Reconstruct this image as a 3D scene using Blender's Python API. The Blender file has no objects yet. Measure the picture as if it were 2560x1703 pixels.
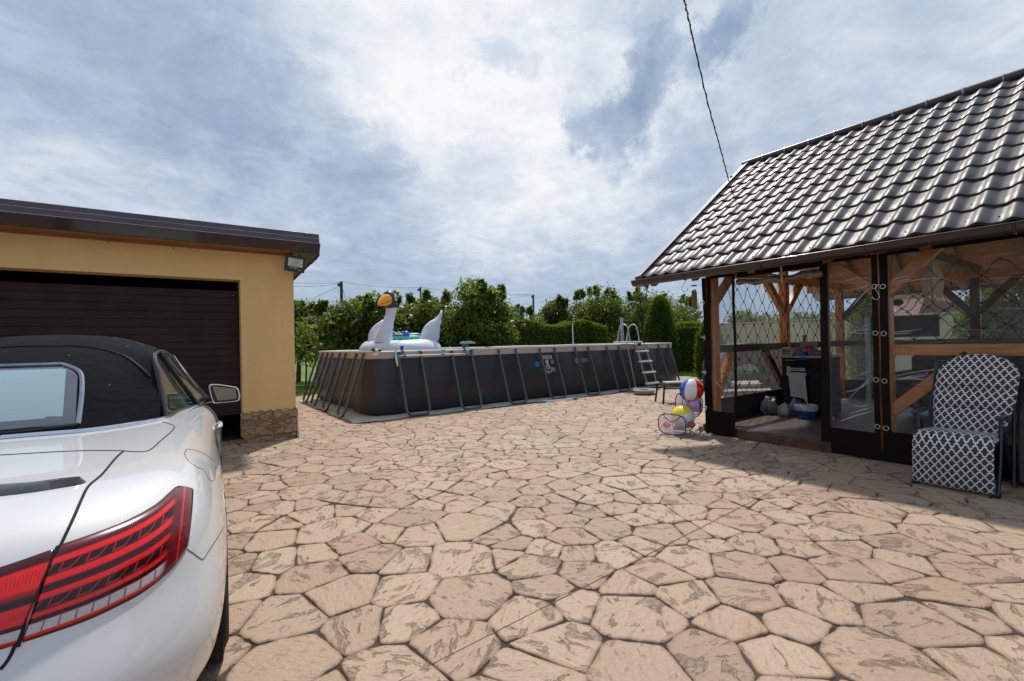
import bpy, bmesh, math, random
import numpy as np
from math import sin, cos, pi, radians, atan2, sqrt, floor
from mathutils import Vector, Matrix
from mathutils.bvhtree import BVHTree
R = random.Random(7)
SC = bpy.context.scene
COL = SC.collection

# ------------------------------------------------------------ camera
FPX, PITCH, ROLL, YAW, CH = 1158.9, radians(-.31875819), radians(-1.24851701), radians(-35.82329961), 1.40
def _rm(p, r, y):
    B = np.array([[1, 0, 0], [0, 0, -1], [0, 1, 0]], float)
    Ry = np.array([[cos(y), sin(y), 0], [-sin(y), cos(y), 0], [0, 0, 1]])
    Rp = np.array([[1, 0, 0], [0, cos(p), -sin(p)], [0, sin(p), cos(p)]])
    Rr = np.array([[cos(r), -sin(r), 0], [sin(r), cos(r), 0], [0, 0, 1]])
    return Rr @ Rp @ B @ Ry
CM = _rm(PITCH, ROLL, YAW)
def ray(u, v):
    """direction through a photo pixel (survey helper: gives real positions in the yard)"""
    return Vector((CM.T @ np.array([(u - 1280) / FPX, (v - 851.5) / FPX, 1.0])).tolist())
def on(u, v, ax, val):
    d = ray(u, v); o = Vector((0, 0, CH)); t = (val - o[ax]) / d[ax]
    return o + d * t
cd = bpy.data.cameras.new('camera'); cam = bpy.data.objects.new('camera', cd); COL.objects.link(cam)
cd.sensor_width = 36; cd.lens = FPX / 2560 * 36; cd.clip_start = .05; cd.clip_end = 2000
mw = Matrix.Identity(4)
for i in range(3):
    mw[i][0] = CM[0][i]; mw[i][1] = -CM[1][i]; mw[i][2] = -CM[2][i]
mw[2][3] = CH
cam.matrix_world = mw
SC.camera = cam

# ------------------------------------------------------------ sun
SUN = Vector((.40, .44, 1.0)).normalized()
sd = bpy.data.lights.new('sun', 'SUN'); sd.energy = 3.8; sd.angle = radians(2.6); sd.color = (1, .94, .85)
so = bpy.data.objects.new('sun', sd); COL.objects.link(so)
so.rotation_euler = SUN.to_track_quat('Z', 'Y').to_euler()
so.location = SUN * 60

# ------------------------------------------------------------ node helper
class NT:
    def __init__(s, tree): s.t = tree; s.n = tree.nodes; s.l = tree.links
    def add(s, typ, **kw):
        n = s.n.new(typ)
        for k, v in kw.items():
            if k.startswith('i_'):
                key = k[2:]
                key = int(key) if key.isdigit() else key.replace('_', ' ')
                s.put(n, key, v)
            else: setattr(n, k, v)
        return n
    def put(s, n, key, v):
        if isinstance(v, bpy.types.NodeSocket): s.l.new(v, n.inputs[key])
        elif isinstance(v, bpy.types.Node): s.l.new(v.outputs[0], n.inputs[key])
        else:
            inp = n.inputs[key]
            if inp.type == 'RGBA' and len(v) == 3: v = (*v, 1)
            inp.default_value = v
    def m(s, op, a, b=None, c=None, clamp=False):
        n = s.n.new('ShaderNodeMath'); n.operation = op; n.use_clamp = clamp
        s.put(n, 0, a)
        if b is not None: s.put(n, 1, b)
        if c is not None: s.put(n, 2, c)
        return n.outputs[0]
    def vm(s, op, a, b=None, scale=None):
        n = s.n.new('ShaderNodeVectorMath'); n.operation = op
        s.put(n, 0, a)
        if b is not None: s.put(n, 1, b)
        if scale is not None: s.put(n, 3, scale)
        return n.outputs['Value'] if op in ('DOT_PRODUCT', 'LENGTH', 'DISTANCE') else n.outputs[0]
    def mix(s, f, a, b, blend='MIX'):
        n = s.n.new('ShaderNodeMix'); n.data_type = 'RGBA'; n.blend_type = blend
        s.put(n, 0, f); s.put(n, 6, a); s.put(n, 7, b)
        return n.outputs[2]
    def ramp(s, f, stops, interp='LINEAR'):
        n = s.n.new('ShaderNodeValToRGB'); n.color_ramp.interpolation = interp
        e = n.color_ramp.elements
        while len(e) < len(stops): e.new(.5)
        for k, (p, c) in enumerate(stops):
            e[k].position = p
            e[k].color = (c, c, c, 1) if not hasattr(c, '__len__') else (*c, 1)
        s.put(n, 0, f)
        return n.outputs[0]
    def rng(s, f, a, b, c, d, smooth=False):
        n = s.n.new('ShaderNodeMapRange'); n.clamp = True
        if smooth: n.interpolation_type = 'SMOOTHSTEP'
        for k, v in enumerate((f, a, b, c, d)): s.put(n, k, v)
        return n.outputs[0]
    def noise(s, vec, scale, detail=4, rough=.5, dist=0.):
        n = s.add('ShaderNodeTexNoise', i_Scale=scale, i_Detail=detail, i_Roughness=rough, i_Distortion=dist)
        if vec is not None: s.put(n, 'Vector', vec)
        return n
    def scalev(s, vec, xyz):
        n = s.n.new('ShaderNodeMapping'); s.put(n, 0, vec); n.inputs['Scale'].default_value = xyz
        return n.outputs[0]

# ------------------------------------------------------------ world: Nishita sky behind procedural cloud cover
W = bpy.data.worlds.new('World'); SC.world = W; W.use_nodes = True
W.node_tree.nodes.clear(); w = NT(W.node_tree)
tc = w.add('ShaderNodeTexCoord').outputs['Generated']
sky = w.add('ShaderNodeTexSky', sky_type='NISHITA', sun_disc=False, sun_elevation=math.asin(SUN.z), sun_rotation=atan2(SUN.x, SUN.y), altitude=100, air_density=1.1, dust_density=1.6, ozone_density=1.2)
sep = w.add('ShaderNodeSeparateXYZ', i_0=tc)
zz = w.m('ADD', w.m('MAXIMUM', sep.outputs[2], 0.0), .22)
pl_ = w.add('ShaderNodeCombineXYZ', i_0=w.m('DIVIDE', sep.outputs[0], zz), i_1=w.m('DIVIDE', sep.outputs[1], zz), i_2=0.0).outputs[0]
rotn = w.add('ShaderNodeMapping', i_0=pl_); rotn.inputs['Rotation'].default_value = (0, 0, radians(-20)); rotn.inputs['Scale'].default_value = (1.0, 1.35, 1); rotn.inputs['Location'].default_value = (3.1, 1.7, 0)
nA = w.noise(rotn.outputs[0], 1.15, 3, .5, .35).outputs[0]
nB = w.noise(rotn.outputs[0], 3.2, 8, .62, .5).outputs[0]
nC = w.noise(pl_, 8.5, 7, .66, .8).outputs[0]
warp = w.vm('ADD', w.vm('SCALE', w.vm('SUBTRACT', w.noise(tc, 4.2, 7, .62).outputs[1], (.5, .5, .5)), scale=.30), w.vm('SCALE', w.vm('SUBTRACT', w.noise(tc, 13., 7, .72).outputs[1], (.5, .5, .5)), scale=.15))
dirw = w.vm('NORMALIZE', w.vm('ADD', tc, warp))
def blob(u, v, sig, amp):
    d = ray(u, v).normalized()
    dt = w.vm('DOT_PRODUCT', dirw, tuple(d))
    c0, c1 = cos(radians(sig * 1.55)), cos(radians(sig * .25))
    return w.m('MULTIPLY', w.rng(dt, c0, c1, 0., 1., True), amp)
blobs = [(1180, 120, 19, .26), (980, 60, 12, .08), (1250, 400, 12, .12), (2050, 130, 15, .10), (1660, 500, 10, .10), (60, 330, 12, .10), (500, 520, 11, .07),
         (700, 30, 7, .07), (1350, 620, 8, .05),
         (1615, 90, 2.8, -.18), (1605, 190, 3.2, -.26), (1560, 250, 3.4, -.22), (1480, 300, 3.8, -.30), (1420, 330, 2.6, -.14), (1850, 40, 2.4, -.16), (1810, 120, 2.2, -.20), (1775, 180, 1.8, -.16), (1420, 50, 4.0, -.10), (1690, 200, 1.6, -.10),
         (330, 170, 9, -.14), (90, 60, 8, -.10), (560, 280, 5, -.10), (740, 340, 4, -.12), (900, 420, 4, -.11), (640, 110, 6, -.11), (800, 160, 5, -.07), (100, 330, 6, .06), (1000, 470, 7, -.11), (900, 560, 9, -.09), (1230, 480, 4, -.10), (300, 430, 7, -.06),
         (1700, 640, 14, -.06), (1750, 400, 4, -.12), (1240, 160, 2.2, -.18)]
acc = None
for b in blobs:
    o = blob(*b); acc = o if acc is None else w.m('ADD', acc, o)
val = w.m('ADD', w.m('MULTIPLY', w.m('SUBTRACT', nA, .5), .12), w.m('MULTIPLY', w.m('SUBTRACT', nB, .5), .48))
val = w.m('ADD', val, w.m('MULTIPLY', w.m('SUBTRACT', nC, .5), .34))
val = w.m('ADD', w.m('ADD', val, acc), .52, clamp=True)
ccol = w.ramp(val, [(.0, (.20, .295, .44)), (.20, (.29, .39, .555)), (.40, (.40, .495, .64)), (.56, (.52, .61, .74)), (.74, (.72, .79, .88)), (.95, (.97, .985, 1.0))])
hz = w.rng(sep.outputs[2], -.02, .20, 1., 0., True)
ccol = w.mix(w.m('MULTIPLY', hz, .55), ccol, (.36, .48, .65, 1))
bgS = w.add('ShaderNodeBackground', i_Color=sky.outputs[0], i_Strength=.08)
bgC = w.add('ShaderNodeBackground', i_Color=ccol, i_Strength=.97)
cov = w.rng(val, 0., .5, .92, .99)
mx = w.add('ShaderNodeMixShader', i_0=cov); w.l.new(bgS.outputs[0], mx.inputs[1]); w.l.new(bgC.outputs[0], mx.inputs[2])
out = w.add('ShaderNodeOutputWorld'); w.l.new(mx.outputs[0], out.inputs[0])
SC.view_settings.view_transform = 'Standard'; SC.view_settings.look = 'None'; SC.view_settings.exposure = 0.0; SC.view_settings.gamma = 1
SC.cycles.transparent_max_bounces = 24; SC.cycles.max_bounces = 8

# ------------------------------------------------------------ materials
MATS = {}
def mat(name, col=(.5, .5, .5), rough=.6, metal=0., var=.12, vs=6., bump=0., bs=40., coat=0., spec=.35, col2=None, trans=0., alpha=1., emit=None, es=0., sheen=0., hole=None):
    if name in MATS: return MATS[name]
    m = bpy.data.materials.new(name); m.use_nodes = True; m.node_tree.nodes.clear(); n = NT(m.node_tree)
    p = n.add('ShaderNodeBsdfPrincipled'); o = n.add('ShaderNodeOutputMaterial'); n.l.new(p.outputs[0], o.inputs[0])
    oc = n.add('ShaderNodeTexCoord').outputs['Object']
    nz = n.noise(oc, vs, 6, .6)
    c2 = col2 if col2 else tuple(min(1, c * (1 - var * 2)) for c in col)
    c1 = col if col2 else tuple(min(1, c * (1 + var * .6)) for c in col)
    f = n.rng(nz.outputs[0], .32, .68, 0, 1, True)
    n.put(p, 'Base Color', n.mix(f, (*c2, 1), (*c1, 1)))
    n.put(p, 'Roughness', n.rng(nz.outputs[0], .3, .7, min(1, rough * 1.18), rough * .85)); n.put(p, 'Metallic', metal)
    n.put(p, 'Specular IOR Level', spec)
    if coat: n.put(p, 'Coat Weight', coat); n.put(p, 'Coat Roughness', .04)
    if trans: n.put(p, 'Transmission Weight', trans)
    if alpha < 1: n.put(p, 'Alpha', alpha)
    if sheen: n.put(p, 'Sheen Weight', sheen)
    if emit: n.put(p, 'Emission Color', (*emit, 1)); n.put(p, 'Emission Strength', es)
    if bump:
        b = n.add('ShaderNodeBump', i_Strength=min(1., bump), i_Distance=.01); n.put(b, 'Height', n.noise(oc, bs, 5, .6).outputs[0]); n.put(p, 'Normal', b.outputs[0])
    m['p'] = 1
    MATS[name] = m
    return m
def newmat(name):
    m = bpy.data.materials.new(name); m.use_nodes = True; m.node_tree.nodes.clear(); n = NT(m.node_tree)
    p = n.add('ShaderNodeBsdfPrincipled'); o = n.add('ShaderNodeOutputMaterial'); n.l.new(p.outputs[0], o.inputs[0])
    MATS[name] = m
    return m, n, p, o

# ------------------------------------------------------------ mesh builder
class MB:
    def __init__(s): s.v = []; s.f = []; s.mi = []; s.uv = {}; s.cur = 0
    def pt(s, p): s.v.append(tuple(p)); return len(s.v) - 1
    def face(s, ids, uv=None):
        s.f.append(tuple(ids)); s.mi.append(s.cur)
        if uv is not None: s.uv[len(s.f) - 1] = uv
    def poly(s, pts, uv=None): s.face([s.pt(p) for p in pts], uv); return s
    def box(s, c, d, rz=0., M=None, taper=1.):
        x, y, z = d[0] / 2, d[1] / 2, d[2] / 2
        b = len(s.v)
        for dz in (-z, z):
            t = taper if dz > 0 else 1.
            for dx, dy in ((-x, -y), (x, -y), (x, y), (-x, y)):
                p = Vector((dx * t, dy * t, dz))
                p = (M @ p) if M is not None else Matrix.Rotation(rz, 3, 'Z') @ p
                s.v.append(tuple(p + Vector(c)))
        for f in ((0, 3, 2, 1), (4, 5, 6, 7), (0, 1, 5, 4), (1, 2, 6, 5), (2, 3, 7, 6), (3, 0, 4, 7)): s.face([b + k for k in f])
        return s
    def beam(s, a, b, w_, h, up=(0, 0, 1)):
        """rectangular bar from a to b; w_ across, h along up"""
        a, b = Vector(a), Vector(b); d = (b - a).normalized(); u = Vector(up)
        side = d.cross(u)
        if side.length < 1e-4: side = d.cross(Vector((1, 0, 0)))
        side.normalize(); u = side.cross(d).normalized()
        k = len(s.v)
        for p in (a, b):
            for i, j in ((-1, -1), (1, -1), (1, 1), (-1, 1)): s.v.append(tuple(p + side * (i * w_ / 2) + u * (j * h / 2)))
        for f in ((0, 3, 2, 1), (4, 5, 6, 7), (0, 1, 5, 4), (1, 2, 6, 5), (2, 3, 7, 6), (3, 0, 4, 7)): s.face([k + q for q in f])
        return s
    def tube(s, pts, r, n=8, closed=False, caps=True):
        pts = [Vector(p) for p in pts]; N = len(pts); rr = r if hasattr(r, '__len__') else [r] * N
        base = len(s.v); prev = None
        for i, p in enumerate(pts):
            if closed: t = pts[(i + 1) % N] - pts[i - 1]
            else: t = pts[min(i + 1, N - 1)] - pts[max(i - 1, 0)]
            if t.length < 1e-9: t = Vector((0, 0, 1))
            t.normalize()
            if prev is None:
                a = Vector((0, 0, 1)) if abs(t.z) < .9 else Vector((1, 0, 0)); nrm = t.cross(a).normalized()
            else:
                nrm = prev - t * prev.dot(t)
                nrm = nrm.normalized() if nrm.length > 1e-6 else t.orthogonal().normalized()
            prev = nrm; bn = t.cross(nrm)
            for k in range(n):
                an = 2 * pi * k / n; s.v.append(tuple(p + (nrm * cos(an) + bn * sin(an)) * rr[i]))
        for i in range(N - (0 if closed else 1)):
            a = base + i * n; b = base + ((i + 1) % N) * n
            for k in range(n): s.face((a + k, a + (k + 1) % n, b + (k + 1) % n, b + k))
        if caps and not closed:
            s.face([base + k for k in range(n)][::-1]); s.face([base + (N - 1) * n + k for k in range(n)])
        return s
    def lathe(s, prof, n=24, c=(0, 0, 0), caps=False):
        b = len(s.v); c = Vector(c)
        for r, z in prof:
            for k in range(n): s.v.append((c.x + r * cos(2 * pi * k / n), c.y + r * sin(2 * pi * k / n), c.z + z))
        for i in range(len(prof) - 1):
            for k in range(n): s.face((b + i * n + k, b + i * n + (k + 1) % n, b + (i + 1) * n + (k + 1) % n, b + (i + 1) * n + k))
        if caps:
            s.face([b + k for k in range(n)][::-1]); s.face([b + (len(prof) - 1) * n + k for k in range(n)])
        return s
    def ball(s, c, r, nu=20, nv=14, sq=(1, 1, 1), M=None, band=None):
        b = len(s.v); c = Vector(c)
        for j in range(nv + 1):
            t = pi * j / nv
            for i in range(nu):
                a = 2 * pi * i / nu; p = Vector((sin(t) * cos(a) * r * sq[0], sin(t) * sin(a) * r * sq[1], cos(t) * r * sq[2]))
                if M is not None: p = M @ p
                s.v.append(tuple(c + p))
        for j in range(nv):
            for i in range(nu):
                old = s.cur
                if band: s.cur = band(i / nu, (j + .5) / nv)
                s.face((b + j * nu + i, b + (j + 1) * nu + i, b + (j + 1) * nu + (i + 1) % nu, b + j * nu + (i + 1) % nu)); s.cur = old
        return s
    def grid(s, fn, nu, nv, flip=False, uvs=False):
        """fn(a,b) a,b in 0..1 -> point"""
        b = len(s.v)
        for j in range(nv + 1):
            for i in range(nu + 1): s.v.append(tuple(fn(i / nu, j / nv)))
        for j in range(nv):
            for i in range(nu):
                q = [b + j * (nu + 1) + i, b + j * (nu + 1) + i + 1, b + (j + 1) * (nu + 1) + i + 1, b + (j + 1) * (nu + 1) + i]
                uv = [(i / nu, j / nv), ((i + 1) / nu, j / nv), ((i + 1) / nu, (j + 1) / nv), (i / nu, (j + 1) / nv)]
                if flip: q.reverse(); uv.reverse()
                s.face(q, uv if uvs else None)
        return s
    def extr(s, pts, d):
        """prism: closed polygon pts swept by vector d"""
        pts = [Vector(p) for p in pts]; d = Vector(d); b = len(s.v); n = len(pts)
        for p in pts: s.v.append(tuple(p))
        for p in pts: s.v.append(tuple(p + d))
        s.face([b + i for i in range(n)][::-1]); s.face([b + n + i for i in range(n)])
        for i in range(n): s.face((b + i, b + (i + 1) % n, b + n + (i + 1) % n, b + n + i))
        return s
    def xf(s, M, start=0):
        for i in range(start, len(s.v)): s.v[i] = tuple(M @ Vector(s.v[i]))
        return s
ROOTM = {}
def build(name, mb, mats, parent=None, smooth=False, bevel=0., seg=2, angle=40, weld=False):
    me = bpy.data.meshes.new(name)
    inv = None
    if parent is not None:
        r = parent
        while r.name not in ROOTM: r = r.parent
        inv = ROOTM[r.name].inverted()
    vs = mb.v if inv is None else [tuple(inv @ Vector(p)) for p in mb.v]
    me.from_pydata(vs, [], mb.f)
    if not isinstance(mats, (list, tuple)): mats = [mats]
    for m in mats: me.materials.append(m)
    if len(mats) > 1: me.polygons.foreach_set('material_index', mb.mi)
    if mb.uv:
        ul = me.uv_layers.new(name='UVMap')
        for pi_, p in enumerate(me.polygons):
            uv = mb.uv.get(pi_)
            if uv:
                for k, li in enumerate(p.loop_indices): ul.data[li].uv = uv[k]
    me.validate(); me.update()
    o = bpy.data.objects.new(name, me); COL.objects.link(o)
    if parent is not None: o.parent = parent
    if weld:
        bm = bmesh.new(); bm.from_mesh(me); bmesh.ops.remove_doubles(bm, verts=bm.verts, dist=weld if weld is not True else 1e-4); bmesh.ops.recalc_face_normals(bm, faces=bm.faces); bm.to_mesh(me); bm.free()
    if bevel:
        md = o.modifiers.new('bevel', 'BEVEL'); md.width = bevel; md.segments = seg; md.limit_method = 'ANGLE'; md.angle_limit = radians(35)
    if smooth or bevel:
        me.polygons.foreach_set('use_smooth', [True] * len(me.polygons))
        try: me.set_sharp_from_angle(angle=radians(angle))
        except Exception: pass
    return o
def thing(name, label, cat, loc=(0, 0, 0), rz=0., group=None):
    o = bpy.data.objects.new(name, None); COL.objects.link(o)
    o.location = loc; o.rotation_euler = (0, 0, rz); o.empty_display_size = .1
    ROOTM[o.name] = Matrix.Translation(Vector(loc)) @ Matrix.Rotation(rz, 4, 'Z')
    o['label'] = label; o['category'] = cat
    if group: o['group'] = group
    return o
def tag(o, label=None, cat=None, group=None, kind=None):
    if label: o['label'] = label
    if cat: o['category'] = cat
    if group: o['group'] = group
    if kind: o['kind'] = kind
    return o
def recenter(o, loc):
    """put a single-mesh thing's origin at its base"""
    L = Vector(loc); o.data.transform(Matrix.Translation(-L)); o.location = L
    return o
def solo(name, mb, m, label, cat, loc, group=None, **kw):
    o = build(name, mb, m, None, **kw); recenter(o, loc); return tag(o, label, cat, group)
def arc(c, r, a0, a1, n, ax=(1, 0, 0), ay=(0, 0, 1)):
    c, ax, ay = Vector(c), Vector(ax), Vector(ay)
    return [c + ax * (r * cos(a0 + (a1 - a0) * k / n)) + ay * (r * sin(a0 + (a1 - a0) * k / n)) for k in range(n + 1)]
def rounded(pts, r, n=5, closed=False):
    """polyline with filleted corners"""
    pts = [Vector(p) for p in pts]; out = []; N = len(pts)
    for i, p in enumerate(pts):
        if not closed and i in (0, N - 1): out.append(p); continue
        a = pts[i - 1]; b = pts[(i + 1) % N]
        d1 = (a - p); d2 = (b - p); q = min(r, d1.length * .45, d2.length * .45)
        p1 = p + d1.normalized() * q; p2 = p + d2.normalized() * q
        for k in range(n + 1):
            t = k / n; out.append(p1 * (1 - t) ** 2 + p * 2 * t * (1 - t) + p2 * t * t)
    return out
def spline(pts, n=8, closed=False):
    pts = [Vector(p) for p in pts]; out = []; N = len(pts)
    for i in range(N if closed else N - 1):
        if closed: a, b, c, d = pts[i - 1], pts[i], pts[(i + 1) % N], pts[(i + 2) % N]
        else: a, b, c, d = pts[max(i - 1, 0)], pts[i], pts[i + 1], pts[min(i + 2, N - 1)]
        for k in range(n):
            t = k / n
            out.append(.5 * ((2 * b) + (c - a) * t + (2 * a - 5 * b + 4 * c - d) * t * t + (3 * b - a - 3 * c + d) * t ** 3))
    if not closed: out.append(pts[-1])
    return out
# ============================================================ SETTING: ground
def patio_mat(name='stamped_concrete', plain=False):
    m, n, p, o = newmat(name)
    oc = n.add('ShaderNodeTexCoord').outputs['Object']; isl = n.add('ShaderNodeNewGeometry').outputs['Random Per Island']
    if plain: isl = n.add('ShaderNodeTexVoronoi', voronoi_dimensions='2D', i_Vector=oc, i_Scale=3.2).outputs['Distance']
    offv = n.add('ShaderNodeCombineXYZ', i_0=n.m('MULTIPLY', isl, 37.), i_1=n.m('MULTIPLY', isl, 91.), i_2=0.).outputs[0]
    rot = n.add('ShaderNodeVectorRotate', rotation_type='Z_AXIS', i_Vector=n.vm('ADD', oc, offv), i_Angle=n.m('MULTIPLY', isl, 6.)).outputs[0]
    big = n.noise(oc, .5, 4, .55).outputs[0]; fine = n.noise(oc, 55, 6, .72).outputs[0]
    grain = n.noise(n.scalev(rot, (1., 3.0, 1.)), 13., 6, .68, .4).outputs[0]
    rg = n.noise(n.scalev(rot, (1., 1.6, 1.)), 6.0, 5, .6, .9).outputs[0]
    t = n.m('ADD', n.m('MULTIPLY', isl, .5), n.m('MULTIPLY', big, .6))
    base = n.ramp(t, [(.1, (.27, .185, .132)), (.35, (.37, .262, .185)), (.6, (.435, .318, .226)), (.9, (.485, .362, .262))])
    base = n.mix(n.rng(n.m('FRACT', n.m('MULTIPLY', isl, 7.3)), .72, .95, 0., .45), base, (.40, .245, .175, 1))
    has = n.rng(n.m('FRACT', n.m('MULTIPLY', isl, 13.7)), .08, .25, .25, 1.)
    pitm = n.m('MULTIPLY', n.rng(rg, .565, .61, 0., 1., True), has)
    pit = n.m('MULTIPLY', pitm, n.rng(n.m('ADD', n.m('MULTIPLY', grain, .6), n.m('MULTIPLY', fine, .4)), .42, .56, .22, 1.))
    ridge = n.m('MULTIPLY', n.m('MULTIPLY', n.rng(n.m('ABSOLUTE', n.m('SUBTRACT', rg, .572)), .0, .011, 1., 0.), has), n.rng(big, .3, .6, .6, 1.))
    streak = n.m('MULTIPLY', n.rng(grain, .565, .63, 0., 1.), n.rng(fine, .40, .54, 0., 1.))
    c = n.mix(n.m('MULTIPLY', pit, .88), base, (.100, .068, .047, 1))
    c = n.mix(n.m('MULTIPLY', ridge, .92), c, (.075, .052, .040, 1))
    c = n.mix(n.m('MULTIPLY', streak, .70), c, (.15, .10, .07, 1))
    c = n.mix(n.rng(fine, .38, .62, .30, 0.), c, (.20, .14, .10, 1))
    if not plain:
        ed = n.add('ShaderNodeAttribute', attribute_name='edge').outputs['Fac']; c = n.mix(n.m('MULTIPLY', n.m('POWER', ed, 2.2), n.rng(n.m('ADD', grain, n.m('MULTIPLY', big, .5)), .45, .95, .12, .72)), c, (.19, .118, .075, 1))
    n.put(p, 'Base Color', c); n.put(p, 'Roughness', n.rng(grain, .3, .7, .52, .74)); n.put(p, 'Specular IOR Level', .42)
    h = n.m('ADD', n.m('MULTIPLY', grain, 1.0), n.m('MULTIPLY', fine, .22)); h = n.m('SUBTRACT', h, n.m('MULTIPLY', pitm, .55))
    n.put(p, 'Normal', n.add('ShaderNodeBump', i_Strength=.8, i_Distance=.012, i_Height=h))
    return m
def stones(x0, x1, y0, y1, keep):
    """irregular interlocking stones pressed into the slab: weighted cells with rounded corners, real grooves between them"""
    q = random.Random(21); cell = .5; H = {}; pts = []
    def near(x, y, rad):
        i, j = int(floor(x / cell)), int(floor(y / cell)); k = int(rad / cell) + 1
        for a in range(i - k, i + k + 1):
            for b in range(j - k, j + k + 1):
                for t in H.get((a, b), ()): yield t
    A = (x1 - x0) * (y1 - y0)
    for rr_, tries in ((.205, A * 2.2), (.150, A * 18), (.102, A * 70)):
        for _ in range(int(tries)):
            x, y = q.uniform(x0, x1), q.uniform(y0, y1); r = rr_ * q.uniform(.86, 1.12)
            if all((x - X) ** 2 + (y - Y) ** 2 > (.90 * (r + Rr)) ** 2 for X, Y, Rr in near(x, y, .5)):
                pts.append((x, y, r)); H.setdefault((int(floor(x / cell)), int(floor(y / cell))), []).append((x, y, r))
    mb = MB(); mb.edge = []
    for x, y, r in pts:
        if not keep(x, y): continue
        poly = [(x - .7, y - .7), (x + .7, y - .7), (x + .7, y + .7), (x - .7, y + .7)]; g_ = q.uniform(.0008, .0026)
        nb = sorted(((X - x) ** 2 + (Y - y) ** 2, X, Y, Rr) for X, Y, Rr in near(x, y, 1.0) if (X, Y) != (x, y))
        for d2, X, Y, Rr in nb:
            if d2 > 1.4: break
            d = sqrt(d2); nx, ny = (X - x) / d, (Y - y) / d; off = (d2 + r * r * .8 - Rr * Rr * .8) / (2 * d) - g_
            out = []; m_ = len(poly); sd_ = [(px - x) * nx + (py - y) * ny - off for px, py in poly]
            if max(sd_) <= 0: continue
            for i in range(m_):
                a, b = sd_[i], sd_[(i + 1) % m_]; p_, s_ = poly[i], poly[(i + 1) % m_]
                if a <= 0: out.append(p_)
                if (a < 0) != (b < 0): t = a / (a - b); out.append((p_[0] + (s_[0] - p_[0]) * t, p_[1] + (s_[1] - p_[1]) * t))
            poly = out
            if len(poly) < 3: break
        if len(poly) < 3: continue
        # drop tiny edges, round the corners
        pl2 = [p_ for i, p_ in enumerate(poly) if (p_[0] - poly[i - 1][0]) ** 2 + (p_[1] - poly[i - 1][1]) ** 2 > .0009]
        if len(pl2) >= 3: poly = pl2
        near_cam = (x * x + y * y) < 90
        for it in range(2):
            out = []; c_ = .10 if it == 0 else .25
            for i in range(len(poly)):
                a, b = poly[i], poly[(i + 1) % len(poly)]; L = sqrt((a[0] - b[0]) ** 2 + (a[1] - b[1]) ** 2); k = min(c_, .022 / max(L, .01)) if it == 0 else .25
                out += [(a[0] + (b[0] - a[0]) * k, a[1] + (b[1] - a[1]) * k), (b[0] + (a[0] - b[0]) * k, b[1] + (a[1] - b[1]) * k)]
                if it == 0 and L > .09: out.insert(-1, ((a[0] + b[0]) / 2, (a[1] + b[1]) / 2))
            poly = out
        R_ = []
        for px, py in poly:
            s_ = .0052 * sin(27 * px + 19 * py) + .0038 * sin(-39 * px + 47 * py + x) + .0022 * sin(97 * px - 83 * py); dx, dy = px - x, py - y; L = sqrt(dx * dx + dy * dy) + 1e-6
            R_.append((px + dx / L * s_, py + dy / L * s_, L))
        n_ = len(R_); b0 = len(mb.v); tz, tx, ty = q.uniform(-.0015, .0015), q.uniform(-.006, .006), q.uniform(-.006, .006)
        for ins, z in ((-.001, -.012), (.0020, -.0035), (.008, -.0004), (.034, .0008)):
            for px, py, L in R_:
                k = 1 - ins / L; X, Y = x + (px - x) * k, y + (py - y) * k; mb.v.append((X, Y, z + tz + tx * (X - x) + ty * (Y - y)))
        for lv in (0, 1, 2):
            for i in range(n_): mb.face((b0 + lv * n_ + i, b0 + lv * n_ + (i + 1) % n_, b0 + (lv + 1) * n_ + (i + 1) % n_, b0 + (lv + 1) * n_ + i))
        mb.face([b0 + 3 * n_ + i for i in range(n_)]); mb.edge += [1.] * (3 * n_) + [0.] * n_
    return mb
def grass_mat(name, c1, c2):
    m, n, p, o = newmat(name)
    oc = n.add('ShaderNodeTexCoord').outputs['Object']
    a = n.noise(oc, 1.1, 5, .6).outputs[0]; f = n.noise(oc, 40, 4, .7).outputs[0]
    c = n.mix(n.rng(a, .35, .65, 0, 1), (*c1, 1), (*c2, 1)); c = n.mix(n.rng(f, .35, .7, .0, .65), c, (c1[0] * .3, c1[1] * .35, c1[2] * .4, 1))
    n.put(p, 'Base Color', c); n.put(p, 'Roughness', .9); n.put(p, 'Specular IOR Level', .15)
    n.put(p, 'Normal', n.add('ShaderNodeBump', i_Strength=.8, i_Distance=.03, i_Height=f))
    return m
M_PATIO = patio_mat()
M_LAWN = grass_mat('lawn_green', (.10, .20, .025), (.16, .27, .04))
M_FIELD = grass_mat('field_green', (.16, .24, .07), (.26, .30, .10))
mb = MB(); mb.poly([(-900, -900, -.02), (1200, -900, -.02), (1200, 1200, -.02), (-900, 1200, -.02)])
tag(build('ground', mb, M_FIELD), kind='structure')
# lawn: strips left behind the pool and right beside the gazebo
mb = MB(); mb.grid(lambda a, b: (-10 + 33 * a, 14.5 + 8.5 * b, -.008), 10, 4); mb.grid(lambda a, b: (15.6 + 7 * a, -6 + 20.5 * b, -.008), 4, 10)
tag(build('lawn', mb, M_LAWN), kind='structure')
mb = MB(); mb.grid(lambda a, b: (-14 + 29.6 * a, -18 + 32.5 * b, -.011), 24, 20)
tag(build('patio_base', mb, mat('joint_mortar', (.060, .042, .032), .9, var=.25, vs=5, bump=.4, bs=60)), kind='structure')
def inview(x, y):
    if not (-5.6 < x < 15.55 and -1.9 < y < 14.45) or (x < 1.3 and y > 8.1): return False
    d = y * cos(YAW) - x * sin(YAW); l = x * cos(YAW) + y * sin(YAW)
    return d > -1.2 and abs(l) < 1.5 * max(d, 0) + 2.6 and not (6.6 < x < 11 and -3 < y < 3.7)
sm = stones(-6.1, 16.1, -2.4, 15.0, inview); po_ = build('patio', sm, M_PATIO); tag(po_, kind='structure')
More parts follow.
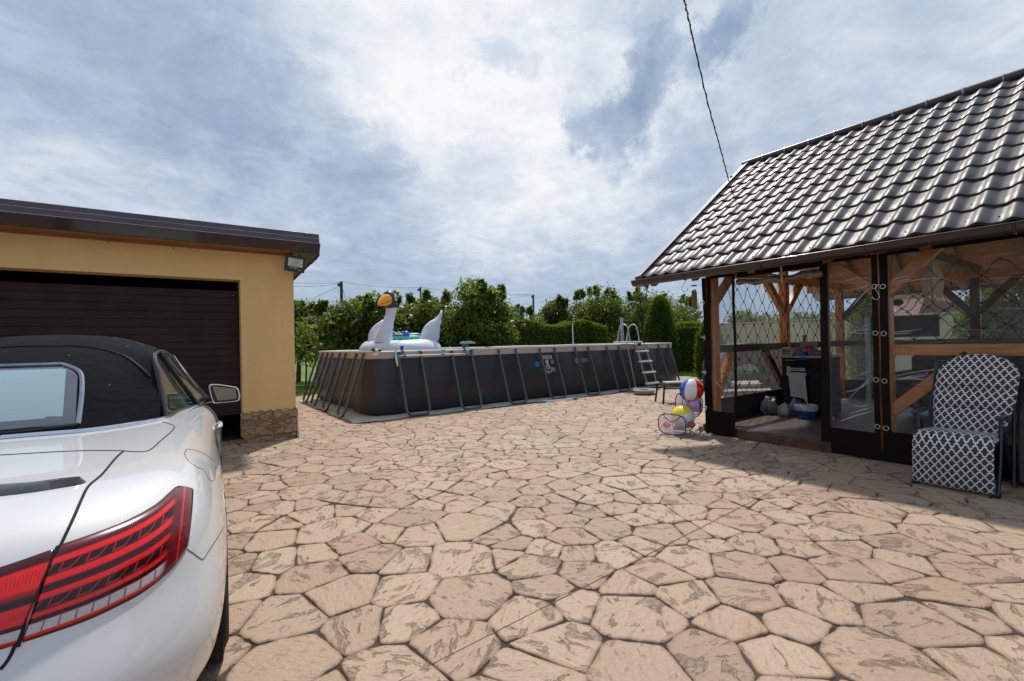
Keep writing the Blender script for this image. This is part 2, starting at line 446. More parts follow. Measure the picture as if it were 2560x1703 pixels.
at_ = po_.data.attributes.new('edge', 'FLOAT', 'POINT'); at_.data.foreach_set('value', sm.edge)
mb = MB()
for x0, x1, y0, y1 in ((-14, -5.65, -18, 14.4), (-5.65, 15.5, -18, -2.0)): mb.poly([(x0, y0, -.002), (x1, y0, -.002), (x1, y1, -.002), (x0, y1, -.002)])
tag(build('patio_rest', mb, patio_mat('stamped_concrete_far', True)), kind='structure')
# saw-cut control joints across the patio
mb = MB()
def joint_line(p, q, w_=.0045):
    d = (q - p).normalized(); s_ = Vector((-d.y, d.x, 0)) * w_ / 2
    N = 60
    for k in range(N):
        a = p.lerp(q, k / N); b = p.lerp(q, (k + 1) / N); j1 = R.uniform(-.001, .001)
        mb.poly([a - s_ + Vector((0, 0, .003)), b - s_ + Vector((0, 0, .003)), b + s_ * (1 + j1 * 100) + Vector((0, 0, .003)), a + s_ + Vector((0, 0, .003))])
pA, pB = on(1000, 1703, 2, 0), on(2110, 1137, 2, 0); dd = (pB - pA)
joint_line(pA - dd * .25, pB + dd * .03)
pA, pB = on(1760, 1175, 2, 0), on(2130, 1140, 2, 0)
joint_line(pA.lerp(pB, .55), pB + (pB - pA) * .2, .005)
tag(build('control_joint', mb, mat('joint_dark', (.08, .055, .04), .9)), kind='structure')
# pale garden path strips on the left lawn
mb = MB()
for y0, y1 in ((18.3, 18.75), (21.6, 22.1)): mb.poly([(-2, y0, .0), (9, y0 + .2, .0), (9, y1 + .2, .0), (-2, y1, .0)])
tag(build('path', mb, mat('path_pale', (.42, .40, .33), .9)), kind='structure')

# grass blades near the patio edges
mb = MB()
def blades(x0, x1, y0, y1, N, h=.06):
    for _ in range(N):
        x = R.uniform(x0, x1); y = R.uniform(y0, y1); a = R.uniform(0, pi); hh = h * R.uniform(.5, 1.3); w_ = .006
        dx, dy = cos(a) * w_, sin(a) * w_; lx, ly = R.uniform(-.03, .03), R.uniform(-.03, .03)
        mb.poly([(x - dx, y - dy, -.01), (x + dx, y + dy, -.01), (x + lx, y + ly, hh)])
blades(1.5, 6.5, 14.45, 18.2, 9000); blades(15.5, 19.5, 8.8, 14.4, 14000)
tag(build('grass', mb, [mat('blade', (.13, .25, .03), .8, var=.3, vs=2)]), 'short green grass growing beyond the patio edge', 'grass', kind='stuff')

# ============================================================ GARAGE
def stucco():
    m, n, p, o = newmat('yellow_stucco')
    oc = n.add('ShaderNodeTexCoord').outputs['Object']
    a = n.noise(n.scalev(oc, (1, 1, .5)), 1.6, 5, .6).outputs[0]; f = n.noise(oc, 140, 3, .6).outputs[0]
    c = n.mix(n.rng(a, .3, .7, 0, 1), (.68, .435, .185, 1), (.77, .510, .225, 1))
    st = n.noise(n.scalev(oc, (6, 6, .5)), 2.2, 4, .6).outputs[0]
    c = n.mix(n.rng(st, .60, .8, 0, .25), c, (.42, .27, .12, 1))
    n.put(p, 'Base Color', c); n.put(p, 'Roughness', .92); n.put(p, 'Specular IOR Level', .2)
    n.put(p, 'Normal', n.add('ShaderNodeBump', i_Strength=.35, i_Distance=.003, i_Height=f))
    return m
M_STUC = stucco()
M_BROWN = mat('brown_sheet_metal', (.052, .036, .040), .34, .35, var=.10, vs=2.0, bump=.08, bs=5, coat=.4)
M_DOOR = mat('door_brown', (.034, .017, .015), .55, .0, var=.10, vs=3, bump=.12, bs=90, spec=.18)
M_DARK = mat('dark_interior', (.012, .012, .013), .9)
M_WOOD = None
def woodmat(name, c1, c2, rough=.38, coat=.35, axis=(14, 14, 1.2)):
    m, n, p, o = newmat(name)
    oc = n.add('ShaderNodeTexCoord').outputs['Object']
    a = n.noise(n.scalev(oc, axis), 2.2, 6, .62, .5).outputs[0]; b_ = n.noise(oc, 1.3, 3).outputs[0]
    c = n.mix(n.rng(a, .34, .66, 0, 1), (*c1, 1), (*c2, 1)); c = n.mix(n.rng(b_, .3, .7, 0., .25), c, (c1[0] * .6, c1[1] * .6, c1[2] * .6, 1))
    n.put(p, 'Base Color', c); n.put(p, 'Roughness', rough); n.put(p, 'Coat Weight', coat); n.put(p, 'Coat Roughness', .2)
    n.put(p, 'Normal', n.add('ShaderNodeBump', i_Strength=.25, i_Distance=.004, i_Height=a))
    return m
M_WOOD = woodmat('orange_wood_upright', (.48, .145, .018), (.72, .27, .042))
M_WOODH = woodmat('orange_wood_level', (.48, .145, .018), (.74, .28, .045), axis=(14, 1.2, 14))
M_WOODX = woodmat('orange_wood_cross', (.48, .145, .018), (.72, .27, .042), axis=(1.2, 14, 14))
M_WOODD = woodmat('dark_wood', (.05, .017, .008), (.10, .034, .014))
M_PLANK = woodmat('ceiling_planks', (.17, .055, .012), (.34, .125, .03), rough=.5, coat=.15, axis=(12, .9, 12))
def claddingmat():
    m, n, p, o = newmat('stone_cladding')
    oc = n.add('ShaderNodeTexCoord').outputs['Object']
    wv = n.vm('SCALE', n.vm('SUBTRACT', n.noise(oc, 9, 3).outputs[1], (.5, .5, .5)), scale=.07)
    P = n.vm('ADD', n.scalev(oc, (1, 1, 1.8)), wv)
    ve = n.add('ShaderNodeTexVoronoi', feature='DISTANCE_TO_EDGE', i_Vector=P, i_Scale=7.5, i_Randomness=.95)
    vc = n.add('ShaderNodeTexVoronoi', feature='F1', i_Vector=P, i_Scale=7.5, i_Randomness=.95)
    cr = n.add('ShaderNodeSeparateColor', i_0=vc.outputs['Color'])
    c = n.ramp(cr.outputs[0], [(0, (.22, .135, .065)), (.3, (.40, .25, .11)), (.55, (.50, .33, .16)), (.8, (.30, .20, .12)), (1, (.56, .39, .21))])
    f = n.noise(oc, 40, 5, .65).outputs[0]
    c = n.mix(n.rng(f, .4, .65, 0, .55), c, (.10, .06, .03, 1))
    j = n.rng(ve.outputs['Distance'], .004, .04, 0, 1, True); c = n.mix(n.m('SUBTRACT', 1., j), c, (.15, .095, .05, 1))
    n.put(p, 'Base Color', c); n.put(p, 'Roughness', .75)
    n.put(p, 'Normal', n.add('ShaderNodeBump', i_Strength=.9, i_Distance=.02, i_Height=n.m('ADD', j, n.m('MULTIPLY', f, .5))))
    return m
M_CLAD = claddingmat()
YG, XC = 7.89, 1.492
g = thing('garage', 'yellow rendered garage with brown metal roof edge and wide dark brown sectional door', 'garage', (XC - 3, YG, 0))
OX0, OX1, OZ = -4.6, .765, 2.42
mb = MB()
mb.extr([(-6.2, YG, .1), (-6.2, YG, 2.84), (XC, YG, 2.84), (XC, YG, .1), (OX1, YG, .1), (OX1, YG, OZ), (OX0, YG, OZ), (OX0, YG, .1)], (0, .28, 0))
mb.box((XC - .14, YG + 3.65, 1.32), (.28, 6.74, 2.64)); mb.box((-6.06, YG + 3.65, 1.3), (.28, 6.74, 2.6)); mb.box(((XC - 6.2) / 2, YG + 6.9, 1.05), (XC + 6.2 - .56, .24, 2.1))
build('wall', mb, M_STUC, g, bevel=.006)
mb = MB()
mb.box(((OX0 + OX1) / 2, 9.9, 1.25), (OX1 - OX0 + .5, .04, 2.5)); mb.box(((OX0 + OX1) / 2, 9.0, 2.50), (OX1 - OX0 + .5, 1.8, .03)); mb.box((OX1 - .01 + .1, 9.1, 1.25), (.02, 1.6, 2.45)); mb.box(((OX0 + OX1) / 2, 9.0, .03), (OX1 - OX0, 2.0, .06))
build('interior', mb, M_DARK, g)
# sectional door, slightly open at the foot
mb = MB(); zt, zb, n_ = 2.275, .452, 17
ys = 8.10; prof = [(ys + .04, zt), (ys, zt)]
z = zt
zs = [2.275 - .1085 * k for k in range(1, 17)] + [zb]
for z1 in zs: prof += [(ys, z1 + .006), (ys + .007, z1 + .003), (ys + .007, z1), (ys, z1 - .003)]
prof += [(ys + .04, zb - .004)]
for (y0, z0), (y1, z1) in zip(prof, prof[1:]): mb.poly([(OX0, y0, z0), (OX0, y1, z1), (OX1 - .012, y1, z1), (OX1 - .012, y0, z0)])
door = build('door', mb, M_DOOR, g, weld=True)
mb = MB(); mb.box(((OX0 + OX1) / 2, ys + .012, zb - .016), (OX1 - OX0 - .03, .03, .03)); build('bottom_seal', mb, mat('rubber', (.02, .02, .02), .7), door)
mb = MB(); mb.ball((OX1 - .075, ys - .002, 2.215), .008, 8, 6); build('rivet', mb, mat('zinc', (.7, .7, .7), .3, .9), door)
# roof slab falls backwards; fascia, gutter and timber edge
sl = -.055
def ry(y, z): return z + sl * (y - 7.55)
mb = MB(); X0, X1 = -6.6, 1.80
mb.extr([(X0, 7.56, 2.99), (X0, 14.9, ry(14.9, 2.83)), (X0, 14.9, ry(14.9, 3.09)), (X0, 7.56, 3.09)], (X1 - X0, 0, 0))
roof = build('roof', mb, M_BROWN, g)
mb = MB()
mb.extr([(X0, 7.53, 3.078), (X0, 7.556, 3.078), (X0, 7.556, 3.150), (X0, 7.53, 3.146)], (X1 - X0, 0, 0))
mb.extr([(X0, 7.517, 2.997), (X0, 7.556, 2.997), (X0, 7.556, 3.074), (X0, 7.517, 3.074)], (X1 - X0, 0, 0))
build('flashing', mb, mat('flashing_metal', (.085, .062, .078), .34, .35, var=.10, vs=2.0, bump=.08, bs=5, coat=.4), roof, bevel=.003)
M_HILITE = mat('highlight_strip', (.40, .34, .40), .35, .5, var=.05)  # highlight along the flashing lips, painted as thin pale strips
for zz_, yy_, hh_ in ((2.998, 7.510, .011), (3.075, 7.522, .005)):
    mb = MB(); mb.box(((X0 + X1) / 2, yy_, zz_), (X1 - X0, .012, hh_)); build('highlight_strip', mb, M_HILITE, roof)
mb = MB(); mb.extr([(X0, 7.505, 3.000), (X0, 7.515, 3.003), (X0, 7.55, 2.990), (X0, 7.62, 2.868), (X0, 7.57, 2.862), (X0, 7.50, 2.988)], (X1 + .012 - X0, 0, 0))
build('fascia', mb, mat('fascia_dark', (.030, .022, .024), .3, .3, var=.15, vs=1.2, coat=.5, bump=.1, bs=3), g, bevel=.003)
mb = MB()
for k in range(3): mb.box(((X0 + X1 - .32) / 2, 7.665 + .088 * k, 2.872 - .003 * k), (X1 - .32 - X0, .08, .022))
mb.box(((X0 + XC) / 2, 7.872, 2.853), (XC - X0 - .02, .03, .05))
build('soffit', mb, woodmat('soffit_wood', (.20, .07, .02), (.34, .13, .035), axis=(1.2, 14, 14)), g, bevel=.003)
mb = MB(); mb.extr([(1.47, 7.6, 2.86), (1.797, 7.58, 2.83), (1.797, 14.6, ry(14.6, 2.78)), (1.47, 14.6, ry(14.6, 2.80))], (0, 0, .03))
mb.extr([(1.800, 7.58, 2.82), (1.800, 14.9, ry(14.9, 2.70)), (1.800, 14.9, ry(14.9, 3.05)), (1.800, 7.58, 3.05)], (.015, 0, 0))
build('side_fascia', mb, M_BROWN, g)
# plinth of clad stone with a wavy top
mb = MB(); N = 44
tp = [(0.74 + (XC + .012 - .74) * k / N, .455 + .013 * sin(k * .92) + R.uniform(-.004, .004)) for k in range(N + 1)]
def plx(a, b):
    k = a * N; x, zt_ = tp[int(round(k))]
    return (x, YG - .022 - .012 * (.5 + .5 * sin(x * 41 + b * 9) * cos(b * 13 + x * 17)), .10 + (zt_ - .10) * b)
mb.grid(plx, N, 10)
for k in range(N): mb.poly([plx(k / N, 1), plx((k + 1) / N, 1), (tp[k + 1][0], YG, tp[k + 1][1] + .004), (tp[k][0], YG, tp[k][1] + .004)])
mb.poly([(.742, YG - .03, .1), (.742, YG - .03, .45), (.742, YG + .1, .45), (.742, YG + .1, .1)])
mb.poly([(.742, YG - .034, .1), (XC + .01, YG - .034, .1), (XC + .01, YG + .1, .1), (.742, YG + .1, .1)])
build('plinth', mb, M_CLAD, g, smooth=True)
mb = MB(); mb.box(((.77 + XC) / 2, YG + .05, .045), (XC - .77 - .01, .12, .11)); mb.box(((OX0 + OX1) / 2, YG + .16, .028), (OX1 - OX0 + .03, .34, .056))
build('threshold', mb, M_CLAD, g, bevel=.004)
mb = MB(); mb.box((XC + .012, YG - .01, .22), (.022, .05, .46)); mb.box((XC + .016, YG - .0, .05), (.03, .08, .1))
build('corner_trim', mb, mat('trim_grey', (.33, .31, .31), .5, .2), g, bevel=.003)
for x in (-.71, -.03, 1.06 - .9):
    mb = MB(); mb.tube([(x, YG - .03, 2.84), (x, YG - .03, 2.815), (x + .006, YG - .035, 2.80), (x, YG - .045, 2.795)], .0035, 6); build('hook', mb, mat('rusty_wire', (.05, .03, .02), .6, .5), g)
mb = MB(); mb.tube(spline([(1.80, 7.6, 2.99), (1.815, 7.62, 2.90), (1.80, 7.66, 2.80), (1.74, 7.75, 2.72), (1.69, 7.8, 2.71), (1.67, 7.8, 2.74)], 6), .004, 6); mb.tube(spline([(1.80, 7.62, 2.9), (1.79, 7.65, 2.82), (1.72, 7.7, 2.78)], 6), .0035, 6)
build('cable', mb, mat('black_cable', (.012, .012, .012), .5), g)

# solar floodlight under the eave
fl = thing('floodlight', 'black square solar floodlight with ribbed white lens hung at the garage eave corner', 'floodlight', (1.48, 7.7, 2.56))
fc = [on(540 + a / 8.711, 560 + b / 8.711, 1, 7.66) for a, b in ((1515, 675), (1950, 755), (1915, 1070), (1485, 1005))]
fo = (fc[0] + fc[1] + fc[2] + fc[3]) / 4; ex = ((fc[1] - fc[0]) + (fc[2] - fc[3])).normalized(); ez = ((fc[0] - fc[3]) + (fc[1] - fc[2])).normalized(); ey = Vector((0, 1, 0))
FM = Matrix((ex, ey, ez)).transposed()
def fp(x, y, z): return fo + FM @ Vector((x, y, z))
M_BLK = mat('black_plastic', (.012, .012, .014), .35, coat=.3, var=.1)
mb = MB(); mb.box(fo, (.285, .035, .235), M=FM); mb.box(fp(0, .04, 0), (.20, .05, .16), M=FM); build('housing', mb, M_BLK, fl, bevel=.006)
M_LENS = mat('lamp_lens', (.75, .73, .66), .25, coat=.5, var=.03)
mb = MB(); mb.box(fp(.003, -.020, .022), (.205, .012, .125), M=FM); lens = build('lens', mb, M_LENS, fl, bevel=.012)
mb = MB()
for k, (w_, h_) in enumerate(((.185, .105), (.160, .086), (.135, .066))):
    mb.tube(rounded([fp(.003 - w_ / 2, -.027, .022 - h_ / 2), fp(.003 + w_ / 2, -.027, .022 - h_ / 2), fp(.003 + w_ / 2, -.027, .022 + h_ / 2), fp(.003 - w_ / 2, -.027, .022 + h_ / 2)], .015, 3, True), .0022, 5, closed=True)
build('lens_rib', mb, mat('rib_grey', (.25, .24, .22), .5), lens)
mb = MB(); mb.box(fp(.003, -.0275, .022), (.11, .003, .045), M=FM); build('lamp_chip', mb, mat('chip', (.50, .45, .28), .5), lens)
mb = MB(); mb.tube([fp(-.06, .03, .13), fp(-.06, .06, .20), fp(.06, .06, .20), fp(.06, .03, .13)], .008, 6); build('bracket', mb, M_BLK, fl)
def text(name, s, size, loc, M3, m, parent, ext=.001, align='CENTER', font_sx=1.):
    c = bpy.data.curves.new(name, 'FONT'); c.body = s; c.size = size; c.extrude = ext; c.align_x = align; c.align_y = 'CENTER'; c.resolution_u = 3
    t = bpy.data.objects.new(name, c); COL.objects.link(t); bpy.context.view_layer.update()
    me = bpy.data.meshes.new_from_object(t); bpy.data.objects.remove(t)
    M4 = Matrix.Translation(loc) @ M3.to_4x4() @ Matrix.Rotation(pi / 2, 4, 'X') @ Matrix.Scale(font_sx, 4, (1, 0, 0))
    r = parent
    while r.name not in ROOTM: r = r.parent
    me.transform(ROOTM[r.name].inverted() @ M4); me.materials.append(m)
    o = bpy.data.objects.new(name, me); COL.objects.link(o); o.parent = parent
    return o
M_WPRINT = mat('white_print', (.78, .78, .78), .6, var=.02)
text('lettering', 'Solar Light', .026, fp(-.02, -.0185, -.062), FM, M_WPRINT, fl)
text('lettering', 'Power', .017, fp(.07, -.0185, -.088), FM, M_WPRINT, fl)
# ============================================================ POOL
PX0, PX1, PY0, PY1 = 3.05, 12.85, 8.95, 13.2
def per(off, rad=.30, nc=7, ns=30):
    """rounded rectangle outline, anticlockwise from the near left corner"""
    x0, x1, y0, y1 = PX0 - off, PX1 + off, PY0 - off, PY1 + off; r = max(.02, rad + off); out = []
    cs = [((x0 + r, y0 + r), pi, 1.5 * pi), ((x1 - r, y0 + r), 1.5 * pi, 2 * pi), ((x1 - r, y1 - r), 0, .5 * pi), ((x0 + r, y1 - r), .5 * pi, pi)]
    for i, (c, a0, a1) in enumerate(cs):
        for k in range(nc + 1):
            a = a0 + (a1 - a0) * k / nc; out.append((c[0] + r * cos(a), c[1] + r * sin(a)))
        nx = cs[(i + 1) % 4]; q = (nx[0][0] + r * cos(nx[1]), nx[0][1] + r * sin(nx[1])); p_ = out[-1]
        n_ = ns * 2 if i % 2 == 0 else ns
        for k in range(1, n_): out.append((p_[0] + (q[0] - p_[0]) * k / n_, p_[1] + (q[1] - p_[1]) * k / n_))
    return out
pool = thing('above_ground_pool', 'long rectangular above-ground pool with dark grey liner, beige rim and leaning tube legs', 'pool', (7.95, 11.05, 0))
def linermat():
    m, n, p, o = newmat('pool_liner')
    oc = n.add('ShaderNodeTexCoord').outputs['Object']
    a = n.noise(n.scalev(oc, (1, 1, .25)), 3.0, 4, .5).outputs[0]; f = n.noise(oc, 1.2, 3).outputs[0]
    c = n.mix(n.rng(f, .3, .7, 0, 1), (.025, .026, .031, 1), (.036, .037, .042, 1))
    n.put(p, 'Base Color', c); n.put(p, 'Roughness', .42); n.put(p, 'Specular IOR Level', .38)
    n.put(p, 'Normal', n.add('ShaderNodeBump', i_Strength=.5, i_Distance=.03, i_Height=a))
    return m
M_LIN = linermat()
prof = [(-.22, .005), (-.05, .012), (.045, .07), (.095, .18), (.125, .34), (.13, .52), (.11, .70), (.078, .88), (.045, 1.02), (.022, 1.14)]
rings = []
for off, z in prof: rings.append([(x, y, z) for x, y in per(off)])
nper = len(rings[0]); mb = MB()
legx = [3.84, 5.05, 6.28, 7.50, 8.70, 9.90, 11.1, 12.2]; legy = [9.45, 10.65, 11.72, 12.66]
for j, ring in enumerate(rings):
    for k, (x, y, z) in enumerate(ring):
        # soft vertical gathers between the legs
        t = sin(pi * j / (len(rings) - 1)); s_ = x if (y < PY0 + .3 or y > PY1 - .3) else y
        dx = dy = 0; a = .020 * cos((s_ - 3.84) * 2 * pi / 1.21) * -t + .005 * sin(s_ * 15.7 + 2 * sin(z * 5)) * t + .007 * sin(s_ * 19.7) * (1 - t) * (z > .8)
        if y < PY0 + .35: dy = -a
        elif y > PY1 - .35: dy = a
        if x < PX0 + .35: dx = -a
        elif x > PX1 - .35: dx = a
        mb.v.append((x + dx, y + dy, z))
for j in range(len(rings) - 1):
    for k in range(nper): mb.face((j * nper + k, j * nper + (k + 1) % nper, (j + 1) * nper + (k + 1) % nper, (j + 1) * nper + k))
build('liner', mb, M_LIN, pool, smooth=True, angle=80)
M_RIM = mat('rim_beige', (.46, .41, .38), .55, var=.05, vs=2)
mb = MB(); rp = [(.024, 1.145), (.030, 1.16), (.026, 1.20), (.030, 1.265), (.036, 1.285), (.025, 1.300), (-.01, 1.302), (-.10, 1.298), (-.14, 1.28), (-.14, 1.20)]
rr = [per(o_) for o_, z in rp]
for (o_, z), r_ in zip(rp, rr): mb.v += [(x, y, z + .005 * sin(x * 2.1) * (z > 1.2)) for x, y in r_]
for j in range(len(rp) - 1):
    for k in range(nper): mb.face((j * nper + k, j * nper + (k + 1) % nper, (j + 1) * nper + (k + 1) % nper, (j + 1) * nper + k))
build('rim', mb, M_RIM, pool, smooth=True, angle=50)
mb = MB(); r_ = per(-.142); mb.v = [(x, y, 1.19) for x, y in r_] + [(x, y, .3) for x, y in r_]
for k in range(nper): mb.face((k, (k + 1) % nper, nper + (k + 1) % nper, nper + k))
mb.face([nper + k for k in range(nper)])
build('inner_liner', mb, mat('liner_blue', (.10, .30, .42), .5), pool)
m_, n_, p_, o_ = newmat('pool_water'); n_.put(p_, 'Base Color', (.10, .33, .40, 1)); n_.put(p_, 'Roughness', .04); n_.put(p_, 'Transmission Weight', .6); n_.put(p_, 'IOR', 1.33)
oc = n_.add('ShaderNodeTexCoord').outputs['Object']; n_.put(p_, 'Normal', n_.add('ShaderNodeBump', i_Strength=.3, i_Distance=.02, i_Height=n_.noise(oc, 5, 3).outputs[0]))
mb = MB(); mb.face([mb.pt((x, y, 1.13)) for x, y in per(-.143)])
build('water', mb, m_, pool)
M_TUBE = mat('leg_steel', (.085, .092, .112), .36, .35, var=.08, coat=.3)
M_CAPB = mat('leg_cap', (.03, .03, .035), .5)
def uleg(c, axis, out, w_=.245, r=.026):
    """U-shaped support; c=(x,y) on rim face, axis=along wall, out=outward"""
    a, o_ = Vector(axis), Vector(out); b = Vector((c[0], c[1], 0))
    j = R.uniform(-.015, .015)
    pts = [b - a * w_ + o_ * .045 + Vector((0, 0, 1.262)), b - a * (w_ + .00) + o_ * (.46 + j) + Vector((0, 0, .030)), b + a * (w_ + .00) + o_ * (.46 + j) + Vector((0, 0, .030)), b + a * w_ + o_ * .045 + Vector((0, 0, 1.262))]
    mb = MB(); mb.tube(rounded(pts, .15, 7), r, 10); leg = build('leg', mb, M_TUBE, pool, smooth=True, angle=60)
    for s_ in (-1, 1):
        mb = MB(); mb.tube([b + a * (s_ * w_) + o_ * .0 + Vector((0, 0, 1.245)), b + a * (s_ * w_ + .05) + o_ * .04 + Vector((0, 0, 1.245))], .013, 8); build('pin', mb, M_CAPB, leg)
for x in legx: uleg((x, PY0), (1, 0, 0), (0, -1, 0))
for y in legy: uleg((PX0, y), (0, 1, 0), (-1, 0, 0), w_=.225)
for y in legy: uleg((PX1, y), (0, 1, 0), (1, 0, 0), w_=.225)
for x in legx[::2]: uleg((x, PY1), (1, 0, 0), (0, 1, 0))
# printing on the wall
def lz(z):  # outward offset of the wall at height z
    for (a, za), (b, zb) in zip(prof, prof[1:]):
        if za <= z <= zb: return a + (b - a) * (z - za) / (zb - za)
    return .02
def wp(x, z, e=.006): return Vector((x, PY0 - lz(z) - e - .012, z))
SER = {'I': [[(0, 0), (.42, 0), (.42, .12), (0, .12)], [(.12, .12), (.30, .12), (.30, .88), (.12, .88)], [(0, .88), (.42, .88), (.42, 1), (0, 1)]],
       'N': [[(0, 0), (.3, 0), (.3, .1), (0, .1)], [(.08, .1), (.2, .1), (.2, .9), (.08, .9)], [(0, .9), (.26, .9), (.26, 1), (0, 1)], [(.2, .95), (.2, .7), (.72, .0), (.76, .0), (.76, .22)], [(.66, .2), (.77, .05), (.77, .9), (.66, .9)], [(.56, .9), (.9, .9), (.9, 1), (.56, 1)]],
       'T': [[(.2, 0), (.62, 0), (.62, .1), (.2, .1)], [(.32, .1), (.5, .1), (.5, .88), (.32, .88)], [(0, .88), (.82, .88), (.82, 1), (0, 1)], [(0, .68), (.06, .68), (.1, .88), (0, .88)], [(.76, .68), (.82, .68), (.82, .88), (.72, .88)]],
       'E': [[(0, 0), (.7, 0), (.7, .1), (0, .1)], [(.1, .1), (.28, .1), (.28, .9), (.1, .9)], [(0, .9), (.68, .9), (.68, 1), (0, 1)], [(.28, .45), (.5, .45), (.5, .56), (.28, .56)], [(.5, .36), (.56, .36), (.56, .66), (.5, .66)], [(.62, .1), (.7, .1), (.72, .3), (.66, .3)], [(.6, .72), (.66, .72), (.68, .9), (.6, .9)]],
       'X': [[(0, 0), (.3, 0), (.3, .09), (0, .09)], [(.54, 0), (.9, 0), (.9, .09), (.54, .09)], [(0, .91), (.36, .91), (.36, 1), (0, 1)], [(.56, .91), (.86, .91), (.86, 1), (.56, 1)], [(.08, .09), (.2, .09), (.78, .91), (.66, .91)], [(.06, .91), (.26, .91), (.84, .09), (.62, .09)]]}
def brandword(word, x, z, h, wsc):
    mb = MB(); cx = x
    for ch in word:
        ww = {'I': .42, 'N': .9, 'T': .82, 'E': .72, 'X': .9}[ch]
        for k, poly in enumerate(SER[ch]): mb.poly([wp(cx + px * h * wsc, z + pz * h, .007 + .0004 * k) for px, pz in poly])
        cx += (ww + .07) * h * wsc
    return mb
pw = on(1357, 897, 1, PY0 - .1)
mb = brandword('INTEX', pw.x, .985, .082, 1.02); build('lettering', mb, M_WPRINT, pool)
def ringp(mb, x, z, r, w_=.012, n=20, slash=True):
    for k in range(n):
        a, b = 2 * pi * k / n, 2 * pi * (k + 1) / n
        mb.poly([wp(x + cos(a) * (r - w_), z + sin(a) * (r - w_)), wp(x + cos(b) * (r - w_), z + sin(b) * (r - w_)), wp(x + cos(b) * r, z + sin(b) * r), wp(x + cos(a) * r, z + sin(a) * r)])
    if slash: mb.poly([wp(x - r * .7, z + r * .6, .0075), wp(x - r * .6, z + r * .7, .0075), wp(x + r * .7, z - r * .6, .0075), wp(x + r * .6, z - r * .7, .0075)])
mb = MB(); cx = pw.x + .155
ringp(mb, cx - .01, .915, .052); mb.poly([wp(cx - .03, .89, .008), wp(cx + .0, .895, .008), wp(cx + .02, .93, .008), wp(cx - .0, .94, .008), wp(cx - .025, .92, .008)])
ringp(mb, cx, .795, .062); mb.poly([wp(cx - .02, .77, .008), wp(cx + .02, .78, .008), wp(cx + .01, .82, .008)])
for k in range(5):
    a = pi + .25 + (pi - .5) * k / 4; ringp(mb, cx + .118 * cos(a) * 1.05, .775 + .118 * sin(a), .033, .008, 14)
build('warning_symbols', mb, M_WPRINT, pool)
mb = MB()
for k in range(6): mb.poly([wp(pw.x + .27, .955 - .016 * k), wp(pw.x + .37 - .01 * (k % 2), .955 - .016 * k), wp(pw.x + .37 - .01 * (k % 2), .948 - .016 * k), wp(pw.x + .27, .948 - .016 * k)])
build('warning_text', mb, mat('grey_print', (.45, .46, .48), .6, var=.02), pool); mb = MB()
for k in range(7): mb.poly([wp(pw.x + .28, .765 - .014 * k), wp(pw.x + .39 - .012 * (k % 2), .765 - .014 * k), wp(pw.x + .39 - .012 * (k % 2), .759 - .014 * k), wp(pw.x + .28, .759 - .014 * k)])
p2_ = on(1446, 904, 1, PY0 - .1)
build('warning_text', mb, MATS['grey_print'], pool); mb = MB()
ringp(mb, p2_.x - .02, .905, .066, .014); build('warning_symbols', mb, M_WPRINT, pool); mb = MB()
for k in range(4): mb.poly([wp(p2_.x + .11, .945 - .026 * k), wp(p2_.x + .40 - .1 * (k % 2), .945 - .026 * k), wp(p2_.x + .40 - .1 * (k % 2), .937 - .026 * k), wp(p2_.x + .11, .937 - .026 * k)])
build('warning_text', mb, mat('grey_print', (.45, .46, .48), .6, var=.02), pool)
p3_ = on(1343, 909, 1, PY0 - .1)
mb = MB(); mb.poly([wp(p3_.x + cos(a) * .062, .87 + sin(a) * .068) for a in [2 * pi * k / 20 for k in range(20)]])
em = build('round_emblem', mb, mat('blue_print', (.02, .20, .50), .6, var=.02), pool)

# ground cloth of worn pale tiles under the pool
mb = MB(); K = 34
def cl(a, b):
    x = 2.70 + a * 10.6; y = 8.42 + b * .75
    return (x, y + (.03 * sin(x * 2.1) + .02 * sin(x * 5.3)) * (1 - b), .012 + .010 * sin(x * 3.2 + y * 4) ** 2)
mb.grid(cl, 60, 4); mb.grid(lambda a, b: (2.55 + a * .75 + .03 * sin(b * 17) * (1 - a), 8.47 + b * 4.6, .014 + .008 * sin(b * 21) ** 2), 4, 34)
m_, n_, p_, o_ = newmat('ground_cloth'); oc = n_.add('ShaderNodeTexCoord').outputs['Object']
a_ = n_.noise(n_.scalev(oc, (1, 4, 1)), 3, 5, .6).outputs[0]
n_.put(p_, 'Base Color', n_.mix(n_.rng(a_, .35, .65, 0, 1), (.30, .32, .29, 1), (.60, .60, .54, 1))); n_.put(p_, 'Roughness', .8); n_.put(p_, 'Normal', n_.add('ShaderNodeBump', i_Strength=.6, i_Distance=.02, i_Height=a_))
solo('ground_cloth', mb, m_, 'wrinkled pale green ground cloth sticking out under the pool', 'ground cloth', (3, 8.5, 0), smooth=True)

# telescopic poles hooked on the rim, with brush and skimmer
M_WPOLE = mat('white_pole', (.72, .71, .70), .35, var=.03); M_TEAL = mat('teal_plastic', (.02, .36, .42), .4, var=.05); M_BLUE = mat('blue_plastic', (.010, .045, .30), .4, var=.05)
yq = PY0 - .10
def onq(u, v, dy=0): return on(u, v, 1, yq + dy)
pl1 = thing('telescopic_pole', 'upper white telescopic pole with black and white end fitting, hooked along the pool rim', 'pole', onq(936, 880.7), group='poles hooked along the pool rim')
a, b = onq(938, 880.5), onq(1180, 874)
mb = MB(); mb.tube([a, b], .0135, 10); build('shaft', mb, M_WPOLE, pl1, smooth=True)
for u0, u1 in ((1037, 1045), (1097, 1104), (1173, 1185)):
    t0, t1 = (u0 - 938) / 242, (u1 - 938) / 242; mb = MB(); mb.tube([a.lerp(b, t0), a.lerp(b, t1)], .021, 10); build('clamp_joint', mb, M_TEAL, pl1, smooth=True)
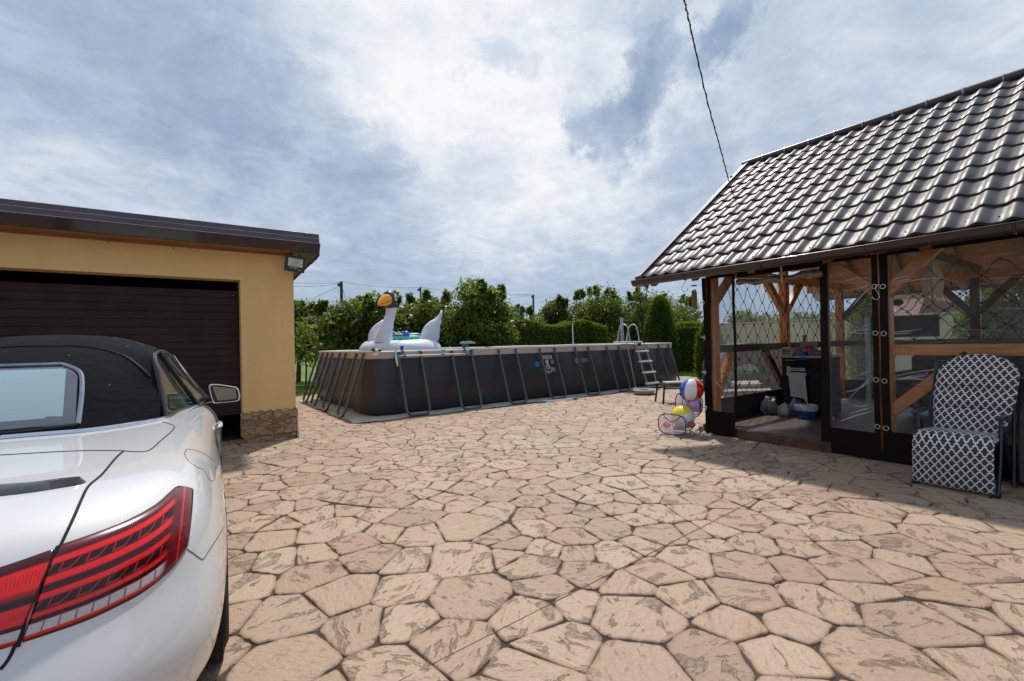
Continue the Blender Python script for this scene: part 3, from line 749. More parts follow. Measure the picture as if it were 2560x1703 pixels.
mb = MB(); mb.tube([onq(930, 872), onq(938, 878)], [.035, .022], 10); mb.tube([onq(944, 875.5), onq(953, 875)], .024, 10); build('nozzle', mb, M_BLK, pl1, smooth=True)
mb = MB(); mb.tube([onq(937, 876.2), onq(945, 875.5)], .022, 10); mb.box(onq(939, 886), (.11, .03, .04)); build('nozzle_collar', mb, M_WPOLE, pl1, smooth=True)
pl2 = thing('telescopic_pole', 'lower white telescopic pole with long curved wall brush, hooked along the pool rim', 'pole', onq(996, 890), group='poles hooked along the pool rim')
a, b = onq(996.5, 890), onq(1168.3, 884.5)
mb = MB(); mb.tube([a, b], .0135, 10); build('shaft', mb, M_WPOLE, pl2, smooth=True)
mb = MB(); mb.tube([onq(1103, 886.7), onq(1112, 886.4)], .022, 10); build('clamp_joint', mb, M_TEAL, pl2, smooth=True)
br = MB(); br.tube(spline([onq(987.5, 866), onq(989, 880), onq(991, 900), onq(994.5, 916)], 5), [.016] + [.019] * 14 + [.016], 10)
brush = build('brush', br, mat('white_plastic', (.74, .76, .80), .45), pl2, smooth=True)
mb = MB(); mb.tube(spline([onq(990, 868), onq(992, 882), onq(994, 900), onq(996, 908)], 4), .007, 6); mb.tube([onq(997, 890), onq(992.5, 886)], .018, 8); mb.tube([onq(997, 890), onq(994.5, 897)], .012, 8); build('brush_back', mb, M_TEAL, brush, smooth=True)
for nm, u0 in (('left', 1005.5), ('right', 1161)):
    hk = thing('pole_hook', 'dark blue pole hook over the rim at the %s end of the poles' % ('brush' if nm == 'left' else 'plain'), 'hook', onq(u0, 880), group='blue pole hooks')
    mb = MB(); p0 = onq(u0, 870 + (0 if u0 < 1100 else -4), .05); mb.box(p0 + Vector((0, .02, -.02)), (.055, .04, .10)); mb.box(p0 + Vector((.02, .06, .035)), (.05, .14, .012))
    build('hanger', mb, M_BLUE, hk, bevel=.006)
    for k in (0, 1):
        c = onq(u0 + (2 if k else 0) + (3.5 if k else 0), (879 if not k else 890) - (0 if u0 < 1100 else 4.5)); mb = MB(); mb.tube([c - Vector((.028, 0, 0)), c + Vector((.028, 0, 0))], .024, 10); mb.box(c + Vector((0, .02, .02)), (.045, .03, .05)); build('clip', mb, M_BLUE, hk, bevel=.003)

# pole lying on the ground, short pole at the left end
po = thing('pole', 'white pole with teal ends lying on the patio in front of the pool', 'pole', on(1400, 1003, 2, 0))
a, b = on(1357, 1004.5, 2, .03), on(1443, 995, 2, .03)
mb = MB(); mb.tube([a, b], .013, 8); build('shaft', mb, M_WPOLE, po, smooth=True)
for t0, t1 in ((0, .10), (.90, 1.0)):
    mb = MB(); mb.tube([a.lerp(b, t0), a.lerp(b, t1)], .026, 8); build('end_grip', mb, M_TEAL, po, smooth=True)
po = thing('pole', 'pale pole with blue tip lying under the leaning legs at the garage end', 'pole', on(870, 1022, 2, 0))
a, b = on(842, 1014, 2, .04), on(902, 1029.5, 2, .04)
mb = MB(); mb.tube([a, b.lerp(a, .25)], .016, 8); build('shaft', mb, mat('pole_beige', (.45, .36, .26), .5), po, smooth=True)
mb = MB(); mb.tube([b.lerp(a, .25), b], .022, 8); build('end_grip', mb, M_BLUE, po, smooth=True)

# ladder straddling the rim
ld = thing('pool_ladder', 'white and grey pool ladder with two arched handrails over the pool rim', 'ladder', (10.6, 8.6, 0))
M_LR = mat('rail_grey', (.40, .42, .46), .3, .5, var=.05); M_WST = mat('step_white', (.76, .76, .75), .45, var=.03)
yl = 8.72
def onl(u, v, y=8.6): return on(u, v, 1, y)
plat = [on(1535, 859.5, 1, 8.55), on(1590, 857.5, 1, 8.55)]
px0, px1 = plat[0].x + .02, plat[1].x + .12
mb = MB(); mb.box((10.56, 8.92, 1.355), (.56, .62, .045)); build('platform', mb, M_WST, ld, bevel=.012)
for x0 in (10.36, 10.76):
    mb = MB(); mb.tube([(x0, 8.66, 1.37), (x0, 8.70, 1.60)] + arc((x0, 8.885, 1.70), .165, pi, 0, 12, ax=(0, 1, 0)) + [(x0, 9.08, 1.60), (x0, 9.14, 1.37)], .019, 10)
    build('handrail', mb, M_LR, ld, smooth=True)
fr, ft = Vector((10.52, 8.70, 1.33)), Vector((10.95, 8.30, .03))
st_top, st_bot = 1.08, .12
def lad(t, side):  # front rails lean outwards going down
    x = 10.55 + .14 * t + side; return Vector((x, 8.66 - .36 * t, 1.33 - 1.30 * t))
for s_ in (0., .42):
    mb = MB(); mb.tube([lad(0, s_), lad(1, s_)], .016, 8); build('rail', mb, M_LR, ld, smooth=True)
for s_ in (-.16, .36):
    mb = MB(); mb.tube([Vector((10.50 + s_ * .8, 8.78, 1.33)), Vector((10.62 + s_, 8.58, .03))], .017, 8); build('rail', mb, M_LR, ld, smooth=True)
for zt_ in (1.09, .80, .49, .18):
    t = (1.33 - zt_) / 1.30; c = (lad(t, 0) + lad(t, .42)) / 2; mb = MB(); mb.box(c + Vector((0, -.01, 0)), (.50, .11, .048)); build('step', mb, M_WST, ld, bevel=.01)
mb = MB(); mb.box((10.92, 8.78, 1.29), (.10, .06, .11)); build('blue_clip', mb, M_BLUE, ld, bevel=.01)
# foot basin
bs = on(1610, 985, 2, 0)
mb = MB(); c = Vector((bs.x, bs.y - .02, 0)); mb.lathe([(.0, .015), (.26, .015), (.30, .02), (.34, .10), (.375, .105), (.375, .118), (.33, .118), (.28, .035), (0, .03)], 8)
mb.xf(Matrix.Translation(c) @ Matrix.Rotation(.4, 4, 'Z') @ Matrix.Diagonal((1.05, .8, 1, 1)))
solo('foot_basin', mb, mat('basin_grey', (.50, .47, .43), .55), 'shallow grey foot basin on the patio below the pool ladder', 'basin', c, bevel=.006)
bp = on(1590, 979, 2, 0); mb = MB()
def lump(c, r, seed, n=10, sq=(1, 1, .7)):
    q = random.Random(seed); m_ = MB(); m_.ball((0, 0, 0), 1, n, n - 2); out = []
    for p in m_.v:
        k = r * (1 + .25 * sin(p[0] * 5 + seed) * cos(p[1] * 6 + seed * 2) + q.uniform(-.12, .12)); out.append((c[0] + p[0] * k * sq[0], c[1] + p[1] * k * sq[1], max(.003, c[2] + p[2] * k * sq[2])))
    b_ = MB(); b_.v = out; b_.f = m_.f; b_.mi = m_.mi; return b_
mb = lump((bp.x, bp.y, .05), .10, 4); solo('ladder_foot_bag', mb, mat('bag_white', (.62, .63, .66), .4, var=.1), 'small crumpled pale bag at the foot of the pool ladder', 'bag', (bp.x, bp.y, 0), smooth=True)

# three-head pool lamp, white post, solar dispenser
lp = on(1433, 862, 1, 9.1); lt = on(1431, 803, 1, 9.1)
lm = thing('pole_lamp', 'slim white pole lamp with three small rectangular heads behind the pool rim', 'lamp', (lp.x, 9.1, 1.28))
mb = MB(); mb.tube([(lp.x, 9.1, 1.25), (lt.x, 9.1, lt.z + .02)], .014, 8); mb.tube([(lp.x, 9.1, 1.25), (lp.x, 9.1, 1.38)], .022, 8); build('post', mb, M_WPOLE, lm, smooth=True)
for k in range(3):
    c = Vector((lt.x - .02, 9.07, lt.z + .135 - .075 * k)); mb = MB(); mb.box(c, (.13, .05, .062)); hd = build('lamp_head', mb, M_BLK, lm, bevel=.006)
    mb = MB(); mb.box(c + Vector((.01, -.028, 0)), (.085, .008, .034)); build('lens', mb, mat('lens_cream', (.70, .66, .42), .3), hd, bevel=.003)
wp0, wp1 = on(1556, 860, 1, 13.0), on(1556, 795, 1, 13.0)
mb = MB(); mb.box((wp0.x, 13.05, (1.3 + wp1.z) / 2), (.07, .03, wp1.z - 1.28)); mb.box((wp0.x + .11, 13.05, (1.3 + wp1.z) / 2), (.05, .03, wp1.z - 1.28))
solo('white_post', mb, mat('post_white', (.62, .68, .74), .3, .3), 'short twin white post rising behind the ladder handrails', 'post', (wp0.x, 13.05, 1.28), bevel=.006)
d0 = on(1169, 862, 1, 9.6)
ds = thing('solar_dispenser', 'small cream flat-topped solar lamp on a stem above the pool rim', 'lamp', (d0.x, 9.6, 1.28))
mb = MB(); mb.tube([(d0.x, 9.6, 1.25), (d0.x, 9.6, 1.40)], .022, 8); mb.box((d0.x, 9.6, 1.30), (.14, .14, .02)); build('stem', mb, mat('stem_teal', (.30, .42, .40), .5), ds)
mb = MB(); mb.box((d0.x, 9.6, 1.425), (.30, .24, .035)); mb.box((d0.x - .03, 9.58, 1.455), (.22, .2, .022)); build('lamp_top', mb, mat('cream_plastic', (.55, .55, .42), .5), ds, bevel=.008)
c0 = on(1125, 868, 1, 9.0); mb = MB(); mb.box((c0.x, 9.02, 1.312), (.09, .06, .03)); mb.ball((c0.x + .01, 9.02, 1.33), .022, 8, 6)
solo('rim_clip', mb, M_WST, 'small white clip on the pool rim between swan and dispenser', 'clip', (c0.x, 9.02, 1.3), bevel=.004)

# ---------------------------------------------------------- inflatable swan
def puff(outline, nrm, th, levels=6, ctr=None):
    outline = [Vector(p) for p in outline]; c = Vector(ctr) if ctr else sum(outline, Vector()) / len(outline); nrm = Vector(nrm).normalized(); n = len(outline); mb = MB()
    for side in (1, -1):
        base = len(mb.v)
        for L in range(levels + 1):
            t = L / levels
            for p in outline: mb.v.append(tuple(p.lerp(c, t * .98) + nrm * side * th * sqrt(max(0, 1 - (1 - t) ** 2))))
        for L in range(levels):
            for k in range(n):
                f = (base + L * n + k, base + L * n + (k + 1) % n, base + (L + 1) * n + (k + 1) % n, base + (L + 1) * n + k); mb.face(f if side > 0 else f[::-1])
        f = [base + levels * n + k for k in range(n)]; mb.face(f if side > 0 else f[::-1])
    return mb
def vinyl(name, col):
    m, n, p, o = newmat(name); oc = n.add('ShaderNodeTexCoord').outputs['Object']
    n.put(p, 'Base Color', (*col, 1)); n.put(p, 'Roughness', .38); n.put(p, 'Coat Weight', .25); n.put(p, 'Subsurface Weight', .08 if col[0] > .5 else 0.)
    a = n.noise(n.scalev(oc, (2, 2, 9)), 3.5, 3).outputs[0]; n.put(p, 'Normal', n.add('ShaderNodeBump', i_Strength=.22, i_Distance=.02, i_Height=a))
    return m
M_SW = vinyl('swan_white', (.66, .68, .76)); M_SB = vinyl('swan_black', (.022, .020, .028)); M_SO = vinyl('swan_orange', (.92, .40, .012))
sy = 10.35
def s2(a, b, dy=0): return on(880 + a / 7.127, 700 + b / 7.127, 1, sy + dy)
bc = on(1003, 870, 1, 10.75); bc.z = 1.24
sw = thing('inflatable_swan', 'large white inflatable swan with black face and orange beak floating in the pool', 'inflatable', bc)
mb = MB(); hd_ = Vector((-.62, -.78, 0)).normalized(); sd_ = Vector((hd_.y, -hd_.x, 0)) * -1
sd_ = Vector((.78, -.62, 0))
NR, NT_ = 48, 16
for i in range(NR):
    a = 2 * pi * i / NR; ctr = bc + sd_ * (cos(a) * .70) + hd_ * (sin(a) * .72); rad = (sd_ * cos(a) + hd_ * sin(a)).normalized(); r_ = .285 + .02 * sin(a)
    for k in range(NT_):
        b_ = 2 * pi * k / NT_; mb.v.append(tuple(ctr + rad * (cos(b_) * r_) + Vector((0, 0, sin(b_) * r_ * (.92 + .06 * cos(2 * a)) + .02))))
for i in range(NR):
    for k in range(NT_): mb.face((i * NT_ + k, ((i + 1) % NR) * NT_ + k, ((i + 1) % NR) * NT_ + (k + 1) % NT_, i * NT_ + (k + 1) % NT_))
build('body', mb, M_SW, sw, smooth=True, angle=180)
neck = spline([s2(565, 1120), s2(572, 1050), s2(588, 950), s2(618, 840), s2(650, 740), s2(677, 650), s2(694, 560), s2(698, 480), s2(688, 400)], 6)
nr = [.215, .195, .17, .15, .125, .112, .118, .125, .13]; rr_ = []
for i in range(8):
    for k in range(6): rr_.append(nr[i] + (nr[i + 1] - nr[i]) * k / 6)
rr_.append(nr[-1])
mb = MB(); mb.tube(neck, rr_, 20); build('neck', mb, M_SW, sw, smooth=True, angle=180)
hc = s2(668, 352, -.02)
# head: black ball, orange beak to the left
Hy = Vector((-.91, -.38, -.12)).normalized(); Hr = Hy.cross(Vector((0, 0, 1))).normalized(); Hu = Hr.cross(Hy)
HM = Matrix((Hy, Hr, Hu)).transposed()
mb = MB(); mb.ball(hc, .180, 28, 20, (1.05, .93, 1.18), M=HM); mb2 = MB(); mb2.ball(hc + Hy * -.03 + Vector((.015, 0, -.13)), .150, 22, 14, (1, 1, .7), M=HM); off = len(mb.v); mb.v += mb2.v; mb.f += [tuple(off + i for i in f) for f in mb2.f]; mb.mi += mb2.mi
head = build('head', mb, M_SB, sw, smooth=True, angle=180)
# beak: lofted sections along Hy
mb = MB(); secs = [(.0, .185, .15, .0), (.10, .180, .150, -.005), (.18, .145, .128, -.02), (.26, .100, .092, -.045), (.33, .056, .052, -.075), (.37, .016, .014, -.092)]
for d_, h_, w_, dz in secs:
    for k in range(20):
        a = 2 * pi * k / 20; mb.v.append(tuple(hc + Hy * d_ + Hr * (cos(a) * w_ * 1.05) + Hu * (sin(a) * h_ * (.92 if sin(a) > 0 else .80) + dz)))
for j in range(5):
    for k in range(20): mb.face((j * 20 + k, j * 20 + (k + 1) % 20, (j + 1) * 20 + (k + 1) % 20, (j + 1) * 20 + k))
mb.face([5 * 20 + k for k in range(20)])
bk = build('beak', mb, M_SO, sw, smooth=True, angle=180)
mb = MB()
for sg in (1, -1):
    mb.tube(spline([hc + Hy * .37 + Hr * (.012 * sg) + Hu * -.098, hc + Hy * .28 + Hr * (.088 * sg) + Hu * -.078, hc + Hy * .18 + Hr * (.137 * sg) + Hu * -.055, hc + Hy * .10 + Hr * (.160 * sg) + Hu * -.03, hc + Hy * .07 + Hr * (.163 * sg) + Hu * -.0], 4), .004, 5)
    mb.ball(hc + Hy * .185 + Hr * (.105 * sg) + Hu * .060, .010, 8, 6)
build('mouth_line', mb, M_SB, bk)
mb = MB(); mb2 = MB()
for sg in (1, -1):
    n_ = (Hr * sg * .96 + Hy * -.12 + Hu * .1).normalized(); EM = n_.to_track_quat('Z', 'Y').to_matrix(); ec = hc + n_ * .158 + Hu * .02 + Hy * -.03
    mb.ball(ec, .046, 16, 10, (1.0, 1.9, .55), M=EM); mb2.ball(ec + n_ * .010 + Hu * -.006, .030, 14, 8, (.95, 1.7, .62), M=EM)
ey_ = build('eye', mb, M_SW, head, smooth=True); build('pupil', mb2, mat('eye_blue', (.02, .025, .09), .15, coat=.6), ey_, smooth=True)
wn = Vector((-.35, -.9, .25))
def wing(pts, dy, th):
    o_ = spline([s2(a, b, dy) for a, b in pts], 3, True)
    w_ = puff(o_, wn, th, 6)
    return build('wing', w_, M_SW, sw, smooth=True, angle=75)
wing([(1190, 1130), (1218, 1010), (1250, 900), (1310, 805), (1400, 730), (1490, 680), (1548, 615), (1585, 548), (1612, 556), (1606, 640), (1588, 700), (1596, 760), (1572, 820), (1572, 900), (1556, 960), (1560, 1030), (1525, 1080), (1500, 1140), (1350, 1180)], -.05, .13)
wing([(300, 1180), (290, 1060), (297, 960), (340, 875), (410, 800), (480, 750), (560, 710), (620, 800), (600, 1000), (560, 1150)], .45, .11)
mb = MB(); mb.tube(spline([s2(905, 1055, -.3), s2(760, 1130, -.5), s2(560, 1215, -.9), s2(525, 1235, -1.1)], 4), .0035, 5); mb.tube(spline([s2(395, 1045, -.1), s2(372, 1120, -.3), s2(360, 1200, -.6), s2(365, 1260, -1.0)], 4), .003, 5)
build('tether_cord', mb, mat('cord_dark', (.02, .03, .03), .7), sw)

# teal float with a ball resting in it, behind the swan
fy = 11.6
def f2(a, b, dy=0): return on(880 + a / 7.127, 700 + b / 7.127, 1, fy + dy)
fc_ = f2(960, 1040); tf = thing('turtle_float', 'teal patterned inflatable ring float behind the swan neck', 'inflatable', fc_)
mb = MB(); mb.ball(f2(960, 1030), .1, 30, 14, (4.6, 3.0, .95)); build('body', mb, vinyl('teal_light', (.08, .45, .42)), tf, smooth=True, angle=180)
mb = MB(); mb.ball(f2(920, 990), .1, 30, 12, (3.6, 2.6, .62)); build('shell', mb, vinyl('teal_dark', (.008, .14, .12)), tf, smooth=True, angle=180)
mb = MB(); mb.ball(f2(1100, 965, -.05), .1, 18, 10, (1.9, 1.2, .3)); build('panel', mb, vinyl('teal_pale', (.35, .60, .56)), tf, smooth=True, angle=180)
for a0 in (745, 830):
    mb = MB(); mb.tube(spline([f2(a0 - 35, 960, -.3), f2(a0 - 20, 935, -.3), f2(a0 + 10, 930, -.3), f2(a0 + 32, 940, -.3), f2(a0 + 38, 960, -.3)], 4), .014, 6); build('handle', mb, M_WST, tf, smooth=True)
bl = f2(960, 975, -.2)
M_CB = [mat('ball_blue', (.01, .10, .55), .25, coat=.5, var=.02), mat('ball_yellow', (.85, .66, .02), .25, coat=.5, var=.02), mat('ball_red', (.70, .02, .01), .25, coat=.5, var=.02), mat('ball_white', (.76, .76, .76), .25, coat=.5, var=.02)]
mb = MB(); mb.ball(bl, .10, 24, 16, band=lambda a, b: [1, 0, 0, 0, 0, 0][int(a * 6) % 6])
solo('small_ball', mb, M_CB, 'small blue and yellow ball lying on the teal float', 'ball', bl, smooth=True, angle=180)
# ============================================================ CAR (open-top coupe with cloth roof, seen from its rear right)
TH = math.atan(.0576); CO = Vector((-.78, 1.5, 0))
def cw(u, v, z): return Vector((CO.x + u * cos(TH) + v * sin(TH), CO.y - u * sin(TH) + v * cos(TH), z))
def cl_(p): du, dv = p[0] - CO.x, p[1] - CO.y; return Vector((du * cos(TH) - dv * sin(TH), du * sin(TH) + dv * cos(TH), p[2]))
car = thing('convertible_car', 'white convertible car with black cloth roof and red ribbed tail lights', 'car', cw(0, 2.35, 0), -TH)
def carpaint():
    m, n, p, o = newmat('pearl_white_paint'); oc = n.add('ShaderNodeTexCoord').outputs['Object']
    f = n.noise(oc, 1.5, 3).outputs[0]
    n.put(p, 'Base Color', n.mix(n.rng(f, .3, .7, 0, 1), (.58, .585, .60, 1), (.62, .625, .64, 1))); n.put(p, 'Roughness', .5); n.put(p, 'Metallic', .0)
    n.put(p, 'Coat Weight', 1.); n.put(p, 'Coat Roughness', .018); n.put(p, 'Coat IOR', 1.6)
    sp = n.noise(oc, 900, 2).outputs[0]; n.put(p, 'Normal', n.add('ShaderNodeBump', i_Strength=.02, i_Distance=.001, i_Height=sp))
    return m
M_PAINT = carpaint()
M_SEAM = mat('panel_gap', (.006, .006, .007), .6, var=.0)
FR = [0, .22, .42, .60, .74, .85, .93, .985]
SV = [.95, 1.2, 1.55, 1.95, 2.4, 2.9, 3.4, 3.9, 4.25]
FV = [(4.48, .86), (4.62, .62), (4.69, .32), (4.70, 0)]
def orow(U, v0, zs, zr, D=.744, nn=2.6, waist=0., vmax=0):
    pts = []
    for f in FR:
        v = v0 + D * (1 - (1 - f ** nn) ** (1 / nn)); k = f ** 1.5; pts.append((U * f, v, zr * (1 - k) + zs * k))
    for v in SV:
        w_ = waist * math.exp(-((v - 2.6) / .55) ** 2); z = zs - (max(0, v - 3.4) / 1.3) * .20 * max(0, (zs - .5) / .5); pts.append((U - w_, v, z))
    for v, k in FV:
        z = zs - .16 * max(0, (zs - .45) / .5) - (max(0, 4.0 - 3.4) / 1.3) * .1; pts.append((U * k, v - (.03 if zs > .7 else 0), z))
    return pts
rows = [orow(.80, .20, .19, .22), orow(.856, .12, .25, .26), orow(.882, .02, .38, .38, waist=.015), orow(.893, .0, .50, .50, waist=.02), orow(.893, .055, .60, .61, waist=.012),
        orow(.888, .105, .68, .69, waist=.02), orow(.872, .115, .76, .77, waist=.022), orow(.850, .15, .83, .85, waist=.006), orow(.815, .20, .895, .925, waist=.015), orow(.765, .29, .945, .975, waist=.02),
        orow(.69, .46, .975, .998, waist=.02)]
ch = [(0, 1.69), (.14, 1.68), (.285, 1.663), (.39, 1.70), (.47, 1.76), (.535, 1.83), (.575, 1.91), (.603, 2.0), (.612, 2.12), (.622, 2.28), (.637, 2.45), (.665, 2.62), (.70, 2.82), (.74, 3.06), (.765, 3.34), (.76, 3.66), (.70, 3.9), (.60, 4.2), (.42, 4.38), (.22, 4.42), (0, 4.43)]
def chz(v): return 1.0 if v < 1.8 else (1.0 - .035 * (v - 1.8) / 1.0 if v < 2.8 else (.965 - .03 * (v - 2.8) / .8 if v < 3.6 else .935 - .1 * (v - 3.6)))
rows.append([(u * 1.05 + .0, v - (.05 if v < 2 else 0), chz(v) + .004) for u, v in ch]); rows.append([(u, v, chz(v) - .0) for u, v in ch]); rows.append([(u, v + .004, chz(v) - .004) for u, v in ch])
rows.append([(u * .97, v + (.015 if v < 2 else 0), chz(v) - .03) for u, v in ch]); rows.append([(u * .95, v + (.03 if v < 2 else 0), chz(v) - .10) for u, v in ch])
NC = len(rows[0]); loop = NC * 2 - 2
cage = []
for r_ in rows:
    full = list(r_) + [(-u, v, z) for u, v, z in reversed(r_[1:-1])]
    cage += [tuple(cw(*p)) for p in full]
faces = [(j * loop + k, j * loop + (k + 1) % loop, (j + 1) * loop + (k + 1) % loop, (j + 1) * loop + k) for j in range(len(rows) - 1) for k in range(loop)]
def subsurf(verts, faces, lv):
    me = bpy.data.meshes.new('t'); me.from_pydata(verts, [], faces); o = bpy.data.objects.new('t', me); COL.objects.link(o)
    md = o.modifiers.new('s', 'SUBSURF'); md.levels = lv; md.render_levels = lv
    bpy.context.view_layer.update(); dg = bpy.context.evaluated_depsgraph_get(); m2 = bpy.data.meshes.new_from_object(o.evaluated_get(dg))
    bpy.data.objects.remove(o); v = [p.co.copy() for p in m2.vertices]; f = [tuple(p.vertices) for p in m2.polygons]; return v, f
bv, bf = subsurf(cage, faces, 3)
BODY = BVHTree.FromPolygons(bv, bf)
# open the wheel arches
WV, WZ, WR = (1.20, 3.96), .325, .375
lv_ = [cl_(p) for p in bv]; kill = set()
for i, p in enumerate(lv_):
    for wv_ in WV:
        if abs(p.x) > .60 and p.z < .8:
            d = sqrt((p.y - wv_) ** 2 + (p.z - WZ) ** 2)
            if d < WR - .016: kill.add(i)
            elif d < WR + .016:
                k = WR / max(d, 1e-4); lv_[i] = Vector((p.x, wv_ + (p.y - wv_) * k, WZ + (p.z - WZ) * k))
mb = MB(); mb.v = [tuple(cw(*p)) for p in lv_]
for f in bf:
    if not any(i in kill for i in f): mb.face(f)
body = build('body', mb, M_PAINT, car, smooth=True, angle=180)
O0 = Vector((0, 0, CH))
def trace(bvh, u, v, off=0.):
    """where the line of sight through photo pixel (u,v) meets a surface that is already modelled"""
    d = ray(u, v).normalized(); p, n, i, t = bvh.ray_cast(O0, d)
    if p is None:
        q = O0 + d * 2.6; best = None
        for k in range(40):
            q = O0 + d * (1.6 + k * .08); pp, nn, ii, tt = bvh.find_nearest(q)
            if pp is not None and (best is None or tt < best[0]): best = (tt, pp, nn)
        p, n = best[1], best[2]
    if n.dot(d) > 0: n = -n
    return p + n * off, n
def mir(p): q = cl_(p); return cw(-q.x, q.y, q.z)
def halfclip(p, bvh, off=0.):
    q = cl_(p)
    if q.x >= 0: return p
    pp, nn, i_, t_ = bvh.find_nearest(cw(0, q.y, q.z)); k = cl_(pp); up_ = nn if nn.z > 0 else -nn
    return cw(0, k.y, k.z) + up_ * off
def ctr_pt(bvh, u, v, off):
    p, n, i_, t_ = bvh.ray_cast(cw(u, v, 3.0), Vector((0, 0, -1)))
    if p is None: p, n, i_, t_ = bvh.find_nearest(cw(u, v, 1.2))
    n = n if n.z > 0 else -n
    return cl_(p + n * off)
def densify(px, step=12):
    out = []
    for (a, b), (c, d) in zip(px, px[1:]):
        k = max(1, int(sqrt((c - a) ** 2 + (d - b) ** 2) / step))
        out += [(a + (c - a) * i / k, b + (d - b) * i / k) for i in range(k)]
    return out + [px[-1]]
def c2(*pts): return [(a / 2.4014, 1050 + b / 2.4014) for a, b in pts]
def smoothpx(px, n=6): return [(p.x, p.y) for p in spline([Vector((a, b, 0)) for a, b in px], n)]
def seam(name, px, r, m, parent, off=0., closed=False, both=True, bvh=None, smooth=True):
    px = smoothpx(px) if smooth else densify(px)
    pts = [trace(bvh or BODY, a, b, off)[0] for a, b in px]
    if both:
        keep = [cl_(p).x >= 0 for p in pts]; k0 = keep.index(True); k1 = len(keep) - 1 - keep[::-1].index(True); ends = (k0 > 0, k1 < len(keep) - 1); sp_ = pts[k0 - 1] if ends[0] else None; ep_ = pts[k1 + 1] if ends[1] else None; pts = pts[k0:k1 + 1]
        if ends[0]: pts = [halfclip(sp_, bvh or BODY, off)] + pts
        if ends[1]: pts = pts + [halfclip(ep_, bvh or BODY, off)]
        if bvh is not None and any(ends):
            L_ = [q_ for q_ in (cl_(p) for p in pts) if q_.x > .13]
            if ends[0]: L_ = [ctr_pt(bvh, u_, L_[0].y, off) for u_ in (0, .045, .09)] + L_
            if ends[1]: L_ = L_ + [ctr_pt(bvh, u_, L_[-1].y, off) for u_ in (.09, .045, 0)]
            pts = [cw(*q_) for q_ in L_]
    mb = MB(); mb.tube(pts, r, 6, closed=closed)
    o = build(name, mb, m, parent, smooth=True)
    if both: mb = MB(); mb.tube([mir(p) for p in pts], r, 6, closed=closed); build(name, mb, m, parent, smooth=True)
    return o
bootseam = c2((740, 190), (690, 235), (610, 330), (530, 400), (490, 475), (440, 590), (395, 685), (350, 780), (290, 900), (230, 1010), (175, 1150), (130, 1250), (60, 1420), (0, 1500))
seam('boot_gap', bootseam, .0042, M_SEAM, body)
seam('boot_gap', c2((346, 765), (325, 815), (300, 862), (262, 940), (228, 1010), (190, 1105), (158, 1180), (130, 1270), (104, 1365)), .0055, M_SEAM, body, off=.004)
seam('boot_gap', c2((-60, 216), (0, 212), (160, 203), (350, 192), (560, 185), (740, 187)), .0030, M_SEAM, body)
seam('roof_cover_gap', c2((740, 187), (800, 192), (860, 192), (905, 178), (960, 130), (1020, 78), (1045, 50), (1040, 35), (1010, 22), (975, 12)), .0030, M_SEAM, body)
seam('bumper_gap', c2((1122, 775), (1165, 805), (1207, 835), (1225, 830), (1250, 790), (1300, 715), (1345, 640)), .0020, mat('gap_grey', (.10, .10, .10), .6), body)
seam('fuel_cap_outline', c2((1112, 190), (1130, 176), (1200, 193), (1262, 228), (1285, 262), (1292, 300), (1288, 350), (1272, 368), (1250, 350), (1225, 305), (1180, 283), (1130, 245), (1110, 210), (1112, 190)), .0018, mat('gap_grey', (.10, .10, .10), .6), body, both=False)

def patch(top, bot, nu, nv, bvh, off, edge=.004, swell=.0):
    """surface patch between two traced curves, lifted off the bodywork and with its rim tucked down"""
    def curve(px):
        P = [Vector((a, b, 0)) for a, b in smoothpx(px, 8)]; L = [0]
        for a, b in zip(P, P[1:]): L.append(L[-1] + (b - a).length)
        return P, L
    T, B = curve(top), curve(bot)
    def at(C, s):
        P, L = C; t = s * L[-1]
        for i in range(len(L) - 1):
            if L[i + 1] >= t: return P[i].lerp(P[i + 1], (t - L[i]) / max(1e-9, L[i + 1] - L[i]))
        return P[-1]
    mb = MB(); G = []
    for j in range(nv + 1):
        for i in range(nu + 1):
            s_, w_ = i / nu, j / nv; q = at(T, s_).lerp(at(B, s_), w_); e = min(s_, 1 - s_) < 1e-6 or min(w_, 1 - w_) < 1e-6
            bul = swell * 4 * w_ * (1 - w_)
            o_ = (off + bul) if not e else -.002; G.append(halfclip(trace(bvh, q.x, q.y, o_)[0], bvh, o_))
    if bvh is not BODY:
        for j in range(nv + 1):
            row = [cl_(G[j * (nu + 1) + i]) for i in range(nu + 1)]; i0 = next((i for i in range(nu + 1) if row[i].x > .13), 0)
            for i in range(i0): G[j * (nu + 1) + i] = cw(*ctr_pt(bvh, row[i0].x * i / i0, row[i0].y, off if 0 < j < nv else -.002))
    mb.v = [tuple(p) for p in G]
    for j in range(nv):
        for i in range(nu):
            ids = (j * (nu + 1) + i, (j + 1) * (nu + 1) + i, (j + 1) * (nu + 1) + i + 1, j * (nu + 1) + i + 1)
            mb.face(ids, [((k % (nu + 1)) / nu, (k // (nu + 1)) / nv) for k in ids])
    return mb
def mirror_mb(mb):
    m2 = MB(); m2.v = [tuple(mir(Vector(p))) for p in mb.v]; m2.f = [tuple(reversed(f)) for f in mb.f]; m2.mi = list(mb.mi); m2.uv = {k: list(reversed(v)) for k, v in mb.uv.items()}; return m2
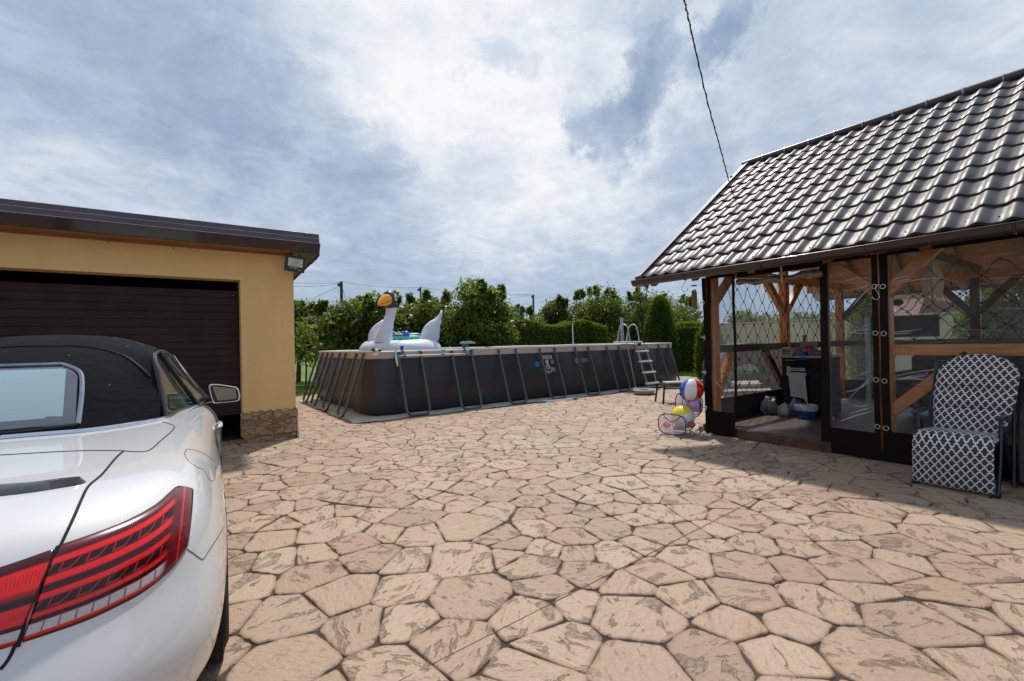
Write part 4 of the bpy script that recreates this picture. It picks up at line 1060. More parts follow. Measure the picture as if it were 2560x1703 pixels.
def lensmat(name, inner):
    m, n, p, o = newmat(name)
    uv = n.add('ShaderNodeSeparateXYZ', i_0=n.add('ShaderNodeTexCoord').outputs['UV']); s_, w_ = uv.outputs[0], uv.outputs[1]
    w2 = n.m('ADD', w_, n.m('MULTIPLY', n.m('SINE', n.m('MULTIPLY', s_, 3.1)), .012))
    DR, RD, BK, WH, RR = (.045, .002, .006), (.90, .010, .012), (.006, .001, .002), (.58, .55, .58), (.50, .006, .008)
    if not inner:
        st = [(0, DR), (.10, (.12, .003, .006)), (.15, DR), (.16, RR), (.175, RD), (.215, RD), (.235, BK), (.335, BK), (.345, RR), (.36, RD), (.405, RD), (.435, BK), (.505, (.05, .002, .004)), (.515, RD), (.56, RD), (.585, BK), (.685, BK), (.695, RR), (.71, RD), (.74, RD), (.755, BK), (.795, BK), (.805, RR), (.815, WH), (.915, WH), (.925, RD), (.95, RD), (.96, DR), (1, DR)]
    else:
        st = [(0, DR), (.15, DR), (.17, RD), (.40, RD), (.42, RR), (.50, BK), (.56, BK), (.58, RD), (.76, RD), (.78, BK), (.82, BK), (.83, WH), (.93, WH), (.94, RD), (1, DR)]
    c = n.ramp(w2, st[:32])
    # repeated lamp reflector outlines in the two dark bands
    def ulist(c0, c1, n_, ph):
        t = n.m('FRACT', n.m('ADD', n.m('MULTIPLY', n.m('ADD', s_, n.m('MULTIPLY', w_, .35)), n_), ph)); y = n.rng(w2, c0, c1, 0., 1.)
        lft = n.m('LESS_THAN', n.m('ABSOLUTE', n.m('SUBTRACT', t, n.m('ADD', .16, n.m('MULTIPLY', y, .12)))), .03)
        rgt = n.m('LESS_THAN', n.m('ABSOLUTE', n.m('SUBTRACT', t, n.m('SUBTRACT', .82, n.m('MULTIPLY', y, .14)))), .035)
        bt = n.m('MULTIPLY', n.m('MULTIPLY', n.m('GREATER_THAN', t, .34), n.m('LESS_THAN', t, .70)), n.m('GREATER_THAN', y, .80))
        inb = n.m('MULTIPLY', n.m('GREATER_THAN', w2, c0), n.m('LESS_THAN', w2, c1))
        return n.m('MULTIPLY', n.m('MAXIMUM', n.m('MAXIMUM', lft, rgt), bt), inb)
    if not inner:
        u_ = n.m('MAXIMUM', ulist(.235, .33, 6.0, .1), ulist(.585, .68, 6.0, .35)); u_ = n.m('MULTIPLY', u_, n.m('LESS_THAN', s_, .80))
        c = n.mix(u_, c, (.42, .012, .014, 1))
        seg = n.m('MULTIPLY', n.m('LESS_THAN', n.m('FRACT', n.m('MULTIPLY', s_, 11.)), .12), n.m('MULTIPLY', n.m('GREATER_THAN', w2, .815), n.m('LESS_THAN', w2, .915)))
        c = n.mix(seg, c, (.20, .17, .18, 1))
        tip = n.rng(n.m('ADD', s_, n.m('MULTIPLY', w_, .10)), .84, .90, 0, 1, True); c = n.mix(tip, c, (.13, .006, .010, 1))
        arc_ = n.m('LESS_THAN', n.m('ABSOLUTE', n.m('SUBTRACT', n.m('ADD', s_, n.m('MULTIPLY', w_, .05)), .93)), .008); c = n.mix(n.m('MULTIPLY', arc_, .9), c, (.60, .02, .015, 1))
    else:
        h = n.m('MULTIPLY', n.m('LESS_THAN', n.m('FRACT', n.m('MULTIPLY', s_, 16.)), .22), n.m('MAXIMUM', n.m('MULTIPLY', n.m('GREATER_THAN', w2, .22), n.m('LESS_THAN', w2, .34)), n.m('MULTIPLY', n.m('GREATER_THAN', w2, .62), n.m('LESS_THAN', w2, .72))))
        c = n.mix(n.m('MULTIPLY', h, .7), c, (.12, .004, .006, 1))
    sparkle = n.noise(n.scalev(n.add('ShaderNodeTexCoord').outputs['UV'], (60, 9, 1)), 3, 3).outputs[0]
    c = n.mix(n.rng(sparkle, .35, .7, .28, 0.), c, (.08, .002, .004, 1))
    n.put(p, 'Base Color', c); n.put(p, 'Roughness', .22); n.put(p, 'Specular IOR Level', .3); n.put(p, 'Coat Weight', .6); n.put(p, 'Coat Roughness', .02); n.put(p, 'Coat IOR', 1.42)
    bb = n.add('ShaderNodeBump', i_Strength=.25, i_Distance=.006, i_Height=n.m('ADD', w2, n.m('MULTIPLY', c, .3))); n.put(p, 'Normal', bb)
    return m
M_LA, M_LB = lensmat('tail_lens_outer', False), lensmat('tail_lens_inner', True)
topA = c2((338, 748), (540, 680), (720, 612), (820, 565), (900, 520), (960, 478), (1010, 432), (1072, 388), (1168, 408))
botA = c2((116, 1352), (300, 1292), (450, 1240), (580, 1188), (700, 1130), (820, 1068), (920, 1000), (1010, 925), (1070, 860), (1124, 772))
mbA = patch(topA, botA, 70, 16, BODY, .006, swell=.004)
lensA = build('tail_light', mbA, M_LA, car, smooth=True, angle=60); build('tail_light', mirror_mb(mbA), M_LA, car, smooth=True, angle=60)
topB = c2((-110, 908), (0, 876), (150, 826), (250, 790), (340, 760)); botB = c2((-140, 1420), (0, 1388), (40, 1376), (70, 1366), (112, 1353))
mbB = patch(topB, botB, 30, 16, BODY, .006, swell=.003)
lb = build('tail_light', mbB, M_LB, car, smooth=True, angle=60); lb['label'] = 'inner tail light section on the boot lid'; build('tail_light', mirror_mb(mbB), M_LB, car, smooth=True, angle=60)
# dark spoiler lip across the boot
mbS = patch(c2((-520, 470), (-200, 425), (0, 402), (200, 388), (360, 368), (480, 360), (520, 364)), c2((-520, 535), (-200, 485), (0, 462), (200, 438), (360, 412), (480, 392), (520, 376)), 24, 4, BODY, .016)
M_LIP = mat('spoiler_dark', (.025, .027, .032), .25, coat=1.)
build('spoiler', mbS, M_LIP, car, smooth=True); build('spoiler', mirror_mb(mbS), M_LIP, car, smooth=True)
# bright trim along the foot of the roof and the windows
def tubel(pts, r, n=8): mb = MB(); mb.tube([cw(*p) for p in pts], r, n); return mb
M_CHR = mat('bright_trim', (.62, .66, .72), .14, .9, var=.05)
base = [(u, v, chz(v)) for u, v in ch[:16]]
for sg in (1, -1):
    P = spline([Vector((sg * (u + .004), v - .005, z + .006)) for u, v, z in base], 5); build('chrome_strip', tubel(P, .0135), M_CHR, car, smooth=True)
# wheels
M_TYRE = mat('tyre_rubber', (.016, .016, .017), .75, bump=.3, bs=60); M_ALLOY = mat('alloy', (.45, .46, .48), .25, .9)
def wheel(u, v):
    sgn = 1 if u > 0 else -1; M4 = Matrix.Translation(cw(u, v, .325)) @ Matrix.Rotation(-TH, 4, 'Z') @ Matrix.Rotation(sgn * pi / 2, 4, 'Y')
    mb = MB(); mb.lathe([(.23, -.115), (.29, -.118), (.315, -.105), (.325, -.08), (.325, -.052), (.318, -.05), (.318, -.044), (.325, -.042), (.325, -.004), (.318, -.002), (.318, .004), (.325, .006), (.325, .044), (.318, .046), (.318, .052), (.325, .054), (.325, .08), (.315, .105), (.29, .118), (.23, .115)], 56); mb.xf(M4)
    wh = build('wheel', mb, M_TYRE, car, smooth=True, angle=35)
    mb = MB(); mb.lathe([(.23, .10), (.222, .09), (.215, .05), (.2, .0), (.2, -.1)], 40)
    for k in range(5):
        a = 2 * pi * k / 5
        for da in (-.16, .16): mb.beam((.05 * cos(a), .05 * sin(a), .085), (.222 * cos(a + da), .222 * sin(a + da), .075), .028, .02, up=(0, 0, 1))
    mb.lathe([(0, .10), (.06, .098), (.065, .07)], 20); mb.xf(M4); build('rim', mb, M_ALLOY, wh, smooth=True, angle=40)
for u in (.775, -.775):
    for v in WV: wheel(u, v)
mb = MB()
for sgn in (1, -1):
    for v in WV:
        M4 = Matrix.Translation(cw(sgn * .72, v, .33)) @ Matrix.Rotation(-TH, 4, 'Z') @ Matrix.Rotation(pi / 2, 4, 'Y'); st = len(mb.v); mb.lathe([(.372, -.15 * 1), (.372, .15)], 40); mb.xf(M4, st)
    mb.box(cw(sgn * .54, 2.4, .40), (.02, 4.2, .5), -TH)
mb.box(cw(0, 2.35, .20), (1.5, 4.2, .04), -TH); mb.box(cw(0, 2.35, .55), (1.05, 3.9, .3), -TH)
build('underbody', mb, M_DARK, car)
# bonnet and windscreen (far side of the car)
mb = MB(); mb.grid(lambda a, b: cw((a - .5) * 2 * (.72 - .16 * b ** 2), 3.45 + 1.10 * b, .985 - .05 * abs(a - .5) ** 2 * 4 * 1.2 - .17 * b ** 1.6), 16, 12)
build('bonnet', mb, M_PAINT, car, smooth=True, angle=180)
# cloth roof
ST = [[(0, 1.735, .99), (.28, 1.715, .99), (.43, 1.80, .99), (.535, 1.91, .99), (.578, 2.03, .99)],
      [(0, 1.80, 1.08), (.275, 1.785, 1.075), (.425, 1.86, 1.07), (.53, 1.96, 1.07), (.578, 2.05, 1.07)],
      [(0, 1.93, 1.225), (.27, 1.91, 1.215), (.41, 1.965, 1.20), (.512, 2.04, 1.195), (.560, 2.10, 1.195)],
      [(0, 2.16, 1.395), (.255, 2.14, 1.382), (.385, 2.145, 1.355), (.478, 2.14, 1.34), (.528, 2.15, 1.335)],
      [(0, 2.40, 1.485), (.25, 2.38, 1.470), (.37, 2.34, 1.44), (.462, 2.28, 1.412), (.515, 2.24, 1.392)],
      [(0, 2.62, 1.528), (.25, 2.62, 1.512), (.375, 2.58, 1.478), (.468, 2.52, 1.442), (.520, 2.48, 1.412)],
      [(0, 2.85, 1.525), (.25, 2.85, 1.51), (.38, 2.83, 1.475), (.472, 2.80, 1.44), (.525, 2.78, 1.410)],
      [(0, 3.28, 1.475), (.25, 3.28, 1.462), (.38, 3.27, 1.425), (.485, 3.25, 1.39), (.540, 3.22, 1.365)]]
cg = []; n5 = 9
for r_ in ST: cg += [tuple(cw(-u, v, z)) for u, v, z in reversed(r_[1:])] + [tuple(cw(u, v, z)) for u, v, z in r_]
sf = [(j * n5 + k, j * n5 + k + 1, (j + 1) * n5 + k + 1, (j + 1) * n5 + k) for j in range(len(ST) - 1) for k in range(n5 - 1)]
sv, sfc = subsurf(cg, sf, 3); STOP = BVHTree.FromPolygons(sv, sfc)
def clothmat():
    m, n, p, o = newmat('roof_cloth'); oc = n.add('ShaderNodeTexCoord').outputs['Object']
    a = n.noise(n.scalev(oc, (1, 1.4, 2.4)), 4.0, 5, .6, .8).outputs[0]; f = n.noise(oc, 420, 2).outputs[0]; dm = n.noise(n.scalev(oc, (1, 1, 2.)), 3.1, 6, .7, 1.2).outputs[0]
    c = n.mix(n.rng(dm, .58, .80, 0., .5), (.006, .007, .010, 1), (.024, .027, .035, 1)); sp = n.noise(oc, 38, 2).outputs[0]; c = n.mix(n.rng(sp, .77, .79, 0, .6), c, (.4, .4, .42, 1))
    n.put(p, 'Base Color', c); n.put(p, 'Roughness', .9); n.put(p, 'Sheen Weight', .0); n.put(p, 'Specular IOR Level', .12); n.put(p, 'Sheen Roughness', .4)
    n.put(p, 'Normal', n.add('ShaderNodeBump', i_Strength=.55, i_Distance=.02, i_Height=n.m('ADD', a, n.m('MULTIPLY', f, .012))))
    return m
mb = MB(); mb.v = [tuple(p) for p in sv]; [mb.face(f) for f in sfc]
M_CLOTH = clothmat(); top = build('cloth_roof', mb, M_CLOTH, car, smooth=True, angle=180)
def r1(*pts): return [(a / 5.226, 820 + b / 5.226) for a, b in pts]
seam('roof_seam', r1((-300, 205), (0, 207), (400, 212), (800, 226), (1100, 250), (1300, 275), (1480, 320), (1640, 380), (1760, 460), (1870, 555), (1960, 640)), .008, mat('black_piping', (.008, .008, .009), .5), top, off=.001, bvh=STOP)
seam('stitching', r1((1480, 125), (1580, 135), (1700, 165), (1800, 195), (1890, 238)), .002, mat('stitch', (.09, .09, .10), .6), top, off=.001, bvh=STOP)
wtop = r1((-160, 445), (0, 446), (400, 452), (700, 474), (880, 518), (985, 572), (1030, 640)); wbot = r1((-160, 1375), (0, 1345), (500, 1310), (800, 1290), (940, 1274), (985, 1262), (1000, 1240))
mbW = patch(wtop, wbot, 40, 24, STOP, .008)
def rwmat():
    m, n, p, o = newmat('rear_window_glass'); uv = n.add('ShaderNodeSeparateXYZ', i_0=n.add('ShaderNodeTexCoord').outputs['UV']); s_, w_ = uv.outputs[0], uv.outputs[1]
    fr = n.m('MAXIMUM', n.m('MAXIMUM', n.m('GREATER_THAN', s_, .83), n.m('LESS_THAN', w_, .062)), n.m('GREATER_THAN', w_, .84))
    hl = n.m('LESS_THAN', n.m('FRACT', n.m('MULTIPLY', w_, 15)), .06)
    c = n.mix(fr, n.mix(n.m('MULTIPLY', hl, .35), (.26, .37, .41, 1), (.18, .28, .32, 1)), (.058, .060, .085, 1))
    n.put(p, 'Base Color', c); n.put(p, 'Roughness', .07); n.put(p, 'Coat Weight', 1.); n.put(p, 'Coat Roughness', .02); n.put(p, 'Coat IOR', 1.9); n.put(p, 'Specular IOR Level', .8); return m
# stored mirrored as one pane
rw = build('rear_window', mbW, rwmat(), car, smooth=True); 
mbW2 = mirror_mb(mbW); o2 = build('rear_window', mbW2, MATS['rear_window_glass'], car, smooth=True)
seam('window_frame', r1((-160, 425), (0, 428), (400, 437), (700, 458), (880, 500), (1010, 560), (1062, 630), (1072, 760), (1062, 940), (1040, 1120), (1020, 1262)), .0115, mat('frame_silver', (.34, .36, .41), .25, .7), rw, off=.004, bvh=STOP)
seam('window_frame', r1((1020, 1268), (800, 1296), (500, 1322), (0, 1358), (-160, 1372)), .010, M_BLK, rw, off=.003, bvh=STOP)
# side glass
lo = [(.592, 2.07, 1.0), (.612, 2.3, .99), (.645, 2.55, .98), (.69, 2.80, .972), (.735, 3.08, .962), (.765, 3.40, .948), (.772, 3.62, .94)]
up = [(.556, 2.12, 1.27), (.528, 2.22, 1.362), (.53, 2.5, 1.392), (.535, 2.85, 1.385), (.548, 3.18, 1.345), (.655, 3.40, 1.14), (.766, 3.60, .955)]
LO, UP = spline(lo, 5), spline(up, 5)
M_SG = None
m_, n_, p_, o_ = newmat('side_glass'); n_.put(p_, 'Base Color', (.02, .05, .05, 1)); n_.put(p_, 'Roughness', .02); n_.put(p_, 'Coat Weight', 1.); n_.put(p_, 'Alpha', .62); n_.put(p_, 'Specular IOR Level', .8); M_SG = m_
for sg in (1, -1):
    def gq(i, t, e=.012): a, b = LO[i], UP[i]; q = a.lerp(b, t); return cw(sg * (q.x + e * sin(pi * t)), q.y, q.z)
    mb = MB(); N = len(LO)
    for i in range(N):
        for k in range(7): mb.v.append(tuple(gq(i, k / 6)))
    for i in range(N - 1):
        for k in range(6): f = (i * 7 + k, (i + 1) * 7 + k, (i + 1) * 7 + k + 1, i * 7 + k + 1); mb.face(f if sg > 0 else f[::-1])
    sgl = build('side_window', mb, M_SG, car, smooth=True, angle=180)
    mb = MB(); mb.tube([cw(sg * (p.x + .006), p.y, p.z + .004) for p in [LO[0] + Vector((0, 0, .0))] + UP], .012, 7); build('window_seal', mb, mat('seal_grey', (.06, .062, .068), .35, coat=.3), sgl, smooth=True)
    mb = MB(); A, B_ = UP[9], LO[18]; mb.beam(cw(sg * (A.x + .01), A.y, A.z), cw(sg * (B_.x + .015), B_.y, B_.z), .018, .03, up=(1, 0, 0)); build('window_divider', mb, M_BLK, sgl)
    # windscreen pillar with bright edge
    mb = MB(); mb.tube([cw(sg * .552, 3.26, 1.355), cw(sg * .665, 3.47, 1.13), cw(sg * .782, 3.68, .93)], [.022, .026, .03], 8); build('pillar', mb, M_BLK, car, smooth=True)
    mb = MB(); mb.tube([cw(sg * .57, 3.25, 1.352), cw(sg * .675, 3.445, 1.14), cw(sg * .74, 3.57, 1.02)], .007, 6); build('pillar_trim', mb, M_CHR, car, smooth=True)
mb = MB(); mb.grid(lambda a, b: cw((a - .5) * 2 * (.54 + .24 * b), 3.27 + .42 * b + .10 * (1 - (2 * a - 1) ** 2), 1.46 - .50 * b - .10 * (2 * a - 1) ** 2 * (1 - b)), 12, 6)
build('windscreen', mb, M_SG, car, smooth=True)
# cabin: seats with headrests, dashboard
mb = MB()
for u in (.34, -.34):
    mb.box(cw(u, 2.75, .78), (.46, .16, .6), -TH); mb.box(cw(u, 3.0, .55), (.46, .5, .16), -TH); mb.box(cw(u, 2.70, 1.13), (.24, .10, .16), -TH)
mb.box(cw(0, 3.50, .80), (1.25, .3, .25), -TH); mb.box(cw(0, 2.1, .80), (1.0, .25, .35), -TH)
build('cabin', mb, mat('cabin_black', (.012, .013, .015), .6), car, bevel=.04, seg=3)
# door mirrors
def mm(a, b, y=4.72): return on(350 + a / 5.227, 820 + b / 5.227, 1, y)
outl = [(905, 800), (903, 765), (920, 745), (960, 738), (1060, 745), (1160, 760), (1250, 775), (1282, 800), (1298, 850), (1306, 900), (1296, 945), (1255, 962), (1150, 972), (1050, 981), (975, 985), (950, 962), (925, 880)]
gl_ = [(950, 775), (965, 764), (1230, 792), (1248, 808), (1268, 905), (1262, 922), (1030, 950), (1010, 942)]
for sg in (1, -1):
    mf = (lambda p: p) if sg > 0 else mir
    O1 = [mm(a, b) for a, b in outl]; c = sum(O1, Vector()) / len(O1); mb = MB(); K = len(O1)
    lay = [(.93, 0.0), (1.0, .0), (1.04, .02), (1.0, .06), (.8, .12), (.45, .16), (.05, .17)]
    for k_, dy in lay: mb.v += [tuple(mf(c + (p - c) * k_ + Vector((.02, 1, 0)) * dy)) for p in O1]
    for j in range(len(lay) - 1):
        for k in range(K): f = (j * K + k, j * K + (k + 1) % K, (j + 1) * K + (k + 1) % K, (j + 1) * K + k); mb.face(f)
    dm = build('door_mirror', mb, M_PAINT, car, smooth=True, angle=50)
    mb = MB(); mb.poly([mf(c + (p - c) * .90 + Vector((0, .006, 0))) for p in O1]); build('mirror_surround', mb, M_BLK, dm)
    mb = MB(); G1 = [mm(a, b, 4.716) for a, b in gl_]; mb.extr([mf(p) for p in G1], (0, .004, 0))
    build('mirror_glass', mb, mat('mirror_glass', (.22, .25, .26), .02, 1.0, var=0), dm)
    mb = MB(); mb.tube([mf(mm(955, 935, 4.80)), mf(mm(850, 945, 4.86)), mf(mm(800, 952, 4.9))], [.022, .03, .035], 8); build('mirror_arm', mb, M_BLK, dm, smooth=True)
# door handle and door line
for sg in (1, -1):
    hp, hn = trace(BODY, 541, 1064, .012); mf = (lambda p: p) if sg > 0 else mir
    mb = MB(); d = Vector((sin(TH), cos(TH), 0)); mb.tube([mf(hp - d * .11), mf(hp - d * .08 + hn * .015), mf(hp + d * .08 + hn * .018), mf(hp + d * .12)], [.010, .016, .016, .010], 8); build('door_handle', mb, M_PAINT, car, smooth=True)
    mb = MB(); pts = []
    for z in [.95, .85, .75, .65, .55, .42, .32]:
        q, nn, i_, t_ = BODY.ray_cast(cw(sg * 1.4, 2.35, z), (cw(0, 2.35, z) - cw(sg * 1.4, 2.35, z)).normalized())
        if q is not None: pts.append(q)
    mb.tube(pts, .003, 6); build('door_gap', mb, M_SEAM, body)
mb = MB(); mb.box(cw(0, .12, .76), (.50, .03, .12), -TH); build('number_plate_recess', mb, M_BLK, car, bevel=.01)
# ============================================================ GAZEBO
XF, XP, XB, YL, YR = 6.31, 6.40, 11.30, 3.86, -2.3
EX, EZ, RX, RZ, YE0, YE1 = 5.86, 2.345, 9.20, 4.80, 4.74, -2.6
gz = thing('gazebo', 'timber gazebo with dark wavy metal tile roof and clear roll-down side curtains', 'gazebo', (8.85, 1.0, 0))
SLN = sqrt((RX - EX) ** 2 + (RZ - EZ) ** 2); sx, sz = (RX - EX) / SLN, (RZ - EZ) / SLN
def rp_(s, y, h, side=1):
    """point on the roof plane: s metres up from the eave, h above it"""
    x = EX + sx * s - sz * h; z = EZ + sz * s + sx * h
    return (x if side == 1 else 2 * RX - x, y, z)
def roofmat():
    m, n, p, o = newmat('roof_tile_metal'); oc = n.add('ShaderNodeTexCoord').outputs['Object']
    f = n.noise(oc, 1.1, 4).outputs[0]; g_ = n.noise(oc, 120, 2).outputs[0]
    n.put(p, 'Base Color', n.mix(n.rng(f, .3, .7, 0, 1), (.050, .042, .049, 1), (.070, .060, .068, 1))); n.put(p, 'Roughness', n.rng(f, .3, .7, .42, .50)); n.put(p, 'Metallic', .12); n.put(p, 'Specular IOR Level', .42); n.put(p, 'Coat Weight', .05); n.put(p, 'Coat Roughness', .32)
    n.put(p, 'Normal', n.add('ShaderNodeBump', i_Strength=.06, i_Distance=.001, i_Height=g_))
    return m
M_TILE = roofmat()
PIT, NRW = .2175, 12
def wave(y):
    t = ((y - 1.566) / PIT) % 1.0; t = min(t, 1 - t) * 2  # 0 at crest, 1 mid trough
    c = .5 + .5 * cos(pi * min(1, t * 1.25)); return .029 * c ** 1.1 - .004 * (1 - c)
NY = int((YE0 - .10 - YE1) / PIT * 14)
def tiles(side):
    mb = MB(); rs = SLN / NRW
    for r_ in range(NRW):
        base = len(mb.v)
        prof_ = [(0.0, -.010), (0.0, .020), (.012, .0225), (.5, .013), (1.02, .000)]
        for t, h in prof_:
            for k in range(NY + 1):
                y = YE0 - .10 - (YE0 - .10 - YE1) * k / NY; j = .0025 * sin(y * 7.3 + r_ * 2.1); mb.v.append(rp_((r_ + t) * rs, y, wave(y) + h + j + .012, side))
        W_ = NY + 1
        for a in range(len(prof_) - 1):
            for k in range(NY): f = (base + a * W_ + k, base + a * W_ + k + 1, base + (a + 1) * W_ + k + 1, base + (a + 1) * W_ + k); mb.face(f if side < 0 else f[::-1])
    return mb
rt = build('tile_roof', tiles(1), M_TILE, gz, smooth=True, angle=50); build('tile_roof', tiles(-1), M_TILE, gz, smooth=True, angle=50)
# screws: a staggered few on the lower rows
M_SCR = mat('screw_dark', (.02, .018, .02), .5)
for r_, ph in ((0, 0), (1, 1), (3, 0)):
    for k in range(0, 22, 1 if r_ == 0 else 3):
        y = 1.566 + PIT * (k - 6 + .42) + ph * PIT * .0
        if YE1 < y < YE0 - .2: mb = MB(); mb.ball(rp_((r_ + .30) * SLN / NRW, y, wave(y) + .030), .0085, 6, 5); build('screw', mb, M_SCR, rt)
mb = MB(); NN = 40
mb.tube([(RX, YE0 - (YE0 - YE1) * k / NN, RZ + .055) for k in range(NN + 1)], .062, 12); rc = build('ridge_cap', mb, M_TILE, gz, smooth=True)
for k in range(17):
    y = YE0 - .40 - k * .40; mb = MB(); mb.tube([(RX, y - .012, RZ + .055), (RX, y + .012, RZ + .055)], .070, 12); build('ridge_clamp', mb, mat('clamp_metal', (.30, .29, .30), .3, .7), rc, smooth=True)
M_RAKE = mat('rake_metal', (.42, .39, .40), .34, .6, var=.05, coat=.6)  # sun glint put into the base colour, paler than the brown roof metal
for side in (1, -1):
    mb = MB(); b = 0
    for y0, y1, h0, h1 in ((YE0 - .135, YE0, .085, .062), (YE0 - .02, YE0, .06, -.10)):
        A = [rp_(-.02, y0, h0, side), rp_(SLN + .02, y0, h0, side), rp_(SLN + .02, y1, h1, side), rp_(-.02, y1, h1, side)]; mb.poly(A)
    mb.poly([rp_(-.02, YE0, -.10, side), rp_(-.02, YE0 - .135, -.10, side), rp_(-.02, YE0 - .135, .085, side), rp_(-.02, YE0, .062, side)])
    mb.poly([rp_(-.02, YE0 - .02, -.12, side), rp_(SLN, YE0 - .02, -.12, side), rp_(SLN, YE0 - .15, -.12, side), rp_(-.02, YE0 - .15, -.12, side)])
    build('rake_flashing', mb, M_RAKE, gz)
# plank ceiling and rafters
for side in (1, -1):
    mb = MB(); nb = 34
    for k in range(nb):
        s0, s1 = SLN * k / nb + .003, SLN * (k + 1) / nb - .003; mb.poly([rp_(s0, YE0 - .16, -.035, side), rp_(s1, YE0 - .16, -.035, side), rp_(s1, YE1, -.035, side), rp_(s0, YE1, -.035, side)])
        mb.poly([rp_(s1, YE0 - .16, -.035, side), rp_(s1 + .006, YE0 - .16, -.024, side), rp_(s1 + .006, YE1, -.024, side), rp_(s1, YE1, -.035, side)])
    mb.poly([rp_(0, YE0 - .14, -.012, side), rp_(SLN, YE0 - .14, -.012, side), rp_(SLN, YE1, -.012, side), rp_(0, YE1, -.012, side)])
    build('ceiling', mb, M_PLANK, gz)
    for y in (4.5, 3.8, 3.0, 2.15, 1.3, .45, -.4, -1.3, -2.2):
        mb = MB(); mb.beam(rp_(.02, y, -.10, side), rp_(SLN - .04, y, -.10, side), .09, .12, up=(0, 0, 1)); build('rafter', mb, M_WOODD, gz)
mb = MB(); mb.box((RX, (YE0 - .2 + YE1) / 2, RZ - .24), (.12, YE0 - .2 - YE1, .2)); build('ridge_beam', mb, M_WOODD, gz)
# gutter
mb = MB(); P = []
for k in range(9): a = pi + pi * k / 8; P.append((EX - .035 + .066 * cos(a), EZ - .02 + .066 * 1.25 * sin(a)))
P = [(P[0][0] - .004, P[0][1] + .004)] + P
for (x0, z0), (x1, z1) in zip(P, P[1:]): mb.poly([(x0, YE0 + .03, z0), (x1, YE0 + .03, z1), (x1, YE1, z1), (x0, YE1, z0)])
mb.poly([(x, YE0 + .03, z) for x, z in P]); mb.tube([(P[0][0], YE0 + .03, P[0][1]), (P[0][0], YE1, P[0][1])], .006, 6)
M_GUT = mat('gutter_brown', (.045, .030, .028), .32, .3, var=.08, coat=.5)
gut = build('gutter', mb, M_GUT, gz, smooth=True, angle=60, weld=True)
for k in range(7):
    y = 3.86 - k * 1.06; mb = MB(); mb.tube([(EX - .035 + .070 * cos(pi + pi * j / 8), y, EZ - .02 + .088 * sin(pi + pi * j / 8)) for j in range(9)], .010, 6); build('gutter_bracket', mb, M_GUT, gut, smooth=True)
for x_ in (EX + .01, 2 * RX - EX - .01): mb = MB(); mb.box((x_, (YE0 + YE1) / 2, EZ - .045), (.02, YE0 - YE1, .10)); build('fascia_board', mb, M_WOODD, gz)
# floor slab with stone riser
m_, n_, p_, o_ = newmat('gazebo_floor'); oc = n_.add('ShaderNodeTexCoord').outputs['Object']
wv_ = n_.vm('SCALE', n_.vm('SUBTRACT', n_.noise(oc, 4, 3).outputs[1], (.5, .5, .5)), scale=.12)
ve = n_.add('ShaderNodeTexVoronoi', voronoi_dimensions='2D', feature='DISTANCE_TO_EDGE', i_Vector=n_.vm('ADD', n_.scalev(oc, (1, 1.6, 1)), wv_), i_Scale=4.2, i_Randomness=.9)
a_ = n_.noise(oc, 7, 5, .65).outputs[0]; c = n_.mix(n_.rng(a_, .3, .7, 0, 1), (.085, .050, .038, 1), (.17, .11, .085, 1)); j_ = n_.rng(ve.outputs['Distance'], .004, .016, 1., 0., True)
n_.put(p_, 'Base Color', n_.mix(j_, c, (.05, .035, .03, 1))); n_.put(p_, 'Roughness', .42); n_.put(p_, 'Normal', n_.add('ShaderNodeBump', i_Strength=.5, i_Distance=.01, i_Height=n_.m('SUBTRACT', a_, j_)))
mb = MB(); mb.box(((XF + .06 + XB + .2) / 2, (YL + .12 + YR) / 2, .065), (XB + .2 - XF - .06, YL + .12 - YR, .13)); build('floor', mb, m_, gz)
mb = MB(); mb.box((XF + .03, (3.42 + 2.28) / 2, .064), (.07, 1.14, .128)); build('step_riser', mb, mat('riser_stone', (.13, .065, .035), .6, col2=(.055, .03, .02), vs=7, bump=.5, bs=20), gz, bevel=.004)
# frame: posts, plates, rails, braces
def post(x, y, m=M_WOOD, w_=.13, zt=2.36): mb = MB(); mb.box((x, y, (zt + .13) / 2), (w_, w_, zt - .13)); return build('post', mb, m, gz, bevel=.006)
for y in (3.80, 1.755, -.35, -2.2): post(XP, y)
post(XP, 2.335, M_WOODD, .07, 2.3)
post(8.80, YL, M_WOOD)
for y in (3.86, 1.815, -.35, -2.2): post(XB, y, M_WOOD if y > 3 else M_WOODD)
for k_, (a, b, w_, h_, m_) in enumerate((((XP, YL + .06, 2.42), (XP, YR - .2, 2.42), .12, .14, M_WOODH), ((XB, YL + .6, 2.42), (XB, YR - .2, 2.42), .12, .14, M_WOODH), ((XP - .10, YL, 2.42), (XB + .4, YL, 2.43), .12, .14, M_WOODX), ((8.80, YL, 2.5), (8.80, YL, 4.5), .12, .12, M_WOOD), ((8.8, -.35, 2.43), (8.81, -.35, 4.5), .12, .12, M_WOODD))):
    mb = MB(); mb.beam(a, b, w_, h_, up=(0, 0, 1) if abs(b[2] - a[2]) < .5 else (1, 0, 0)); build('beam', mb, m_, gz, bevel=.005)
for y in (1.8, -.35):
    mb = MB(); mb.beam((XP + .10, y, 2.50), (XB + .2, y, 2.50), .12, .14); build('tie_beam', mb, M_WOODD, gz, bevel=.005)
def brace(a, b, m=M_WOODH, w_=.09, h_=.115): mb = MB(); mb.beam(a, b, w_, h_, up=(0, 0, 1)); return build('brace', mb, m, gz, bevel=.004)
brace((XP, 1.76, 1.83), (XP, 1.24, 2.38)); brace((XP, 1.76, 1.83), (XP, 2.34, 2.33)); brace((XP, -.35, 1.83), (XP, .2, 2.38)); brace((XP, -.35, 1.83), (XP, -.9, 2.38))
